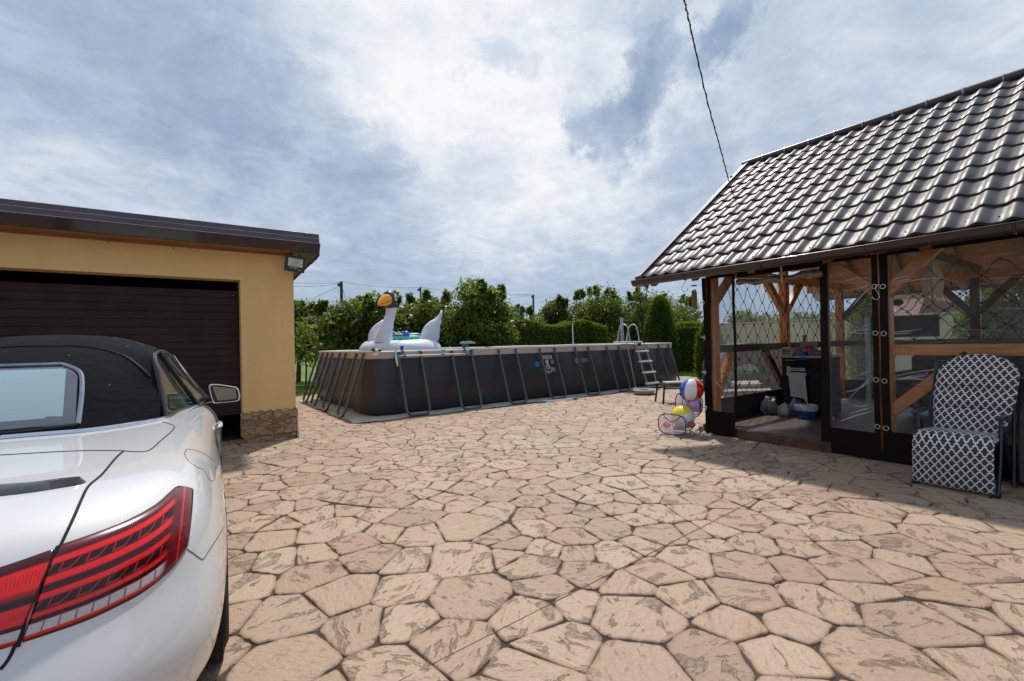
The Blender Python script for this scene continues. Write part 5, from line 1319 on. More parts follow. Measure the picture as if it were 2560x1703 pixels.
brace((XP, 1.74, .53), (XP, 1.07, 1.19)); brace((XP, -.35, .53), (XP, .3, 1.19))
brace((6.46, YL, 1.86), (7.05, YL, 2.38), M_WOODX); brace((8.74, YL, 1.86), (8.15, YL, 2.38), M_WOODX); brace((8.86, YL, 1.86), (9.45, YL, 2.38), M_WOODX)
brace((6.46, YL, .42), (7.0, YL, 1.18), M_WOODX); brace((8.02, YL, 1.2), (8.66, YL, .55), M_WOODD); brace((9.6, YL, 1.2), (8.92, YL, .55), M_WOODD)
for y in (1.815, -.35):
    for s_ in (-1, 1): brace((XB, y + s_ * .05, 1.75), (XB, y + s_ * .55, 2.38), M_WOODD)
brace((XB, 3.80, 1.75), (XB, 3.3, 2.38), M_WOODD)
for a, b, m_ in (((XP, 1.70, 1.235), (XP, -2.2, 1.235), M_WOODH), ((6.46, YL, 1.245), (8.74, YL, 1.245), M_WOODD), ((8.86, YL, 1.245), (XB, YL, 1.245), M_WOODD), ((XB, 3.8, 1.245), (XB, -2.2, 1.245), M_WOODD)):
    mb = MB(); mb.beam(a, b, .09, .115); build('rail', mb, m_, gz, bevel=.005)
mb = MB(); mb.box(((6.46 + 8.74) / 2, YL + .03, .31), (2.28, .03, .36)); mb.box(((8.86 + XB) / 2, YL + .03, .31), (XB - 8.86 - .1, .03, .36)); mb.box((XB + .03, 1.0, .31), (.03, 5.6, .36))
build('lower_skirt', mb, mat('dark_vinyl_in', (.012, .010, .010), .6), gz)

# ---------------- vinyl curtains
def clearmat(name, haze=.05, tint=(.93, .95, .97), rough=.05, wr=1.0):
    m = bpy.data.materials.new(name); m.use_nodes = True; m.node_tree.nodes.clear(); n = NT(m.node_tree); oc = n.add('ShaderNodeTexCoord').outputs['Object']
    a = n.noise(n.scalev(oc, (1, 1.0, 3.4)), 2.2, 4, .55, 1.6).outputs[0]; b_ = n.noise(n.scalev(oc, (1, 2.6, .9)), 2.8, 3, .5, 2.2).outputs[0]
    h = n.m('ADD', n.m('MULTIPLY', n.m('SUBTRACT', 1., n.m('ABSOLUTE', n.m('MULTIPLY', n.m('SUBTRACT', a, .5), 6.))), .6), n.m('MULTIPLY', b_, .8))
    bp = n.add('ShaderNodeBump', i_Strength=.5 * wr, i_Distance=.05, i_Height=h)
    tr = n.add('ShaderNodeBsdfTransparent', i_Color=(*tint, 1)); gl = n.add('ShaderNodeBsdfGlossy', i_Color=(1, 1, 1, 1), i_Roughness=rough); n.put(gl, 'Normal', bp)
    df = n.add('ShaderNodeBsdfDiffuse', i_Color=(.75, .73, .70, 1)); tl = n.add('ShaderNodeBsdfTranslucent', i_Color=(.8, .8, .8, 1))
    fr = n.add('ShaderNodeFresnel', i_IOR=1.42); n.put(fr, 'Normal', bp)
    ridge = n.rng(n.m('ABSOLUTE', n.m('SUBTRACT', a, .5)), .0, .016, 1., 0.); crease = n.m('MULTIPLY', ridge, n.rng(b_, .42, .55, 0., .7))
    dd = n.add('ShaderNodeMixShader', i_0=.5); n.l.new(df.outputs[0], dd.inputs[1]); n.l.new(tl.outputs[0], dd.inputs[2])
    m1 = n.add('ShaderNodeMixShader', i_0=n.m('ADD', haze, n.m('MULTIPLY', crease, .06 * wr), clamp=True)); n.l.new(tr.outputs[0], m1.inputs[1]); n.l.new(dd.outputs[0], m1.inputs[2])
    m2 = n.add('ShaderNodeMixShader', i_0=n.m('MULTIPLY', fr.outputs[0], .85, clamp=True)); n.l.new(m1.outputs[0], m2.inputs[1]); n.l.new(gl.outputs[0], m2.inputs[2])
    o = n.add('ShaderNodeOutputMaterial'); n.l.new(m2.outputs[0], o.inputs[0]); MATS[name] = m; return m
M_CLR = clearmat('clear_vinyl', .03); M_CLR2 = clearmat('clear_vinyl_hazy', .13, (.86, .9, .92), .12, .5)
M_VIN = mat('brown_vinyl', (.009, .0055, .005), .55, var=.12, vs=3, bump=.25, bs=4, spec=.12)
M_RING = mat('grommet_steel', (.62, .62, .63), .2, .95, var=0)
def wob(y, z): return .010 * sin(y * 9 + z * 2.1) + .006 * sin(z * 7.3 + y * 3) + (.018 * sin(y * 6.1 + 1) * max(0, .45 - z))
def curtain(label, y0, y1, by0, by1, z0=.33, z1=2.27, flare0=0., flare1=0., dark_until=None, pane=True):
    """y0>y1 outer edges; by0,by1 border widths"""
    c = thing('vinyl_curtain', label, 'curtain', (XF, (y0 + y1) / 2, 0), group='roll-down curtains of the gazebo')
    def P(y, z, e=0): 
        f = max(0, (1.0 - z)) ** 2; t = (y0 - y) / (y0 - y1); yy = y + flare0 * f * (1 - t) - flare1 * f * t
        return (XF + wob(yy, z) + e, yy, z)
    def sheet(ya, yb, za, zb, nu=14, nv=26, e=0): mb = MB(); mb.grid(lambda a, b: P(ya + (yb - ya) * a, za + (zb - za) * b, e), nu, nv); return mb
    mb = sheet(y0, y0 - by0, .01, 2.30, 3, 30); m2 = sheet(y1 + by1, y1, .01, 2.30, 3, 30); m3 = sheet(y0 - by0, y1 + by1, z1, 2.36, 12, 2)
    for q in (m2, m3): off = len(mb.v); mb.v += q.v; mb.f += [tuple(off + i for i in f) for f in q.f]; mb.mi += q.mi
    build('border', mb, M_VIN, c, smooth=True, angle=180, weld=.0008)
    mb = sheet(y0 - by0 + .0, y1 + by1, .01, z0, 26, 10); build('skirt', mb, M_VIN, c, smooth=True, angle=180)
    mb = sheet(y0 - by0 + .005, y1 + by1 - .005, z0 - .005, z1 + .005, 40, 50, .003); build('clear_pane', mb, M_CLR, c, smooth=True, angle=180)
    return c, P
def grommet(c, P, y, z, ax='x'):
    mb = MB(); p = Vector(P(y, z)); 
    mb.tube([p + Vector((-.006, cos(2 * pi * k / 18) * .023, sin(2 * pi * k / 18) * .024)) for k in range(18)], .0042, 6, closed=True); return build('grommet', mb, M_RING, c, smooth=True)
cA, PA = curtain('narrow clear curtain with brown skirt left of the gazebo doorway', 3.84, 3.41, .06, .04, z0=.35, flare1=-.06)
mb = MB(); mb.grid(lambda a, b: (XF + .01 + .10 * a + .008 * sin(b * 9), 3.845 + .05 * (1 - a) ** 0 - .0 + .012 * sin(b * 7), .02 + 2.28 * b), 4, 24)
mb.grid(lambda a, b: (XF + .005 * sin(b * 11), 3.90 - .06 * a + .008 * sin(b * 8), .02 + 2.28 * b), 3, 24)
build('border', mb, M_VIN, cA, smooth=True)
for z in (1.94, 1.42, .905, .385):
    p = Vector((XF - .01, 3.885, z)); mb = MB(); mb.tube([p + Vector((cos(2 * pi * k / 18) * .020 - .01, -.01 + cos(2 * pi * k / 18) * .022, sin(2 * pi * k / 18) * .030)) for k in range(18)], .006, 6, closed=True); mb.tube([p + Vector((0, .0, 0)), p + Vector((0, .05, .006))], .006, 6); build('grommet', mb, M_RING, cA, smooth=True)
cB, PB = curtain('clear creased curtain with brown skirt right of the gazebo doorway', 2.36, 1.79, .085, .055, z0=.31, flare0=.04)
cC, PC = curtain('wide clear curtain behind the patterned chair with brown skirt', 1.775, -.30, .075, .05, z0=.34)
cD, PD = curtain('clear curtain farthest right along the gazebo front', -.40, -2.2, .07, .05, z0=.34)
for z in (1.94, 1.42, .90, .38): grommet(cB, PB, 1.818, z + .003); grommet(cC, PC, 1.742, z - .005)
# stretched folds in the clear film, fanning out from the eyelets
def foldmat():
    m = bpy.data.materials.new('film_fold'); m.use_nodes = True; m.node_tree.nodes.clear(); n = NT(m.node_tree)
    tr = n.add('ShaderNodeBsdfTransparent'); gl = n.add('ShaderNodeBsdfGlossy', i_Roughness=.16); df = n.add('ShaderNodeBsdfDiffuse', i_Color=(.8, .8, .8, 1))
    a_ = n.add('ShaderNodeMixShader', i_0=.35); n.l.new(gl.outputs[0], a_.inputs[1]); n.l.new(df.outputs[0], a_.inputs[2]); b_ = n.add('ShaderNodeMixShader', i_0=.30); n.l.new(tr.outputs[0], b_.inputs[1]); n.l.new(a_.outputs[0], b_.inputs[2])
    o = n.add('ShaderNodeOutputMaterial'); n.l.new(b_.outputs[0], o.inputs[0]); MATS['film_fold'] = m; return m
M_FOLD = foldmat(); qf = random.Random(5)
def folds(c, P, items):
    for y, z, dy, dz, bow, r in items:
        N = 14; pts = [Vector(P(y + dy * k / N, z + dz * k / N + bow * sin(pi * k / N), -.004)) for k in range(N + 1)]; mb = MB(); mb.tube(pts, [max(.0004, r * sin(pi * k / N) ** .8) for k in range(N + 1)], 5, caps=False); build('fold', mb, M_FOLD, c, smooth=True)
fi = []
for z in (1.94, 1.42, .90):
    for k in range(3): a = qf.uniform(-.5, .35); L = qf.uniform(.18, .62); fi.append((1.69 - qf.uniform(0, .03), z + a * .12, -L, a * L * .55, qf.uniform(-.02, .03), qf.uniform(.005, .010)))
for k in range(7): fi.append((qf.uniform(.7, 1.5), qf.uniform(1.1, 2.1), -qf.uniform(.3, .7), qf.uniform(-.05, .03), qf.uniform(-.01, .02), qf.uniform(.0015, .0032)))
folds(cC, PC, fi); fi = []
for z in (1.94, 1.42, .90, .55):
    for k in range(3): a = qf.uniform(-.2, 1.3); L = qf.uniform(.12, .34); fi.append((1.85, z + .05 * k, L, -a * L, qf.uniform(-.04, .02), qf.uniform(.005, .009)))
for k in range(5): fi.append((2.25, qf.uniform(.9, 1.8), -qf.uniform(.08, .2), qf.uniform(-.12, .12), qf.uniform(-.05, .05), .0028))
folds(cB, PB, fi); fi = []
for z in (1.94, 1.42, .90):
    for k in range(3): L = qf.uniform(.08, .25); fi.append((3.77, z - .04 * k, -L * .8, -L * qf.uniform(.4, 1.4), .01, .0028))
folds(cA, PA, fi)
# steel S hook on the top rings
sh = MB(); q = Vector((XF - .025, 1.775, 1.93)); sh.tube(spline([q + Vector((0, -.02, .02)), q + Vector((0, .0, .03)), q + Vector((0, .022, .012)), q + Vector((0, .022, -.02)), q + Vector((0, .0, -.075)), q + Vector((0, -.008, -.11)), q + Vector((0, .012, -.135)), q + Vector((0, .04, -.13)), q + Vector((0, .058, -.10))], 6), .0030, 7)
solo('s_hook', sh, mat('bright_steel', (.75, .75, .76), .15, 1., var=0), 'bent steel S hook hung on the top pair of curtain rings', 'hook', q, smooth=True)
# rolled-up door curtain
rc_ = thing('rolled_curtain', 'rolled-up clear curtain tied above the gazebo doorway', 'curtain', (XF, 2.85, 2.1), group=None)
mb = MB(); mb.tube([(XF + .01, 3.38 - 1.06 * k / 20, 2.175 + .012 * sin(k * .9) - .02 * sin(pi * k / 20)) for k in range(21)], [.040 + .007 * sin(k * 1.7) for k in range(21)], 12); build('roll', mb, mat('rolled_vinyl', (.20, .16, .14), .25, var=.3, vs=8, coat=.8, bump=.5, bs=9), rc_, smooth=True)
mb = MB(); mb.box((XF + .0, 2.85, 2.285), (.012, 1.05, .09)); build('header', mb, M_VIN, rc_)
mb = MB(); mb.beam((XF - .04, 2.775, 2.30), (XF - .045, 2.765, 2.09), .028, .008, up=(1, 0, 0)); build('strap', mb, mat('strap_cream', (.50, .40, .26), .7), rc_)
# clear panes on left and back walls (part of the gazebo)
for x0, x1 in ((6.48, 8.74), (8.87, XB - .07)):
    for z0, z1 in ((.49, 1.19), (1.30, 2.36)):
        mb = MB(); mb.grid(lambda a, b: (x0 + (x1 - x0) * a, YL + .06 + .006 * sin(a * 9 + b * 4), z0 + (z1 - z0) * b), 14, 10); build('clear_pane', mb, M_CLR2, gz, smooth=True)
for y0, y1 in ((3.78, 1.9), (1.73, -.28)):
    for z0, z1 in ((.49, 1.19), (1.30, 2.36)):
        mb = MB(); mb.grid(lambda a, b: (XB + .06 + .006 * sin(a * 9 + b * 4), y0 + (y1 - y0) * a, z0 + (z1 - z0) * b), 14, 10); build('clear_pane', mb, M_CLR2, gz, smooth=True)

# ---------------- black net lights
M_NET = mat('net_cable', (.010, .012, .011), .5, var=0)
def net(label, O, U, V, wu, hv, cu, cv, seed, r=.0042, sag=.02, clip=None):
    q = random.Random(seed); O, U, V = Vector(O), Vector(U), Vector(V); N_ = U.cross(V).normalized(); nu, nv = int(wu / cu), int(hv / cv * 2); mb = MB(); nodes = {}
    for j in range(nv + 1):
        for i in range(nu + 2):
            a = (i + (.5 if j % 2 else 0)) * cu; b = j * cv / 2
            nodes[i, j] = O + U * min(wu, a + q.uniform(-.055, .055) * cu) + V * (b + q.uniform(-.045, .045) * cv) + N_ * q.uniform(-.01, .01)
    def seg(p, s_):
        n_ = 6; tg_ = (s_ - p).dot(U); side = U * q.uniform(-.05, .05) * cu
        mb.tube([p.lerp(s_, t / n_) + side * sin(pi * t / n_) + U * .05 * cu * sin(2 * pi * t / n_) * (1 if tg_ > 0 else -1) for t in range(n_ + 1)], r, 4, caps=False)
    for j in range(nv):
        for i in range(nu + 1):
            if j % 2 == 0: tg = [(i, j + 1), (i - 1, j + 1)]
            else: tg = [(i, j + 1), (i + 1, j + 1)]
            for t in tg:
                if t in nodes: seg(nodes[i, j], nodes[t])
    for (i, j), p in nodes.items():
        if i <= nu: mb.ball(p, r * 2.6, 6, 5, (1, 1, 1.7)); 
    return solo('light_net', mb, M_NET, label, 'light net', O, 'black net lights hung inside the gazebo', smooth=True)
net('black net of string lights over the left window of the gazebo end wall', (6.62, YL - .085, .50), (1, 0, 0), (0, 0, 1), 2.1, 1.86, .30, .37, 1, r=.0045)
net('black net of string lights over the right window of the gazebo end wall', (8.92, YL - .085, .50), (1, 0, 0), (0, 0, 1), 2.3, 1.86, .36, .37, 2, r=.0052)
net('wide-meshed black net of string lights just behind the right front curtain', (XP + .25, 1.62, 1.30), (0, -1, 0), (0, 0, 1), 1.9, .98, .30, .34, 3, r=.0042)
net('fine-meshed black net of string lights on the back wall of the gazebo', (XB - .1, 3.7, 1.30), (0, -1, 0), (0, 0, 1), 4.0, 1.02, .36, .40, 4, r=.006)
net('black net of string lights sagging low behind the patterned chair', (XP + .28, 1.55, .38), (0, -1, 0), (0, 0, 1), 1.5, .62, .34, .36, 5, r=.0035)

# paper star lantern
sc_ = Vector((6.9, 1.45, 1.975)); mb = MB()
top_ = sc_ + Vector((0, .01, .235)); R0_ = [sc_ + Vector((cos(2 * pi * k / 8 + .3) * (.105 if k % 2 == 0 else .055), sin(2 * pi * k / 8 + .3) * (.105 if k % 2 == 0 else .055), .015 if k % 2 == 0 else -.02)) for k in range(8)]
U0_ = [sc_ + Vector((cos(2 * pi * k / 8 + .3) * (.045 if k % 2 == 0 else .025), sin(2 * pi * k / 8 + .3) * (.045 if k % 2 == 0 else .025), .215)) for k in range(8)]
D0_ = [sc_ + Vector((cos(2 * pi * k / 8 + .3) * (.072 if k % 2 == 0 else .022), sin(2 * pi * k / 8 + .3) * (.072 if k % 2 == 0 else .022), (-.20 if k % 2 == 0 else -.13))) for k in range(8)]
for k in range(8):
    l = (k + 1) % 8; mb.poly([R0_[k], R0_[l], U0_[l], U0_[k]]); mb.poly([R0_[l], R0_[k], D0_[k], D0_[l]]); mb.poly([U0_[k], U0_[l], top_])
mb.poly([D0_[1], D0_[3], sc_ + Vector((0, 0, -.26))]); mb.poly([D0_[5], D0_[7], sc_ + Vector((0, 0, -.26))])
star = thing('star_lantern', 'grey paper star lantern hanging behind the clear curtain', 'lantern', sc_)
build('shade', mb, mat('paper_grey', (.62, .54, .43), .85, var=.08, vs=20), star, weld=.001)
mb = MB(); mb.tube([top_, top_ + Vector((0, 0, .3))], .0025, 5); build('cord', mb, M_NET, star)

# ceiling lamp panel and eave decoration
lp_ = thing('ceiling_lamp', 'pale yellow box lamp fixed above the doorway inside the gazebo', 'lamp', (6.9, 2.85, 2.3))
mb = MB(); mb.box((6.85, 2.70, 2.36), (.28, .52, .10)); build('shade', mb, mat('lamp_cream', (.70, .58, .30), .4), lp_, bevel=.01)
mb = MB(); mb.box((6.85, 2.70, 2.44), (.18, .42, .06)); build('mount', mb, M_BLK, lp_)
wc = on(1735, 712, 0, 6.1); wind = thing('wind_chime', 'bamboo wind chime hanging under the gazebo eave', 'wind chime', (wc.x, wc.y, wc.z - .3))
M_BAM = mat('bamboo', (.30, .18, .07), .6, var=.25, vs=30); T = wc
mb = MB(); mb.lathe([(0, 0), (.042, 0), (.042, .012), (0, .012)], 14, T + Vector((0, 0, -.02))); cap_ = build('top_disc', mb, mat('chime_dark', (.03, .02, .015), .6), wind, bevel=.002)
mb = MB(); mb.tube([T + Vector((0, 0, .16)), T + Vector((0, 0, -.42))], .0015, 4); mb.tube([T + Vector((.03, .02, -.01)), T + Vector((0, 0, .08)), T + Vector((-.03, -.02, -.01))], .0015, 4); build('cord', mb, M_NET, wind)
for k in range(5):
    a = 2 * pi * k / 5; b0 = T + Vector((cos(a) * .026, sin(a) * .026, -.07 - .008 * k)); L_ = .19 + .022 * ((k * 3) % 5)
    mb = MB(); mb.tube([b0, b0 - Vector((0, 0, L_))], .0125, 8); tb_ = build('bamboo_tube', mb, M_BAM, wind, smooth=True)
    mb = MB(); mb.tube([b0 - Vector((0, 0, L_)), b0 - Vector((0, 0, L_ + .022))], .0135, 8); build('tube_end', mb, M_BLK, tb_, smooth=True)
hk = on(1712, 703, 0, 5.95); mb = MB(); mb.tube(spline([hk + Vector((0, 0, .05)), hk + Vector((0, -.01, .0)), hk + Vector((0, .035, -.07)), hk + Vector((0, .05, -.115)), hk + Vector((0, .02, -.155)), hk + Vector((0, -.03, -.14)), hk + Vector((0, -.045, -.10))], 6), .0035, 6)
solo('eave_hook', mb, mat('hook_grey', (.10, .10, .11), .4, .6), 'thin dark wire hook hanging from the gutter beside the wind chime', 'hook', hk, smooth=True)
# power cable down to the rake
ca = on(1822, 452, 1, YE0 - .02); mb = MB(); cpts = []
pxs = [(1822, 452), (1815, 425), (1795, 350), (1770, 260), (1742, 140), (1722, 50), (1709, -10), (1690, -110), (1655, -240), (1600, -400), (1500, -640), (1330, -950), (1000, -1450)]
for k, (a, b) in enumerate(pxs): cpts.append(on(a, b, 1, YE0 - .02 - .28 * k))
cp = spline(cpts, 14); cp = [p + Vector((.006 * sin(i * 1.3), 0, .005 * cos(i * 2.1))) for i, p in enumerate(cp)]
mb.tube(cp, .0085, 7); cp2 = [p + Vector((.012 * cos(i * 1.1), .01 * sin(i * 1.1), 0)) for i, p in enumerate(cp)]; mb.tube(cp2, .0045, 6)
solo('overhead_cable', mb, mat('cable_black', (.010, .010, .012), .6), 'twisted black overhead cable running down to the gazebo roof edge', 'cable', cp[0], smooth=True)
mb = MB(); mb.box(ca + Vector((.07, -.02, .04)), (.05, .05, .11)); mb.tube([ca, ca + Vector((.05, -.02, .03))], .01, 6); mb.tube([ca + Vector((.02, 0, -.02)), ca + Vector((.06, -.02, -.09))], .008, 6); solo('cable_anchor', mb, M_BLK, 'small black anchor clamp holding the cable on the roof edge', 'clamp', ca, bevel=.006)

# ---------------- things inside the gazebo
CX = 8.2
cab = thing('cabinet', 'black open cabinet with pale top edge and drawers inside the gazebo', 'cabinet', (CX + .28, 3.335, .13))
mb = MB(); mb.box((CX + .29, 3.335, .60), (.54, .66, .92)); build('carcass', mb, M_DARK, cab, bevel=.006)
mb = MB(); mb.box((CX + .28, 3.335, 1.075), (.60, .70, .032)); build('table_top', mb, mat('top_wood', (.42, .33, .22), .5), cab, bevel=.003)
mb = MB(); mb.box((CX - .005, 3.42, .855), (.03, .24, .022)); mb.box((CX - .005, 3.42, .885), (.03, .24, .018)); build('drawer_edge', mb, mat('pale_edge', (.50, .48, .46), .5), cab)
mb = MB(); mb.box((CX - .004, 3.55, .87), (.02, .05, .09)); build('wood_block', mb, mat('pale_wood', (.55, .42, .25), .6), cab)
tw = thing('paper_roll', 'wide roll of grey-white paper with its sheet hanging down in front of the black cabinet', 'paper roll', (CX - .04, 3.42, .4))
M_PAP = mat('paper', (.46, .44, .44), .8, var=.04)
mb = MB(); mb.tube([(CX - .045, 3.56, .795), (CX - .045, 3.27, .795)], .028, 12); build('roll', mb, M_PAP, tw, smooth=True)
mb = MB(); mb.grid(lambda a, b: (CX - .07 + .02 * b, 3.53 - .25 * a - .02 * b, .79 - (.36 + .03 * a) * b - (.10 * max(0, (a - .8) / .2) * (b > .95))), 12, 12); build('sheet', mb, M_PAP, tw, smooth=True)
def smallbox(name, label, cat, c, d, m, rz=0, group=None, bev=.006): mb = MB(); mb.box(c, d, rz); return solo(name, mb, m, label, cat, (c[0], c[1], c[2] - d[2] / 2), group, bevel=bev)
tz = 1.091
ob = thing('open_box', 'small open white box with grey inside on the left of the cabinet top', 'box', (CX + .12, 3.56, tz))
mb = MB(); by, bz = 3.58, tz + .065
for dy, dz, w_, h_ in ((0, .06, .17, .010), (0, -.06, .17, .010), (.08, 0, .010, .13), (-.08, 0, .010, .13)): mb.box((CX + .08, by + dy, bz + dz), (.18, w_, h_))
mb.box((CX + .165, by, bz), (.01, .17, .13)); build('box_shell', mb, mat('white_card', (.62, .60, .57), .7), ob)
mb = MB(); mb.box((CX + .10, by, bz - .03), (.12, .13, .045)); build('papers', mb, mat('grey_papers', (.30, .31, .34), .7), ob)
smallbox('plastic_tub', 'blue plastic tub on the cabinet top', 'tub', (CX + .10, 3.36, tz + .028), (.16, .13, .055), mat('tub_blue', (.012, .09, .34), .4))
smallbox('tray', 'black tray at the right of the cabinet top', 'tray', (CX + .14, 3.19, tz + .045), (.22, .20, .09), M_BLK, .2)
smallbox('packet', 'pink packet lying on the blue tub', 'packet', (CX + .08, 3.30, tz + .085), (.10, .12, .045), mat('packet_pink', (.62, .14, .15), .5), .3)
smallbox('red_box', 'red box behind the pink packet on the cabinet', 'box', (CX + .20, 3.33, tz + .135), (.09, .09, .06), mat('box_red', (.42, .02, .015), .5))
smallbox('clear_container', 'grey lidded container at the back of the cabinet top', 'container', (CX + .30, 3.36, tz + .12), (.16, .20, .22), mat('tub_grey', (.26, .26, .26), .4))
smallbox('paper_box', 'crumpled beige carton beside the grey container', 'box', (CX + .22, 3.50, tz + .09), (.10, .09, .10), mat('carton_beige', (.38, .31, .26), .8), .6)
mb = MB(); mb.grid(lambda a, b: (CX + .02 + .12 * b, 3.20 - .17 * a, tz + .006 + .006 * sin(a * 9)), 8, 4); solo('paper_sheets', mb, M_PAP, 'loose white sheets at the right front of the cabinet top', 'paper', (CX, 3.1, tz), smooth=True)
smallbox('blue_folder', 'blue folder sticking out just under the cabinet top', 'folder', (CX - .05, 3.33, 1.035), (.10, .22, .014), mat('folder_blue', (.01, .07, .40), .4), .15)
smallbox('teal_folder', 'thin teal folder under the left of the cabinet top', 'folder', (CX - .05, 3.49, 1.020), (.09, .17, .008), mat('folder_teal', (.03, .32, .25), .4), -.1)
smallbox('magazine', 'rolled pale magazine lying across the front of the cabinet top', 'magazine', (CX - .02, 3.46, 1.068), (.09, .22, .014), mat('mag_pale', (.46, .47, .50), .5), -.5)
cu = on(2031, 856, 1, YL - .12); mb = MB(); mb.lathe([(0, 0), (.034, 0), (.026, .13), (.024, .13), (.030, .01)], 16, (9.55, YL - .01, 1.304)); solo('cup', mb, mat('cup_grey', (.20, .18, .17), .6), 'grey tapered cup standing on the window rail', 'cup', (9.55, YL - .01, 1.304), smooth=True)
bk_ = thing('bucket', 'blue bucket with a white bag folded over its rim on the gazebo floor', 'bucket', (7.95, 3.20, .13))
mb = MB(); mb.lathe([(0, 0), (.115, 0), (.125, .02), (.118, .03), (.135, .10), (.14, .17), (.135, .17), (.11, .02)], 24, (7.95, 3.20, .132)); build('body', mb, mat('bucket_blue', (.008, .06, .26), .35, coat=.4), bk_, smooth=True, angle=40)
mb = MB()
mb.lathe([(.10, .15), (.13, .205), (.155, .20), (.160, .17), (.155, .125), (.15, .12)], 30, (7.95, 3.20, .132)); 
for i, p in enumerate(mb.v): mb.v[i] = (p[0] + .006 * sin(i * 1.7), p[1] + .006 * cos(i * 2.3), p[2] + .008 * sin(i * 2.9))
build('bag_liner', mb, mat('bag_film', (.52, .53, .56), .35, var=.1, coat=.4), bk_, smooth=True)
for c, r_, sd_, lb_, m_ in (((7.98, 3.78, .25), .15, 3, 'pale grey plastic bag slumped against the end wall skirt', mat('bag_grey', (.26, .28, .31), .4, var=.25, coat=.4)), ((7.95, 3.52, .20), .12, 5, 'crumpled clear bag with orange print between grey bag and bucket', mat('bag_clear', (.45, .43, .42), .3, col2=(.20, .19, .19), coat=.5, vs=12)), ((8.12, 3.42, .26), .12, 9, 'bluish bag propped behind the bucket', mat('bag_bluish', (.25, .28, .34), .4, var=.25, coat=.4))):
    mb = lump(c, r_, sd_, 14, (1, .8, 1.0)); solo('plastic_bag', mb, m_, lb_, 'bag', (c[0], c[1], .13), 'bags on the gazebo floor', smooth=True, angle=30)
mb = lump((7.9, 2.86, .17), .045, 7, 8, (1, 1.4, .8)); solo('crumpled_paper', mb, M_PAP, 'small crumpled white paper on the floor right of the bucket', 'paper', (7.9, 2.86, .13))

# dark board, white door edge, furniture deeper inside
smallbox('display_board', 'large black board standing in the middle of the gazebo', 'board', (9.5, 2.36, 1.53), (.04, .86, .34), mat('board_black', (.012, .012, .014), .4), bev=.004)
smallbox('white_panel_edge', 'tall narrow white panel standing beside the black board', 'panel', (9.4, 2.82, .95), (.05, .06, 1.50), mat('panel_white', (.58, .60, .62), .5), bev=.004)
sf = thing('sofa', 'black cushioned sofa in the back of the gazebo', 'sofa', (9.6, 1.6, .13))
for c, d, nm in (((9.5, 1.5, .42), (.75, 1.7, .30), 'seat'), ((9.85, 1.5, .78), (.18, 1.7, .55), 'backrest'), ((9.5, 2.36, .62), (.75, .16, .4), 'armrest'), ((9.5, .64, .62), (.75, .16, .4), 'armrest')):
    mb = MB(); mb.box(c, d); build(nm, mb, mat('sofa_black', (.016, .017, .022), .6), sf, bevel=.05, seg=3)
tb = thing('garden_table', 'dark low table with grey top inside the gazebo', 'table', (8.0, 1.2, .13))
mb = MB(); mb.box((8.0, 1.15, .84), (.85, 1.5, .035)); build('table_top', mb, mat('table_grey', (.10, .105, .12), .25, coat=.6), tb, bevel=.006)
for x in (7.65, 8.35):
    for y in (.5, 1.8): mb = MB(); mb.box((x, y, .48), (.05, .05, .69)); build('leg', mb, M_BLK, tb)
for (x, y, lb_) in ((7.35, 1.35, 'black inside chair nearest the clear curtain'), (8.75, 1.2, 'black inside chair behind the low table')):
    c_ = thing('garden_chair', lb_, 'chair', (x, y, .13), group='black chairs inside the gazebo')
    mb = MB(); mb.box((x, y, .54), (.44, .44, .06)); build('seat', mb, M_BLK, c_, bevel=.015); sg = -1 if x < 8 else 1
    mb = MB(); mb.box((x + sg * .22, y, .82), (.04, .42, .36)); build('backrest', mb, M_BLK, c_, bevel=.012)
    for dy in (-.2, .2): mb = MB(); mb.box((x, y + dy, .72), (.42, .04, .03)); build('armrest', mb, M_BLK, c_, bevel=.006)
    for dx in (-.2, .2):
        for dy in (-.2, .2): mb = MB(); mb.box((x + dx, y + dy, .32), (.03, .03, .38)); build('leg', mb, M_BLK, c_)
smallbox('towel', 'folded pink towel lying on the dark garden table', 'towel', (7.9, 1.62, .885), (.22, .26, .05), mat('towel_pink', (.50, .22, .28), .9), .1, bev=.015)
mb = MB(); p = on(2240, 757, 0, 7.3); mb.tube([p + Vector((0, .10, 0)), p + Vector((0, .0, 0))], .030, 12); mb.ball(p + Vector((0, -.02, 0)), .042, 14, 10, (1, 1.35, 1)); spt = thing('spotlight', 'black cylindrical spotlight beside the curtain rings', 'spotlight', p); build('lamp_body', mb, M_BLK, spt, smooth=True)
mb = MB(); mb.beam(p + Vector((0, .08, 0)), (7.3, 1.90, 2.5), .015, .015, up=(1, 0, 0)); build('stem', mb, M_BLK, spt)

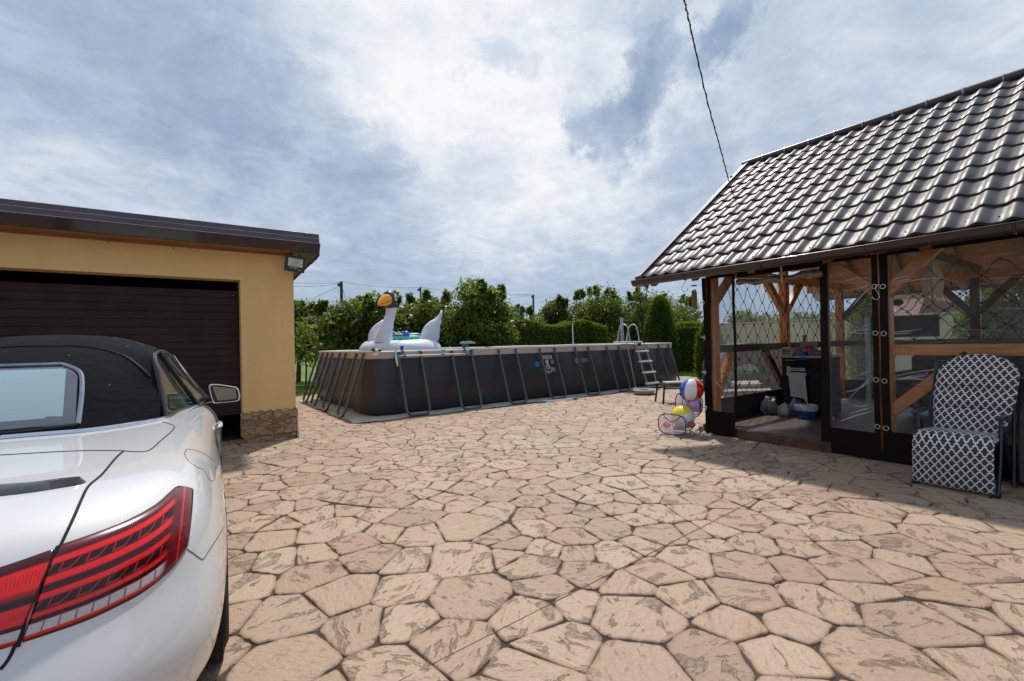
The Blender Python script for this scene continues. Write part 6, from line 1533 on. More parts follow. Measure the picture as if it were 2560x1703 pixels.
# ---------------- patterned folding armchair in front
def latticemat():
    m, n, p, o = newmat('lattice_fabric'); uv = n.add('ShaderNodeSeparateXYZ', i_0=n.add('ShaderNodeTexCoord').outputs['UV']); u, v = uv.outputs[0], uv.outputs[1]
    pp = n.m('ADD', u, v); qq = n.m('SUBTRACT', u, v)
    def line(a, b):
        w1 = n.m('MULTIPLY', n.m('SINE', n.m('MULTIPLY', b, 2 * pi * 2)), .042)
        w2 = n.m('MULTIPLY', n.m('SINE', n.m('MULTIPLY', b, 2 * pi)), .0)
        t = n.m('ADD', a, n.m('ADD', w1, w2)); f = n.m('ABSOLUTE', n.m('SUBTRACT', n.m('FRACT', n.m('ADD', t, .5)), .5))
        return n.rng(f, .090, .114, 1., 0., True)
    L = n.m('MAXIMUM', line(pp, qq), line(qq, pp)); oc = n.add('ShaderNodeTexCoord').outputs['Object']; f = n.noise(oc, 260, 3).outputs[0]; b_ = n.noise(oc, 5, 4, .6).outputs[0]
    c = n.mix(L, n.mix(n.rng(b_, .3, .7, 0, 1), (.035, .032, .033, 1), (.058, .054, .058, 1)), (.76, .76, .76, 1)); c = n.mix(n.rng(f, .3, .7, 0, .25), c, (.04, .04, .04, 1))
    n.put(p, 'Base Color', c); n.put(p, 'Roughness', .9); n.put(p, 'Sheen Weight', .15); n.put(p, 'Normal', n.add('ShaderNodeBump', i_Strength=.5, i_Distance=.02, i_Height=n.m('ADD', b_, n.m('MULTIPLY', f, .1)))); return m
M_LAT = latticemat()
rch = thing('folding_armchair', 'blue-framed folding armchair with black and white lattice-patterned cushion on the patio', 'chair', (5.85, 1.05, 0))
CELL = .086
def cushion(path, halfw, thick, tufts=(), y0c=None, name='cushion', puffk=1.):
    """padded strip along a path of (x,z), width across y; halfw(t), centre yc(t)"""
    P = spline([Vector((x, 0, z)) for x, z in path], 12); L = [0]
    for a, b in zip(P, P[1:]): L.append(L[-1] + (b - a).length)
    tot = L[-1]; mb = MB(); nu = 22; n = len(P); uvs = []
    for side in (1, -1):
        b0 = len(mb.v)
        for j in range(n):
            t = L[j] / tot; d = (P[min(j + 1, n - 1)] - P[max(j - 1, 0)]).normalized(); nr_ = Vector((-d.z, 0, d.x)); hw, yc = halfw(t), y0c(t)
            endf = min(1, min(t, 1 - t) * tot / .045); endf = sqrt(max(0, 1 - (1 - endf) ** 2))
            tf = 1.
            for tt in tufts: tf *= 1 - .62 * math.exp(-((t - tt) * tot / .022) ** 2)
            for i in range(nu + 1):
                s_ = -1 + 2 * i / nu; e = min(1, (1 - abs(s_)) * hw / .04); e = sqrt(max(0, 1 - (1 - e) ** 2)); th = thick * .5 * e * endf * (tf if side > 0 else 1)
                off = nr_ * (th * side + (0 if side < 0 else .012 * (1 - s_ * s_) * tf * puffk))
                p = P[j] + off; mb.v.append((p.x, yc - s_ * hw, p.z)); uvs.append((s_ * hw / .058 + .25, L[j] / .082))
        for j in range(n - 1):
            for i in range(nu):
                f = [b0 + j * (nu + 1) + i, b0 + j * (nu + 1) + i + 1, b0 + (j + 1) * (nu + 1) + i + 1, b0 + (j + 1) * (nu + 1) + i]
                if side < 0: f.reverse()
                mb.face(f, [uvs[k] for k in f])
    o = build(name, mb, M_LAT, rch, smooth=True, angle=180)
    return o
yc0 = lambda t: 1.08 - .02 * t
cushion([(5.60, .025), (5.575, .16), (5.555, .30), (5.550, .40), (5.585, .462), (5.68, .470), (5.82, .462), (5.97, .455)], lambda t: .272 - .01 * t, .075, (), lambda t: 1.085 - .03 * t, 'seat_cushion')
def bw(t): return (.235 + .045 * min(1, t * 2.2)) if t < .70 else .28 * sqrt(max(.02, 1 - ((t - .70) / .305) ** 2.2))
cushion([(5.95, .46), (5.99, .60), (6.03, .78), (6.07, .96), (6.105, 1.10), (6.125, 1.20)], bw, .10, (.315, .555), lambda t: 1.04 - .075 * t, 'back_cushion', 1.6)
mb = MB(); hp = [Vector((5.99 + .13 * t, 0, .60 + .6 * t)) for t in (0, 1)]
M_FR = mat('frame_navy', (.012, .018, .040), .35, .3, coat=.5)
for sg, yy in ((1, 1.345), (-1, .795)):
    mb = MB(); mb.tube(rounded([(5.585, yy, .012), (5.74, yy, .30), (5.80, yy, .63)], .05), .014, 8); build('leg', mb, M_FR, rch, smooth=True)
    mb = MB(); mb.tube([(6.22, yy - .02, .012), (5.98, yy - .01, .36), (5.80, yy, .62)], .014, 8); build('leg', mb, M_FR, rch, smooth=True)
    mb = MB(); mb.tube([(5.98, yy - sg * .02, .40), (6.15, yy - sg * .02 - .05, 1.12)], .013, 8); build('back_frame', mb, M_FR, rch, smooth=True)
    mb = MB(); mb.tube([(5.56, yy - sg * .03, .42), (6.0, yy - sg * .03, .42)], .013, 8); build('seat_frame', mb, M_FR, rch, smooth=True)
    mb = MB(); mb.tube([(5.66, yy, .012), (5.52, yy, .02)], .016, 8) if False else mb.box((5.62, yy, .018), (.09, .032, .03)); build('foot', mb, M_BLK, rch, bevel=.006)
    mb = MB(); mb.box((5.86, yy + sg * .01, .655), (.36, .055, .028)); build('armrest', mb, mat('arm_navy', (.014, .024, .06), .35, coat=.4), rch, bevel=.012, seg=3)
mb = MB(); mb.tube([(6.21, 1.33, .03), (6.21, .78, .03)], .013, 8); build('crossbar', mb, M_FR, rch, smooth=True)
sc2 = thing('folding_armchair', 'dark folded chair at the right edge behind the patterned armchair', 'chair', (6.18, .62, 0))
mb = MB(); mb.box((6.20, .60, .50), (.05, .30, .95), M=Matrix.Rotation(radians(8), 3, 'Y')); build('folded_seat', mb, M_BLK, sc2, bevel=.02)
for dy in (-.16, .16):
    mb = MB(); mb.tube([(6.05, .60 + dy, .012), (6.24, .60 + dy, 1.05)], .014, 8); build('leg', mb, M_BLK, sc2, smooth=True)

# ---------------- balls in mesh baskets, stool, pebbles
def meshmat():
    m = bpy.data.materials.new('basket_mesh'); m.use_nodes = True; m.node_tree.nodes.clear(); n = NT(m.node_tree)
    tr = n.add('ShaderNodeBsdfTransparent'); df = n.add('ShaderNodeBsdfDiffuse', i_Color=(.68, .60, .70, 1)); tl = n.add('ShaderNodeBsdfTranslucent', i_Color=(.68, .60, .70, 1))
    a = n.add('ShaderNodeMixShader', i_0=.4); n.l.new(df.outputs[0], a.inputs[1]); n.l.new(tl.outputs[0], a.inputs[2]); b = n.add('ShaderNodeMixShader', i_0=.40); n.l.new(tr.outputs[0], b.inputs[1]); n.l.new(a.outputs[0], b.inputs[2])
    o = n.add('ShaderNodeOutputMaterial'); n.l.new(b.outputs[0], o.inputs[0]); MATS['basket_mesh'] = m; return m
M_MESH = meshmat(); M_NAVY = mat('navy_binding', (.008, .012, .055), .6, var=0)
def basket(label, c, rx, w_, h_, rz, seed):
    """soft pop-up basket: D-shaped ends joined by netting, open top"""
    b = thing('mesh_basket', label, 'basket', (c[0], c[1], c[2]), group='mesh toy baskets beside the gazebo')
    Mz = Matrix.Rotation(rz, 3, 'Z'); C = Vector(c)
    def W_(x, y, z): return C + Mz @ Vector((x, y, z))
    def sp_(v, e): return math.copysign(abs(v) ** e, v)
    def ring(sx): return [W_(sx * rx, sp_(cos(t), .62) * w_ * (1 if sx < 0 else .8), h_ * .5 + sp_(sin(t), .68) * h_ * .5 * (1 if sx < 0 else .9)) for t in [2 * pi * k / 36 for k in range(36)]]
    R0, R1 = ring(-1), ring(1)
    mb = MB()
    for Rg in (R0, R1): c_ = sum(Rg, Vector()) / 36; k0 = len(mb.v); mb.v += [tuple(p) for p in Rg] + [tuple(c_)]; [mb.face((k0 + k, k0 + (k + 1) % 36, k0 + 36)) for k in range(36)]
    k0 = len(mb.v); mb.v += [tuple(p) for p in R0] + [tuple(p) for p in R1]
    for k in range(36):
        if not (5 <= k <= 12): mb.face((k0 + k, k0 + (k + 1) % 36, k0 + 36 + (k + 1) % 36, k0 + 36 + k))
    build('netting', mb, M_MESH, b, smooth=True, angle=40)
    for Rg in (R0, R1): mb = MB(); mb.tube(Rg, .0075, 6, closed=True); build('rim_binding', mb, M_NAVY, b, smooth=True)
    for k in (5, 13): mb = MB(); mb.tube([R0[k], R1[k]], .005, 6); build('rim_binding', mb, M_NAVY, b, smooth=True)
    mb = MB(); mb.tube(spline([R0[6], R0[6].lerp(R0[24], .22) + Vector((0, 0, -.0)), R0[9].lerp(R0[27], .36), R0[12].lerp(R0[30], .22), R0[12]], 5), .006, 6); build('handle', mb, M_NAVY, b, smooth=True)
    return b
tc_ = on(1700, 1072, 2, 0); bcx = Vector((6.02, 4.18, 0.008))
b1 = basket('lower mesh toy basket with dark blue rim, lying in front', bcx, .17, .215, .30, radians(8), 1)
b2 = basket('upper mesh toy basket with dark blue straps standing against the corner post', (6.22, 4.09, .24), .10, .185, .37, radians(15), 2)
def beach(label, c, r, cols, rot):
    mb = MB(); mb.ball(c, r, 36, 20, M=Matrix.Rotation(rot[0], 3, 'X') @ Matrix.Rotation(rot[1], 3, 'Y') @ Matrix.Rotation(rot[2], 3, 'Z'), band=lambda a, b: 3 if (b < .045 or b > .955) else cols[int(a * 6) % 6])
    return solo('beach_ball', mb, M_CB, label, 'ball', (c[0], c[1], c[2] - r), 'beach balls in the baskets', smooth=True, angle=180)
q = on(1729, 975, 0, 6.22); beach('blue, white and red striped beach ball on top of the upper basket', q, .172, [0, 3, 2, 0, 3, 2], (.12, .05, radians(118)))
q = on(1707, 1042, 0, 6.06); beach('yellow and white beach ball in the lower basket', q, .172, [1, 1, 3, 3, 3, 3], (radians(62), radians(0), radians(60)))
for (a, b), r_, m_, lb_ in (((1668, 1062), .055, 'toy_red', 'small orange-red toy at the left end of the lower basket'), ((1705, 1066), .06, 'toy_grey', 'grey crumpled toy in the middle of the lower basket'), ((1728, 1062), .055, 'toy_rust', 'rust-coloured toy at the right end of the lower basket'), ((1690, 1070), .04, 'toy_yellow', 'pale yellow toy at the bottom of the lower basket')):
    col_ = {'toy_red': (.75, .10, .05), 'toy_grey': (.30, .33, .42), 'toy_rust': (.45, .14, .08), 'toy_yellow': (.55, .45, .22)}[m_]; p = on(a, b, 0, 6.0); p.z = max(p.z, r_ * .75 + .01); mb = lump(p, r_, int(a), 12, (1, 1.2, .8)); solo('toy', mb, mat(m_, col_, .5, var=.2, vs=15), lb_, 'toy', (p.x, p.y, p.z - r_ * .7), 'toys in the mesh baskets', smooth=True)
p = on(1735, 1015, 0, 6.16); mb = lump(p, .10, 77, 12, (.8, 1.2, .9)); solo('toy', mb, mat('toy_blue', (.10, .22, .60), .5, col2=(.65, .25, .35), vs=9), 'blue and pink inflatable folded in the upper basket', 'toy', p, 'toys in the mesh baskets', smooth=True)
st = thing('stool', 'dark metal frame stool with pale grey pad behind the mesh baskets', 'stool', (6.9, 5.0, 0))
a0, a1 = on(1655, 1022, 2, 0), None
s0 = Vector((6.55, 4.84, 0)); 
M_ST = mat('stool_metal', (.045, .040, .036), .45, .3)
stx0 = on(1661, 962, 2, .42); e1 = Vector((.86, -.5, 0)).normalized(); e2 = Vector((.5, .86, 0)).normalized(); wS, dS = .62, .36
base0 = Vector((stx0.x, stx0.y, 0)); 
for i in (0, 1):
    for j in (0, 1):
        t_ = base0 + e1 * (wS * i) + e2 * (dS * j); f_ = t_ + e1 * (-.05 if i == 0 else .05) + e2 * (-.03 if j == 0 else .03); mb = MB(); mb.beam(f_ + Vector((0, 0, .004)), t_ + Vector((0, 0, .42)), .03, .03, up=(1, 0, 0)); build('leg', mb, M_ST, st)
for a, b in (((0, 0), (1, 0)), ((0, 1), (1, 1)), ((0, 0), (0, 1)), ((1, 0), (1, 1))):
    A = base0 + e1 * (wS * a[0]) + e2 * (dS * a[1]); B_ = base0 + e1 * (wS * b[0]) + e2 * (dS * b[1])
    for z in (.41, .33) if a[1] == b[1] else (.41,): mb = MB(); mb.beam(A + Vector((0, 0, z)), B_ + Vector((0, 0, z)), .026, .03); build('frame_bar', mb, M_ST, st)
mb = MB(); cc = base0 + e1 * wS * .55 + e2 * dS * .5; mb.box(cc + Vector((0, 0, .445)), (.50, .33, .045), rz=atan2(e1.y, e1.x)); build('pad', mb, mat('pad_grey', (.42, .42, .41), .8), st, bevel=.02, seg=3)
# white pebbles spilled at the corner
mb_ = None
for k in range(46):
    t = R.random(); c = on(1722 + 60 * t + R.uniform(-6, 6), 1079 + 12 * t + R.uniform(-5, 5), 2, 0); r_ = R.uniform(.012, .026); mb = lump((c.x, c.y, r_ * .5), r_, k, 8, (1.2, .9, .7)); solo('pebble', mb, mat('pebble_pale' if k % 3 else 'pebble_grey', (.72, .70, .67) if k % 3 else (.22, .22, .22), .7, var=.15, vs=30), 'white and grey pebble in the small heap at the gazebo corner', 'pebble', (c.x, c.y, 0), 'pebbles heaped at the gazebo corner', smooth=True)
p0_ = on(1752, 1082, 2, 0); smallbox('wood_offcut', 'short upright offcut of pale wood beside the gazebo skirt', 'wood block', (p0_.x, p0_.y, .05), (.06, .05, .10), mat('offcut', (.40, .27, .13), .7, var=.2, vs=20), .3)
# ============================================================ GARDEN BEYOND
# cream boundary wall
def creamwall(name, label, a, b, h, m, pilaster=2.6):
    a, b = Vector(a), Vector(b); L = (b - a).length; d = (b - a).normalized(); rz = atan2(d.y, d.x)
    w_ = thing(name, label, 'wall', ((a + b) / 2), 0)
    mb = MB(); mb.box((a + b) / 2 + Vector((0, 0, h / 2)), (L, .2, h), rz); build('wall', mb, m, w_)
    mb = MB(); mb.box((a + b) / 2 + Vector((0, 0, h + .03)), (L + .1, .28, .06), rz); build('coping', mb, mat('coping', (.46, .38, .28), .8), w_, bevel=.01)
M_CREAM = mat('cream_render', (.60, .50, .33), .9, var=.08, vs=1.5)
creamwall('boundary_wall', 'long cream rendered garden wall seen through the gazebo', (19.6, -14, 0), (19.6, 15.5, 0), 2.0, M_CREAM)
# red-roofed house seen through the curtain
hs = thing('house', 'house with dark red roof and timber gable beyond the garden wall', 'house', (24, 6.0, 0))
mb = MB(); mb.box((25, 5.7, 1.4), (5, 1.3, 2.8)); mb.box((24.6, 5.7, 2.95), (4, 1.4, .5)); build('wall', mb, mat('timber_yellow', (.50, .36, .15), .8, var=.2, vs=9), hs)
mb = MB(); mb.extr([(21.6, 4.95, 2.12), (22.4, 4.95, 2.72), (27.8, 4.95, 2.72), (27.8, 4.95, 2.1)], (0, 1.5, 0)); build('roof', mb, mat('red_roof', (.13, .018, .016), .6, var=.2, vs=8), hs)

# ------------------------------------------------ foliage
LM = {}
def leafmat(name, c1, c2, c3, gloss=.35):
    m = bpy.data.materials.new(name); m.use_nodes = True; m.node_tree.nodes.clear(); n = NT(m.node_tree)
    oi = n.add('ShaderNodeNewGeometry').outputs['Random Per Island']; oc = n.add('ShaderNodeTexCoord').outputs['Object']; b_ = n.noise(oc, .9, 3).outputs[0]
    c = n.ramp(n.m('ADD', n.m('MULTIPLY', oi, .6), n.m('MULTIPLY', b_, .4)), [(.12, c1), (.45, c2), (.85, c3)])
    p = n.add('ShaderNodeBsdfPrincipled', i_Roughness=.46); n.put(p, 'Base Color', c); n.put(p, 'Specular IOR Level', gloss * .9)
    t = n.add('ShaderNodeBsdfTranslucent'); n.put(t, 'Color', n.mix(.5, c, (.36, .46, .03, 1)))
    mx_ = n.add('ShaderNodeMixShader', i_0=.42); n.l.new(p.outputs[0], mx_.inputs[1]); n.l.new(t.outputs[0], mx_.inputs[2]); o = n.add('ShaderNodeOutputMaterial'); n.l.new(mx_.outputs[0], o.inputs[0]); return m
L_CH = leafmat('cherry_leaf', (.022, .050, .008), (.060, .115, .016), (.15, .21, .030), .6)
L_DK = leafmat('dark_leaf', (.012, .030, .008), (.028, .060, .014), (.06, .10, .02), .6)
L_PL = leafmat('plum_leaf', (.03, .055, .02), (.07, .11, .04), (.13, .18, .07), .5)
L_TH = leafmat('thuja_leaf', (.010, .035, .004), (.022, .065, .006), (.055, .13, .012), .2)
L_HD = leafmat('hedge_leaf', (.03, .08, .006), (.07, .15, .012), (.16, .29, .03), .2)
M_BARK = mat('bark', (.09, .065, .05), .9, var=.3, vs=12, bump=.5, bs=30)
NP = np.random.default_rng(11)
def leafcloud(name, pts, size, m, parent, droop=.45, aspect=2.2, nrm_bias=None):
    """pts: (n,3) leaf positions; each leaf is a bent 2-face blade"""
    n = len(pts); P = np.array(pts); az = NP.uniform(0, 2 * pi, n); el = NP.normal(-droop, .55, n); L = size * NP.uniform(.6, 1.35, n); Wd = L / aspect
    d = np.stack([np.cos(az) * np.cos(el), np.sin(az) * np.cos(el), np.sin(el)], 1); up = np.array([0, 0, 1.]) + NP.normal(0, .55, (n, 3)); s_ = np.cross(d, up); s_ /= np.linalg.norm(s_, axis=1)[:, None] + 1e-9
    nn = np.cross(s_, d); a = P; b = P + d * (L * .5)[:, None] + s_ * (Wd * .5)[:, None] + nn * (L * .06)[:, None]; c = P + d * L[:, None] - nn * (L * .10)[:, None]; e = P + d * (L * .5)[:, None] - s_ * (Wd * .5)[:, None] + nn * (L * .06)[:, None]
    V = np.stack([a, b, c, e], 1).reshape(-1, 3); r = parent
    if r is not None: inv = np.array(ROOTM[r.name].inverted()); V = V @ inv[:3, :3].T + inv[:3, 3]
    me = bpy.data.meshes.new(name); me.vertices.add(4 * n); me.vertices.foreach_set('co', V.ravel()); me.loops.add(4 * n); me.polygons.add(n)
    me.loops.foreach_set('vertex_index', np.arange(4 * n)); me.polygons.foreach_set('loop_start', np.arange(0, 4 * n, 4)); me.polygons.foreach_set('loop_total', np.full(n, 4)); me.materials.append(m); me.update(); me.validate()
    o = bpy.data.objects.new(name, me); COL.objects.link(o)
    if parent is not None: o.parent = parent
    return o
def crownpts(c, rx, ry, rz, n, clumps=14, shell=.55, shoots=0, seed=0, shootlen=.8):
    g = np.random.default_rng(seed); out = []
    cc = []
    for k in range(clumps):
        v = g.normal(0, 1, 3); v /= np.linalg.norm(v); t = g.uniform(.35, .82); cc.append((np.array(c) + v * np.array([rx, ry, rz]) * t, g.uniform(.30, .50) * min(rx, ry, rz) * 1.15))
    per_ = int(n * (.80 if shoots else 1.) / clumps)
    for q, r_ in cc:
        v = g.normal(0, 1, (per_, 3)); v /= np.linalg.norm(v, axis=1)[:, None]; t = g.uniform(0, 1, per_) ** (1 / 3) * (1 - shell) + shell; t = np.where(g.uniform(0, 1, per_) < .8, t, g.uniform(.9, 1.35, per_)); out.append(q + v * (r_ * t)[:, None] * np.array([1, 1, .9]))
    sh = []
    for k in range(shoots):
        a = g.uniform(0, 2 * pi); q = np.array(c) + np.array([cos(a) * rx * g.uniform(.1, .85), sin(a) * ry * g.uniform(.1, .85), 0]); h = rz * sqrt(max(.05, 1 - ((q[0] - c[0]) / rx) ** 2 - ((q[1] - c[1]) / ry) ** 2)); q[2] = c[2] + h * .75
        tip = q + np.array([g.normal(0, .10), g.normal(0, .10), shootlen * g.uniform(.5, 1.1)]); sh.append((q, tip)); m_ = int(n * .2 / shoots); t = g.uniform(0, 1, m_); out.append(q + (tip - q) * t[:, None] + g.normal(0, .045, (m_, 3)) * (1.3 - t)[:, None])
    return np.concatenate(out), cc, sh
def tree(name, label, cat, px, pytop, depth, halfpx, leafm, size, n, group, shoots=0, clumps=14, base=.15, trunk=True, seed=0, shootlen=.8, low=None):
    """px,pytop: where the crown stands and ends in the survey photo; depth: metres into the scene"""
    d = ray(px, pytop); t = depth; topp = Vector((0, 0, CH)) + d * t; hx = halfpx / FPX * depth; zt = topp.z
    c0 = low if low is not None else base * zt; h_ = (zt - shootlen * .05 * (1 if shoots else 0) - c0) / 2; cz = c0 + h_
    T = thing(name, label, cat, (topp.x, topp.y, 0), group=group)
    pts, cc, sh = crownpts((topp.x, topp.y, cz), hx * 1.25, hx * 1.0, h_, int(n * 1.8), int(clumps * 2.0), seed=seed, shoots=shoots, shootlen=shootlen); pts = pts[pts[:, 2] > .08]
    leafcloud('crown', pts, size, leafm, T)
    mb = MB(); mb.tube([(topp.x, topp.y, -.05), (topp.x + .05, topp.y, cz * .5), (topp.x, topp.y + .04, cz)], [.12 * zt / 4, .09 * zt / 4, .05 * zt / 4], 8)
    for q, r_ in cc[::2]: mb.tube([(topp.x, topp.y, cz * .55), ((topp.x + q[0]) / 2, (topp.y + q[1]) / 2, cz * .4 + q[2] * .5), tuple(q)], [.05, .032, .012], 5)
    for q, tip in sh: mb.tube([tuple(q - np.array([0, 0, .3])), tuple(tip)], [.014, .004], 4)
    build('trunk', mb, M_BARK, T, smooth=True)
    return T
GT = 'fruit trees behind the pool'
specs = [  # label, px, pytop, depth, halfpx, mat, leaf, n, shoots, clumps, kind
 ('dark fruit tree at the far left, right beside the garage wall', 742, 752, 19, 62, L_DK, .13, 7000, 7, 14, 'fruit_tree'),
 ('dark low fruit tree behind the thin sapling', 806, 790, 18.5, 62, L_DK, .13, 7000, 3, 14, 'fruit_tree'),
 ('broad cherry tree behind the green net pole', 873, 720, 18, 75, L_CH, .17, 9000, 6, 16, 'cherry_tree'),
 ('tall cherry tree right behind the swan head', 985, 712, 18, 82, L_CH, .17, 10000, 8, 16, 'cherry_tree'),
 ('cherry tree above the swan tail wing', 1085, 722, 18.3, 70, L_CH, .17, 8000, 6, 14, 'cherry_tree'),
 ('tallest cherry tree, right of the swan', 1190, 690, 17.8, 88, L_CH, .17, 11000, 8, 18, 'cherry_tree'),
 ('grey-green plum tree with thin upright shoots behind the second net pole', 1292, 755, 20, 62, L_PL, .11, 8000, 10, 12, 'plum_tree'),
 ('slim dark fruit tree left of the three-head lamp', 1388, 735, 23, 50, L_DK, .13, 6000, 6, 10, 'fruit_tree'),
 ('tall fruit tree above the clipped hedge', 1487, 712, 23.5, 72, L_CH, .14, 8500, 8, 14, 'fruit_tree'),
 ('open airy fruit tree behind the ladder handrails', 1585, 728, 24, 60, L_CH, .13, 4200, 5, 12, 'fruit_tree'),
 ('wispy tall fruit tree touching the gutter end', 1605, 692, 21.5, 24, L_CH, .13, 700, 3, 5, 'fruit_tree'),
 ('round fruit tree behind the big conifer', 1672, 728, 24, 72, L_CH, .13, 6500, 6, 14, 'fruit_tree'),
 ('small fruit tree under the wind chime', 1722, 775, 24, 36, L_CH, .13, 2500, 3, 8, 'fruit_tree')]
for i, (lb_, px, py, dp, hp_, lm_, sz_, n_l, sh_, cl__, kd) in enumerate(specs):
    tree(kd, lb_, 'tree', px, py, dp, hp_, lm_, sz_, n_l, GT, shoots=sh_, clumps=cl__, seed=20 + i, low=.85 if i < 2 else .25 if dp < 21 else 1.0, shootlen=.38)
# young sapling on the left lawn
sp = on(765, 976, 2, 0); T = thing('young_tree', 'thin young sapling with sparse yellow-green leaves on the left lawn', 'tree', sp)
d_ = sqrt(sp.x ** 2 + sp.y ** 2); g = np.random.default_rng(5); mb = MB(); top_z = on(760, 855, 1, sp.y).z
mb.tube([sp, sp + Vector((.02, 0, .8)), sp + Vector((-.03, 0, 1.5)), Vector((sp.x, sp.y, top_z))], [.035, .028, .016, .004], 7); lp_ = []
for k in range(16):
    z = .75 + 1.3 * k / 16; a = k * 2.4; L_ = .55 * (1.15 - k / 22); q = sp + Vector((0, 0, z)); e = q + Vector((cos(a) * L_, sin(a) * L_, .35)); mb.tube([q, q.lerp(e, .5) + Vector((0, 0, -.03)), e], [.01, .006, .003], 4)
    for _ in range(34): t = g.uniform(.25, 1.05); lp_.append(np.array(q.lerp(e, t)) + g.normal(0, .05, 3))
build('trunk', mb, M_BARK, T, smooth=True); leafcloud('crown', lp_, .11, leafmat('sapling_leaf', (.06, .12, .015), (.12, .19, .03), (.20, .27, .05), .4), T, aspect=1.3)
# conifers
def thuja(label, px, pytop, base, halfw, n, group, size=.09):
    b = base; top = on(px, pytop, 1, b.y) if False else None; dv = ray(px, pytop); t = (b.x * dv.x + b.y * dv.y) / (dv.x ** 2 + dv.y ** 2); H_ = CH + dv.z * t
    T = thing('thuja', label, 'conifer', b, group=group); g = np.random.default_rng(int(px)); z = g.uniform(0, 1, n) ** .85; prof_ = np.where(z < .12, .86 + z, np.sqrt(np.clip(1 - ((z - .12) / .89) ** 2.2, 0, 1))); a = g.uniform(0, 2 * pi, n)
    lob = 1 + .07 * np.sin(a * 5 + z * 6) + .05 * np.sin(a * 9 - z * 14); r_ = halfw * prof_ * lob * g.uniform(.72, 1.05, n); P_ = np.stack([b.x + np.cos(a) * r_, b.y + np.sin(a) * r_, .03 + z * (H_ - .1)], 1)
    leafcloud('crown', P_, size, L_TH, T, droop=-.95, aspect=2.4)
    mb = MB(); mb.tube([(b.x, b.y, -.02), (b.x, b.y, H_ * .8)], [.06, .02], 8); mb.lathe([(halfw * .55, .1), (halfw * .6, H_ * .5), (halfw * .35, H_ * .8), (.02, H_ * .93)], 14, b); build('trunk', mb, mat('inner_dark', (.02, .025, .012), 1.), T)
    return T
TG = 'clipped conifers in the garden'
thuja('biggest dark conifer right of the pool ladder', 1668, 738, Vector((16.6, 12.25, 0)), .70, 16000, TG)
thuja('left one of the narrow conifer pair behind the pool', 1524, 783, Vector((14.3, 15.2, 0)), .42, 7000, TG)
thuja('right one of the narrow conifer pair behind the pool', 1545, 787, Vector((14.9, 14.9, 0)), .38, 7000, TG)
thuja('narrow conifer just left of the gazebo corner post', 1752, 792, Vector((14.2, 8.55, 0)), .46, 9000, TG)
thuja('conifer seen through the creased curtain right of the doorway', 2172, 742, Vector((15.5, on(2172, 900, 0, 15.5).y, 0)), .50, 6000, TG)
thuja('large conifer seen through the gazebo at the right edge', 2530, 690, Vector((15.2, 2.05, 0)), .85, 12000, TG)
def hedge(label, a, b, w_, h_, n, m):
    a, b = Vector(a), Vector(b); T = thing('hedge', label, 'hedge', (a + b) / 2, group='clipped hedges'); g = np.random.default_rng(int(n)); L = (b - a).length; d = (b - a).normalized(); s_ = Vector((-d.y, d.x, 0)); t = g.uniform(0, 1, n); k = g.integers(0, 3, n); f1 = g.uniform(-1, 1, n); zz_ = g.uniform(0, 1, n)
    side = np.where(k == 0, -1., np.where(k == 1, 1., f1)); z = np.where(k == 2, 1., zz_); j = g.normal(0, .035, (n, 3)); bump = 1 + .06 * np.sin(t * L * 2.2)
    P_ = np.array(a)[None] + np.outer(t * L, np.array(d)) + np.outer(side * w_ / 2, np.array(s_)); P_[:, 2] = z * h_ * bump; P_ += j
    leafcloud('foliage', P_[P_[:, 2] > .02], .085, m, T, droop=-.8, aspect=2.2)
    mb = MB(); mb.box((a + b) / 2 + Vector((0, 0, h_ / 2 - .03)), (L - .05, w_ - .12, h_ - .1), atan2(d.y, d.x)); build('stems', mb, mat('inner_dark', (.02, .025, .012), 1.), T)
hedge('long clipped green hedge behind the right half of the pool', (11.0, 15.6, 0), (15.9, 15.0, 0), .9, 2.15, 26000, L_HD)
hedge('short clipped hedge right of the big conifer', (17.6, 12.4, 0), (18.6, 11.2, 0), .8, 1.95, 8000, L_HD)
# pale grey ornamental shrub tops peeping over the rim
c_ = on(1222, 862, 1, 14.6); T = thing('ornamental_shrub', 'pale silvery shrub top showing above the pool rim', 'shrub', (c_.x, c_.y, 0)); pp_ = NP.normal(0, 1, (700, 3)) * np.array([.28, .28, .32]) + np.array([c_.x, c_.y, 1.25]); leafcloud('foliage', pp_, .12, leafmat('silver_leaf', (.20, .24, .14), (.30, .33, .20), (.42, .44, .30)), T, droop=-1.0, aspect=4)
mb = MB(); mb.tube([(c_.x, c_.y, 0), (c_.x, c_.y, 1.2)], .03, 6); build('stem', mb, M_BARK, T)
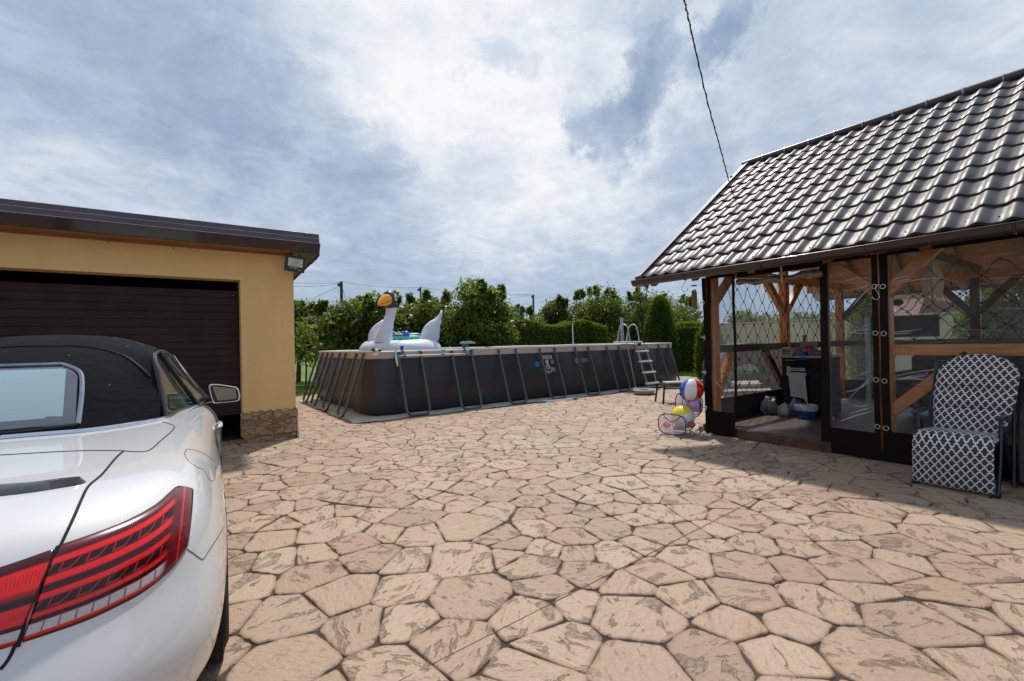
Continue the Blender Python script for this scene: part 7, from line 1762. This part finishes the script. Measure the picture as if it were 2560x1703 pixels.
# distant trees behind the garden wall, seen through the gazebo
for i, (px, py, dp, hp_) in enumerate(((1860, 778, 24, 55), (1950, 782, 25, 60), (2040, 778, 24, 60), (2130, 775, 24, 50), (2400, 788, 27, 70))):
    tree('fruit_tree', ['leafy tree behind the garden wall, leftmost through the end window', 'leafy tree behind the garden wall in the middle of the end window', 'leafy tree behind the garden wall at the right of the end window', 'leafy tree behind the garden wall behind the narrow curtain', 'low leafy tree behind the garden wall under the star lantern'][i], 'tree', px, py, dp, hp_, L_PL, .2, 2600, 'trees behind the garden wall', clumps=10, seed=60 + i, low=.6)
for i, (px, py, dp, hp_) in enumerate(((700, 800, 26, 50), (930, 800, 25, 90), (1130, 800, 25, 90), (1340, 800, 25, 70), (1440, 790, 26, 60), (1545, 800, 27, 60), (1640, 810, 27, 60))):
    tree('fruit_tree', 'darker back-row tree ' + ['beside the garage corner', 'behind the cherry tree left of the swan', 'behind the swan tail', 'behind the slim tree near the lamp', 'above the left end of the hedge', 'behind the ladder handrails', 'behind the big conifer'][i], 'tree', px, py, dp, hp_, L_DK, .2, 3500, 'back row of fruit trees', clumps=12, seed=80 + i, low=.9 if i == 0 else .0)

# ball-stop net: green posts and wires
M_GP = mat('green_post', (.012, .05, .03), .5); pz = []
np_ = thing('ball_net', 'tall green net posts with thin wires above the trees', 'net', on(853, 860, 1, 24)); NY_ = 24.
for nm, px, py in (('a', 853, 704), ('b', 1051, 718), ('c', 1333, 737)):
    t_ = on(px, py, 1, NY_ if nm == 'a' else 27 if nm == 'b' else 29); pz.append(t_)
    mb = MB(); mb.box((t_.x, t_.y, t_.z / 2), (.12 if nm != 'b' else .07, .10, t_.z)); mb.box((t_.x - .07, t_.y, t_.z - .17), (.22, .08, .14)); build('post', mb, M_GP, np_)
def catw(a, b, sag, r=.008, n=16): mb = MB(); mb.tube([a.lerp(b, k / n) - Vector((0, 0, sag * 4 * (k / n) * (1 - k / n))) for k in range(n + 1)], r, 4); return mb
M_WI = mat('wire_dark', (.03, .05, .05), .6); far = on(700, 704, 1, NY_)
for a, b, sg in ((far, pz[0] - Vector((0, 0, .05)), .06), (far - Vector((0, 0, .2)), pz[0] - Vector((0, 0, .1)), .08), (on(770, 752, 1, NY_), pz[0] - Vector((0, 0, .2)), .0), (on(700, 754, 1, NY_), on(850, 754, 1, NY_), .0), (pz[0], pz[1], .15), (pz[1], pz[2], .2), (pz[0] - Vector((0, 0, .1)), pz[0] + Vector((.9, 0, -3.4)), 0), (pz[2], pz[2] + Vector((-3.3, 0, .0)), .05), (pz[2], pz[2] + Vector((-3.3, 0, -.45)), .05), (pz[2], pz[2] + Vector((1.8, 0, -1.3)), 0)):
    build('wire', catw(a, b, sg), M_WI, np_)
# wire mesh fence across the left field
fn = thing('wire_fence', 'thin green wire mesh fence across the left lawn', 'fence', (4, 25.5, 0)); mb = MB(); fy_ = 25.5
for k in range(50): x = 1.5 + k * .16; mb.tube([(x, fy_, 0), (x, fy_, 1.0)], .007, 4)
for z in (.05, .5, 1.0): mb.tube([(1.5, fy_, z), (9.5, fy_, z)], .010, 4)
build('mesh_panel', mb, mat('fence_wire', (.20, .32, .16), .6), fn)

# grey-covered garden swing outside the end wall
swc = on(1885, 985, 2, 0); cv = thing('covered_swing', 'grey fabric cover over a garden swing seat outside the gazebo end wall', 'garden swing', (swc.x, swc.y + .35, 0))
M_COV = mat('cover_grey', (.065, .070, .092), .8, var=.12, vs=2, bump=.6, bs=5)
ax_ = Vector((.81, -.585, 0)); bx_ = Vector((.585, .81, 0)); cc = Vector((swc.x, swc.y, 0)) + bx_ * .4
def arch_(t):  # silhouette across ax_
    a = pi * t; return Vector((-cos(a) * (.92 + .12 * sin(a)), 0, 1.28 * sin(a) ** .55))
mb = MB(); mb.grid(lambda a, b: cc + ax_ * arch_(a).x + Vector((0, 0, arch_(a).z)) + bx_ * ((b - .5) * .9 * (1 + .12 * sin(a * 9))), 28, 8)
for bb in (0, 1):
    k0 = len(mb.v)
    ring_ = [cc + ax_ * arch_(k / 28).x + Vector((0, 0, arch_(k / 28).z)) + bx_ * ((bb - .5) * .9) for k in range(29)]; inner = [cc + ax_ * (arch_(k / 28).x * .62) + Vector((0, 0, .22 + arch_(k / 28).z * .42)) + bx_ * ((bb - .5) * .8) for k in range(29)]
    mb.v += [tuple(p) for p in ring_ + inner]; [mb.face((k0 + k, k0 + k + 1, k0 + 29 + k + 1, k0 + 29 + k)) for k in range(28)]
build('cover', mb, M_COV, cv, smooth=True, angle=50)
mb = MB(); mb.box(cc + Vector((0, 0, .40)), (1.35, .6, .16), atan2(ax_.y, ax_.x)); build('seat', mb, M_COV, cv, bevel=.05)
mb = MB(); mb.box(cc + Vector((0, 0, .15)), (1.7, .7, .05), atan2(ax_.y, ax_.x)); build('base', mb, M_BLK, cv)
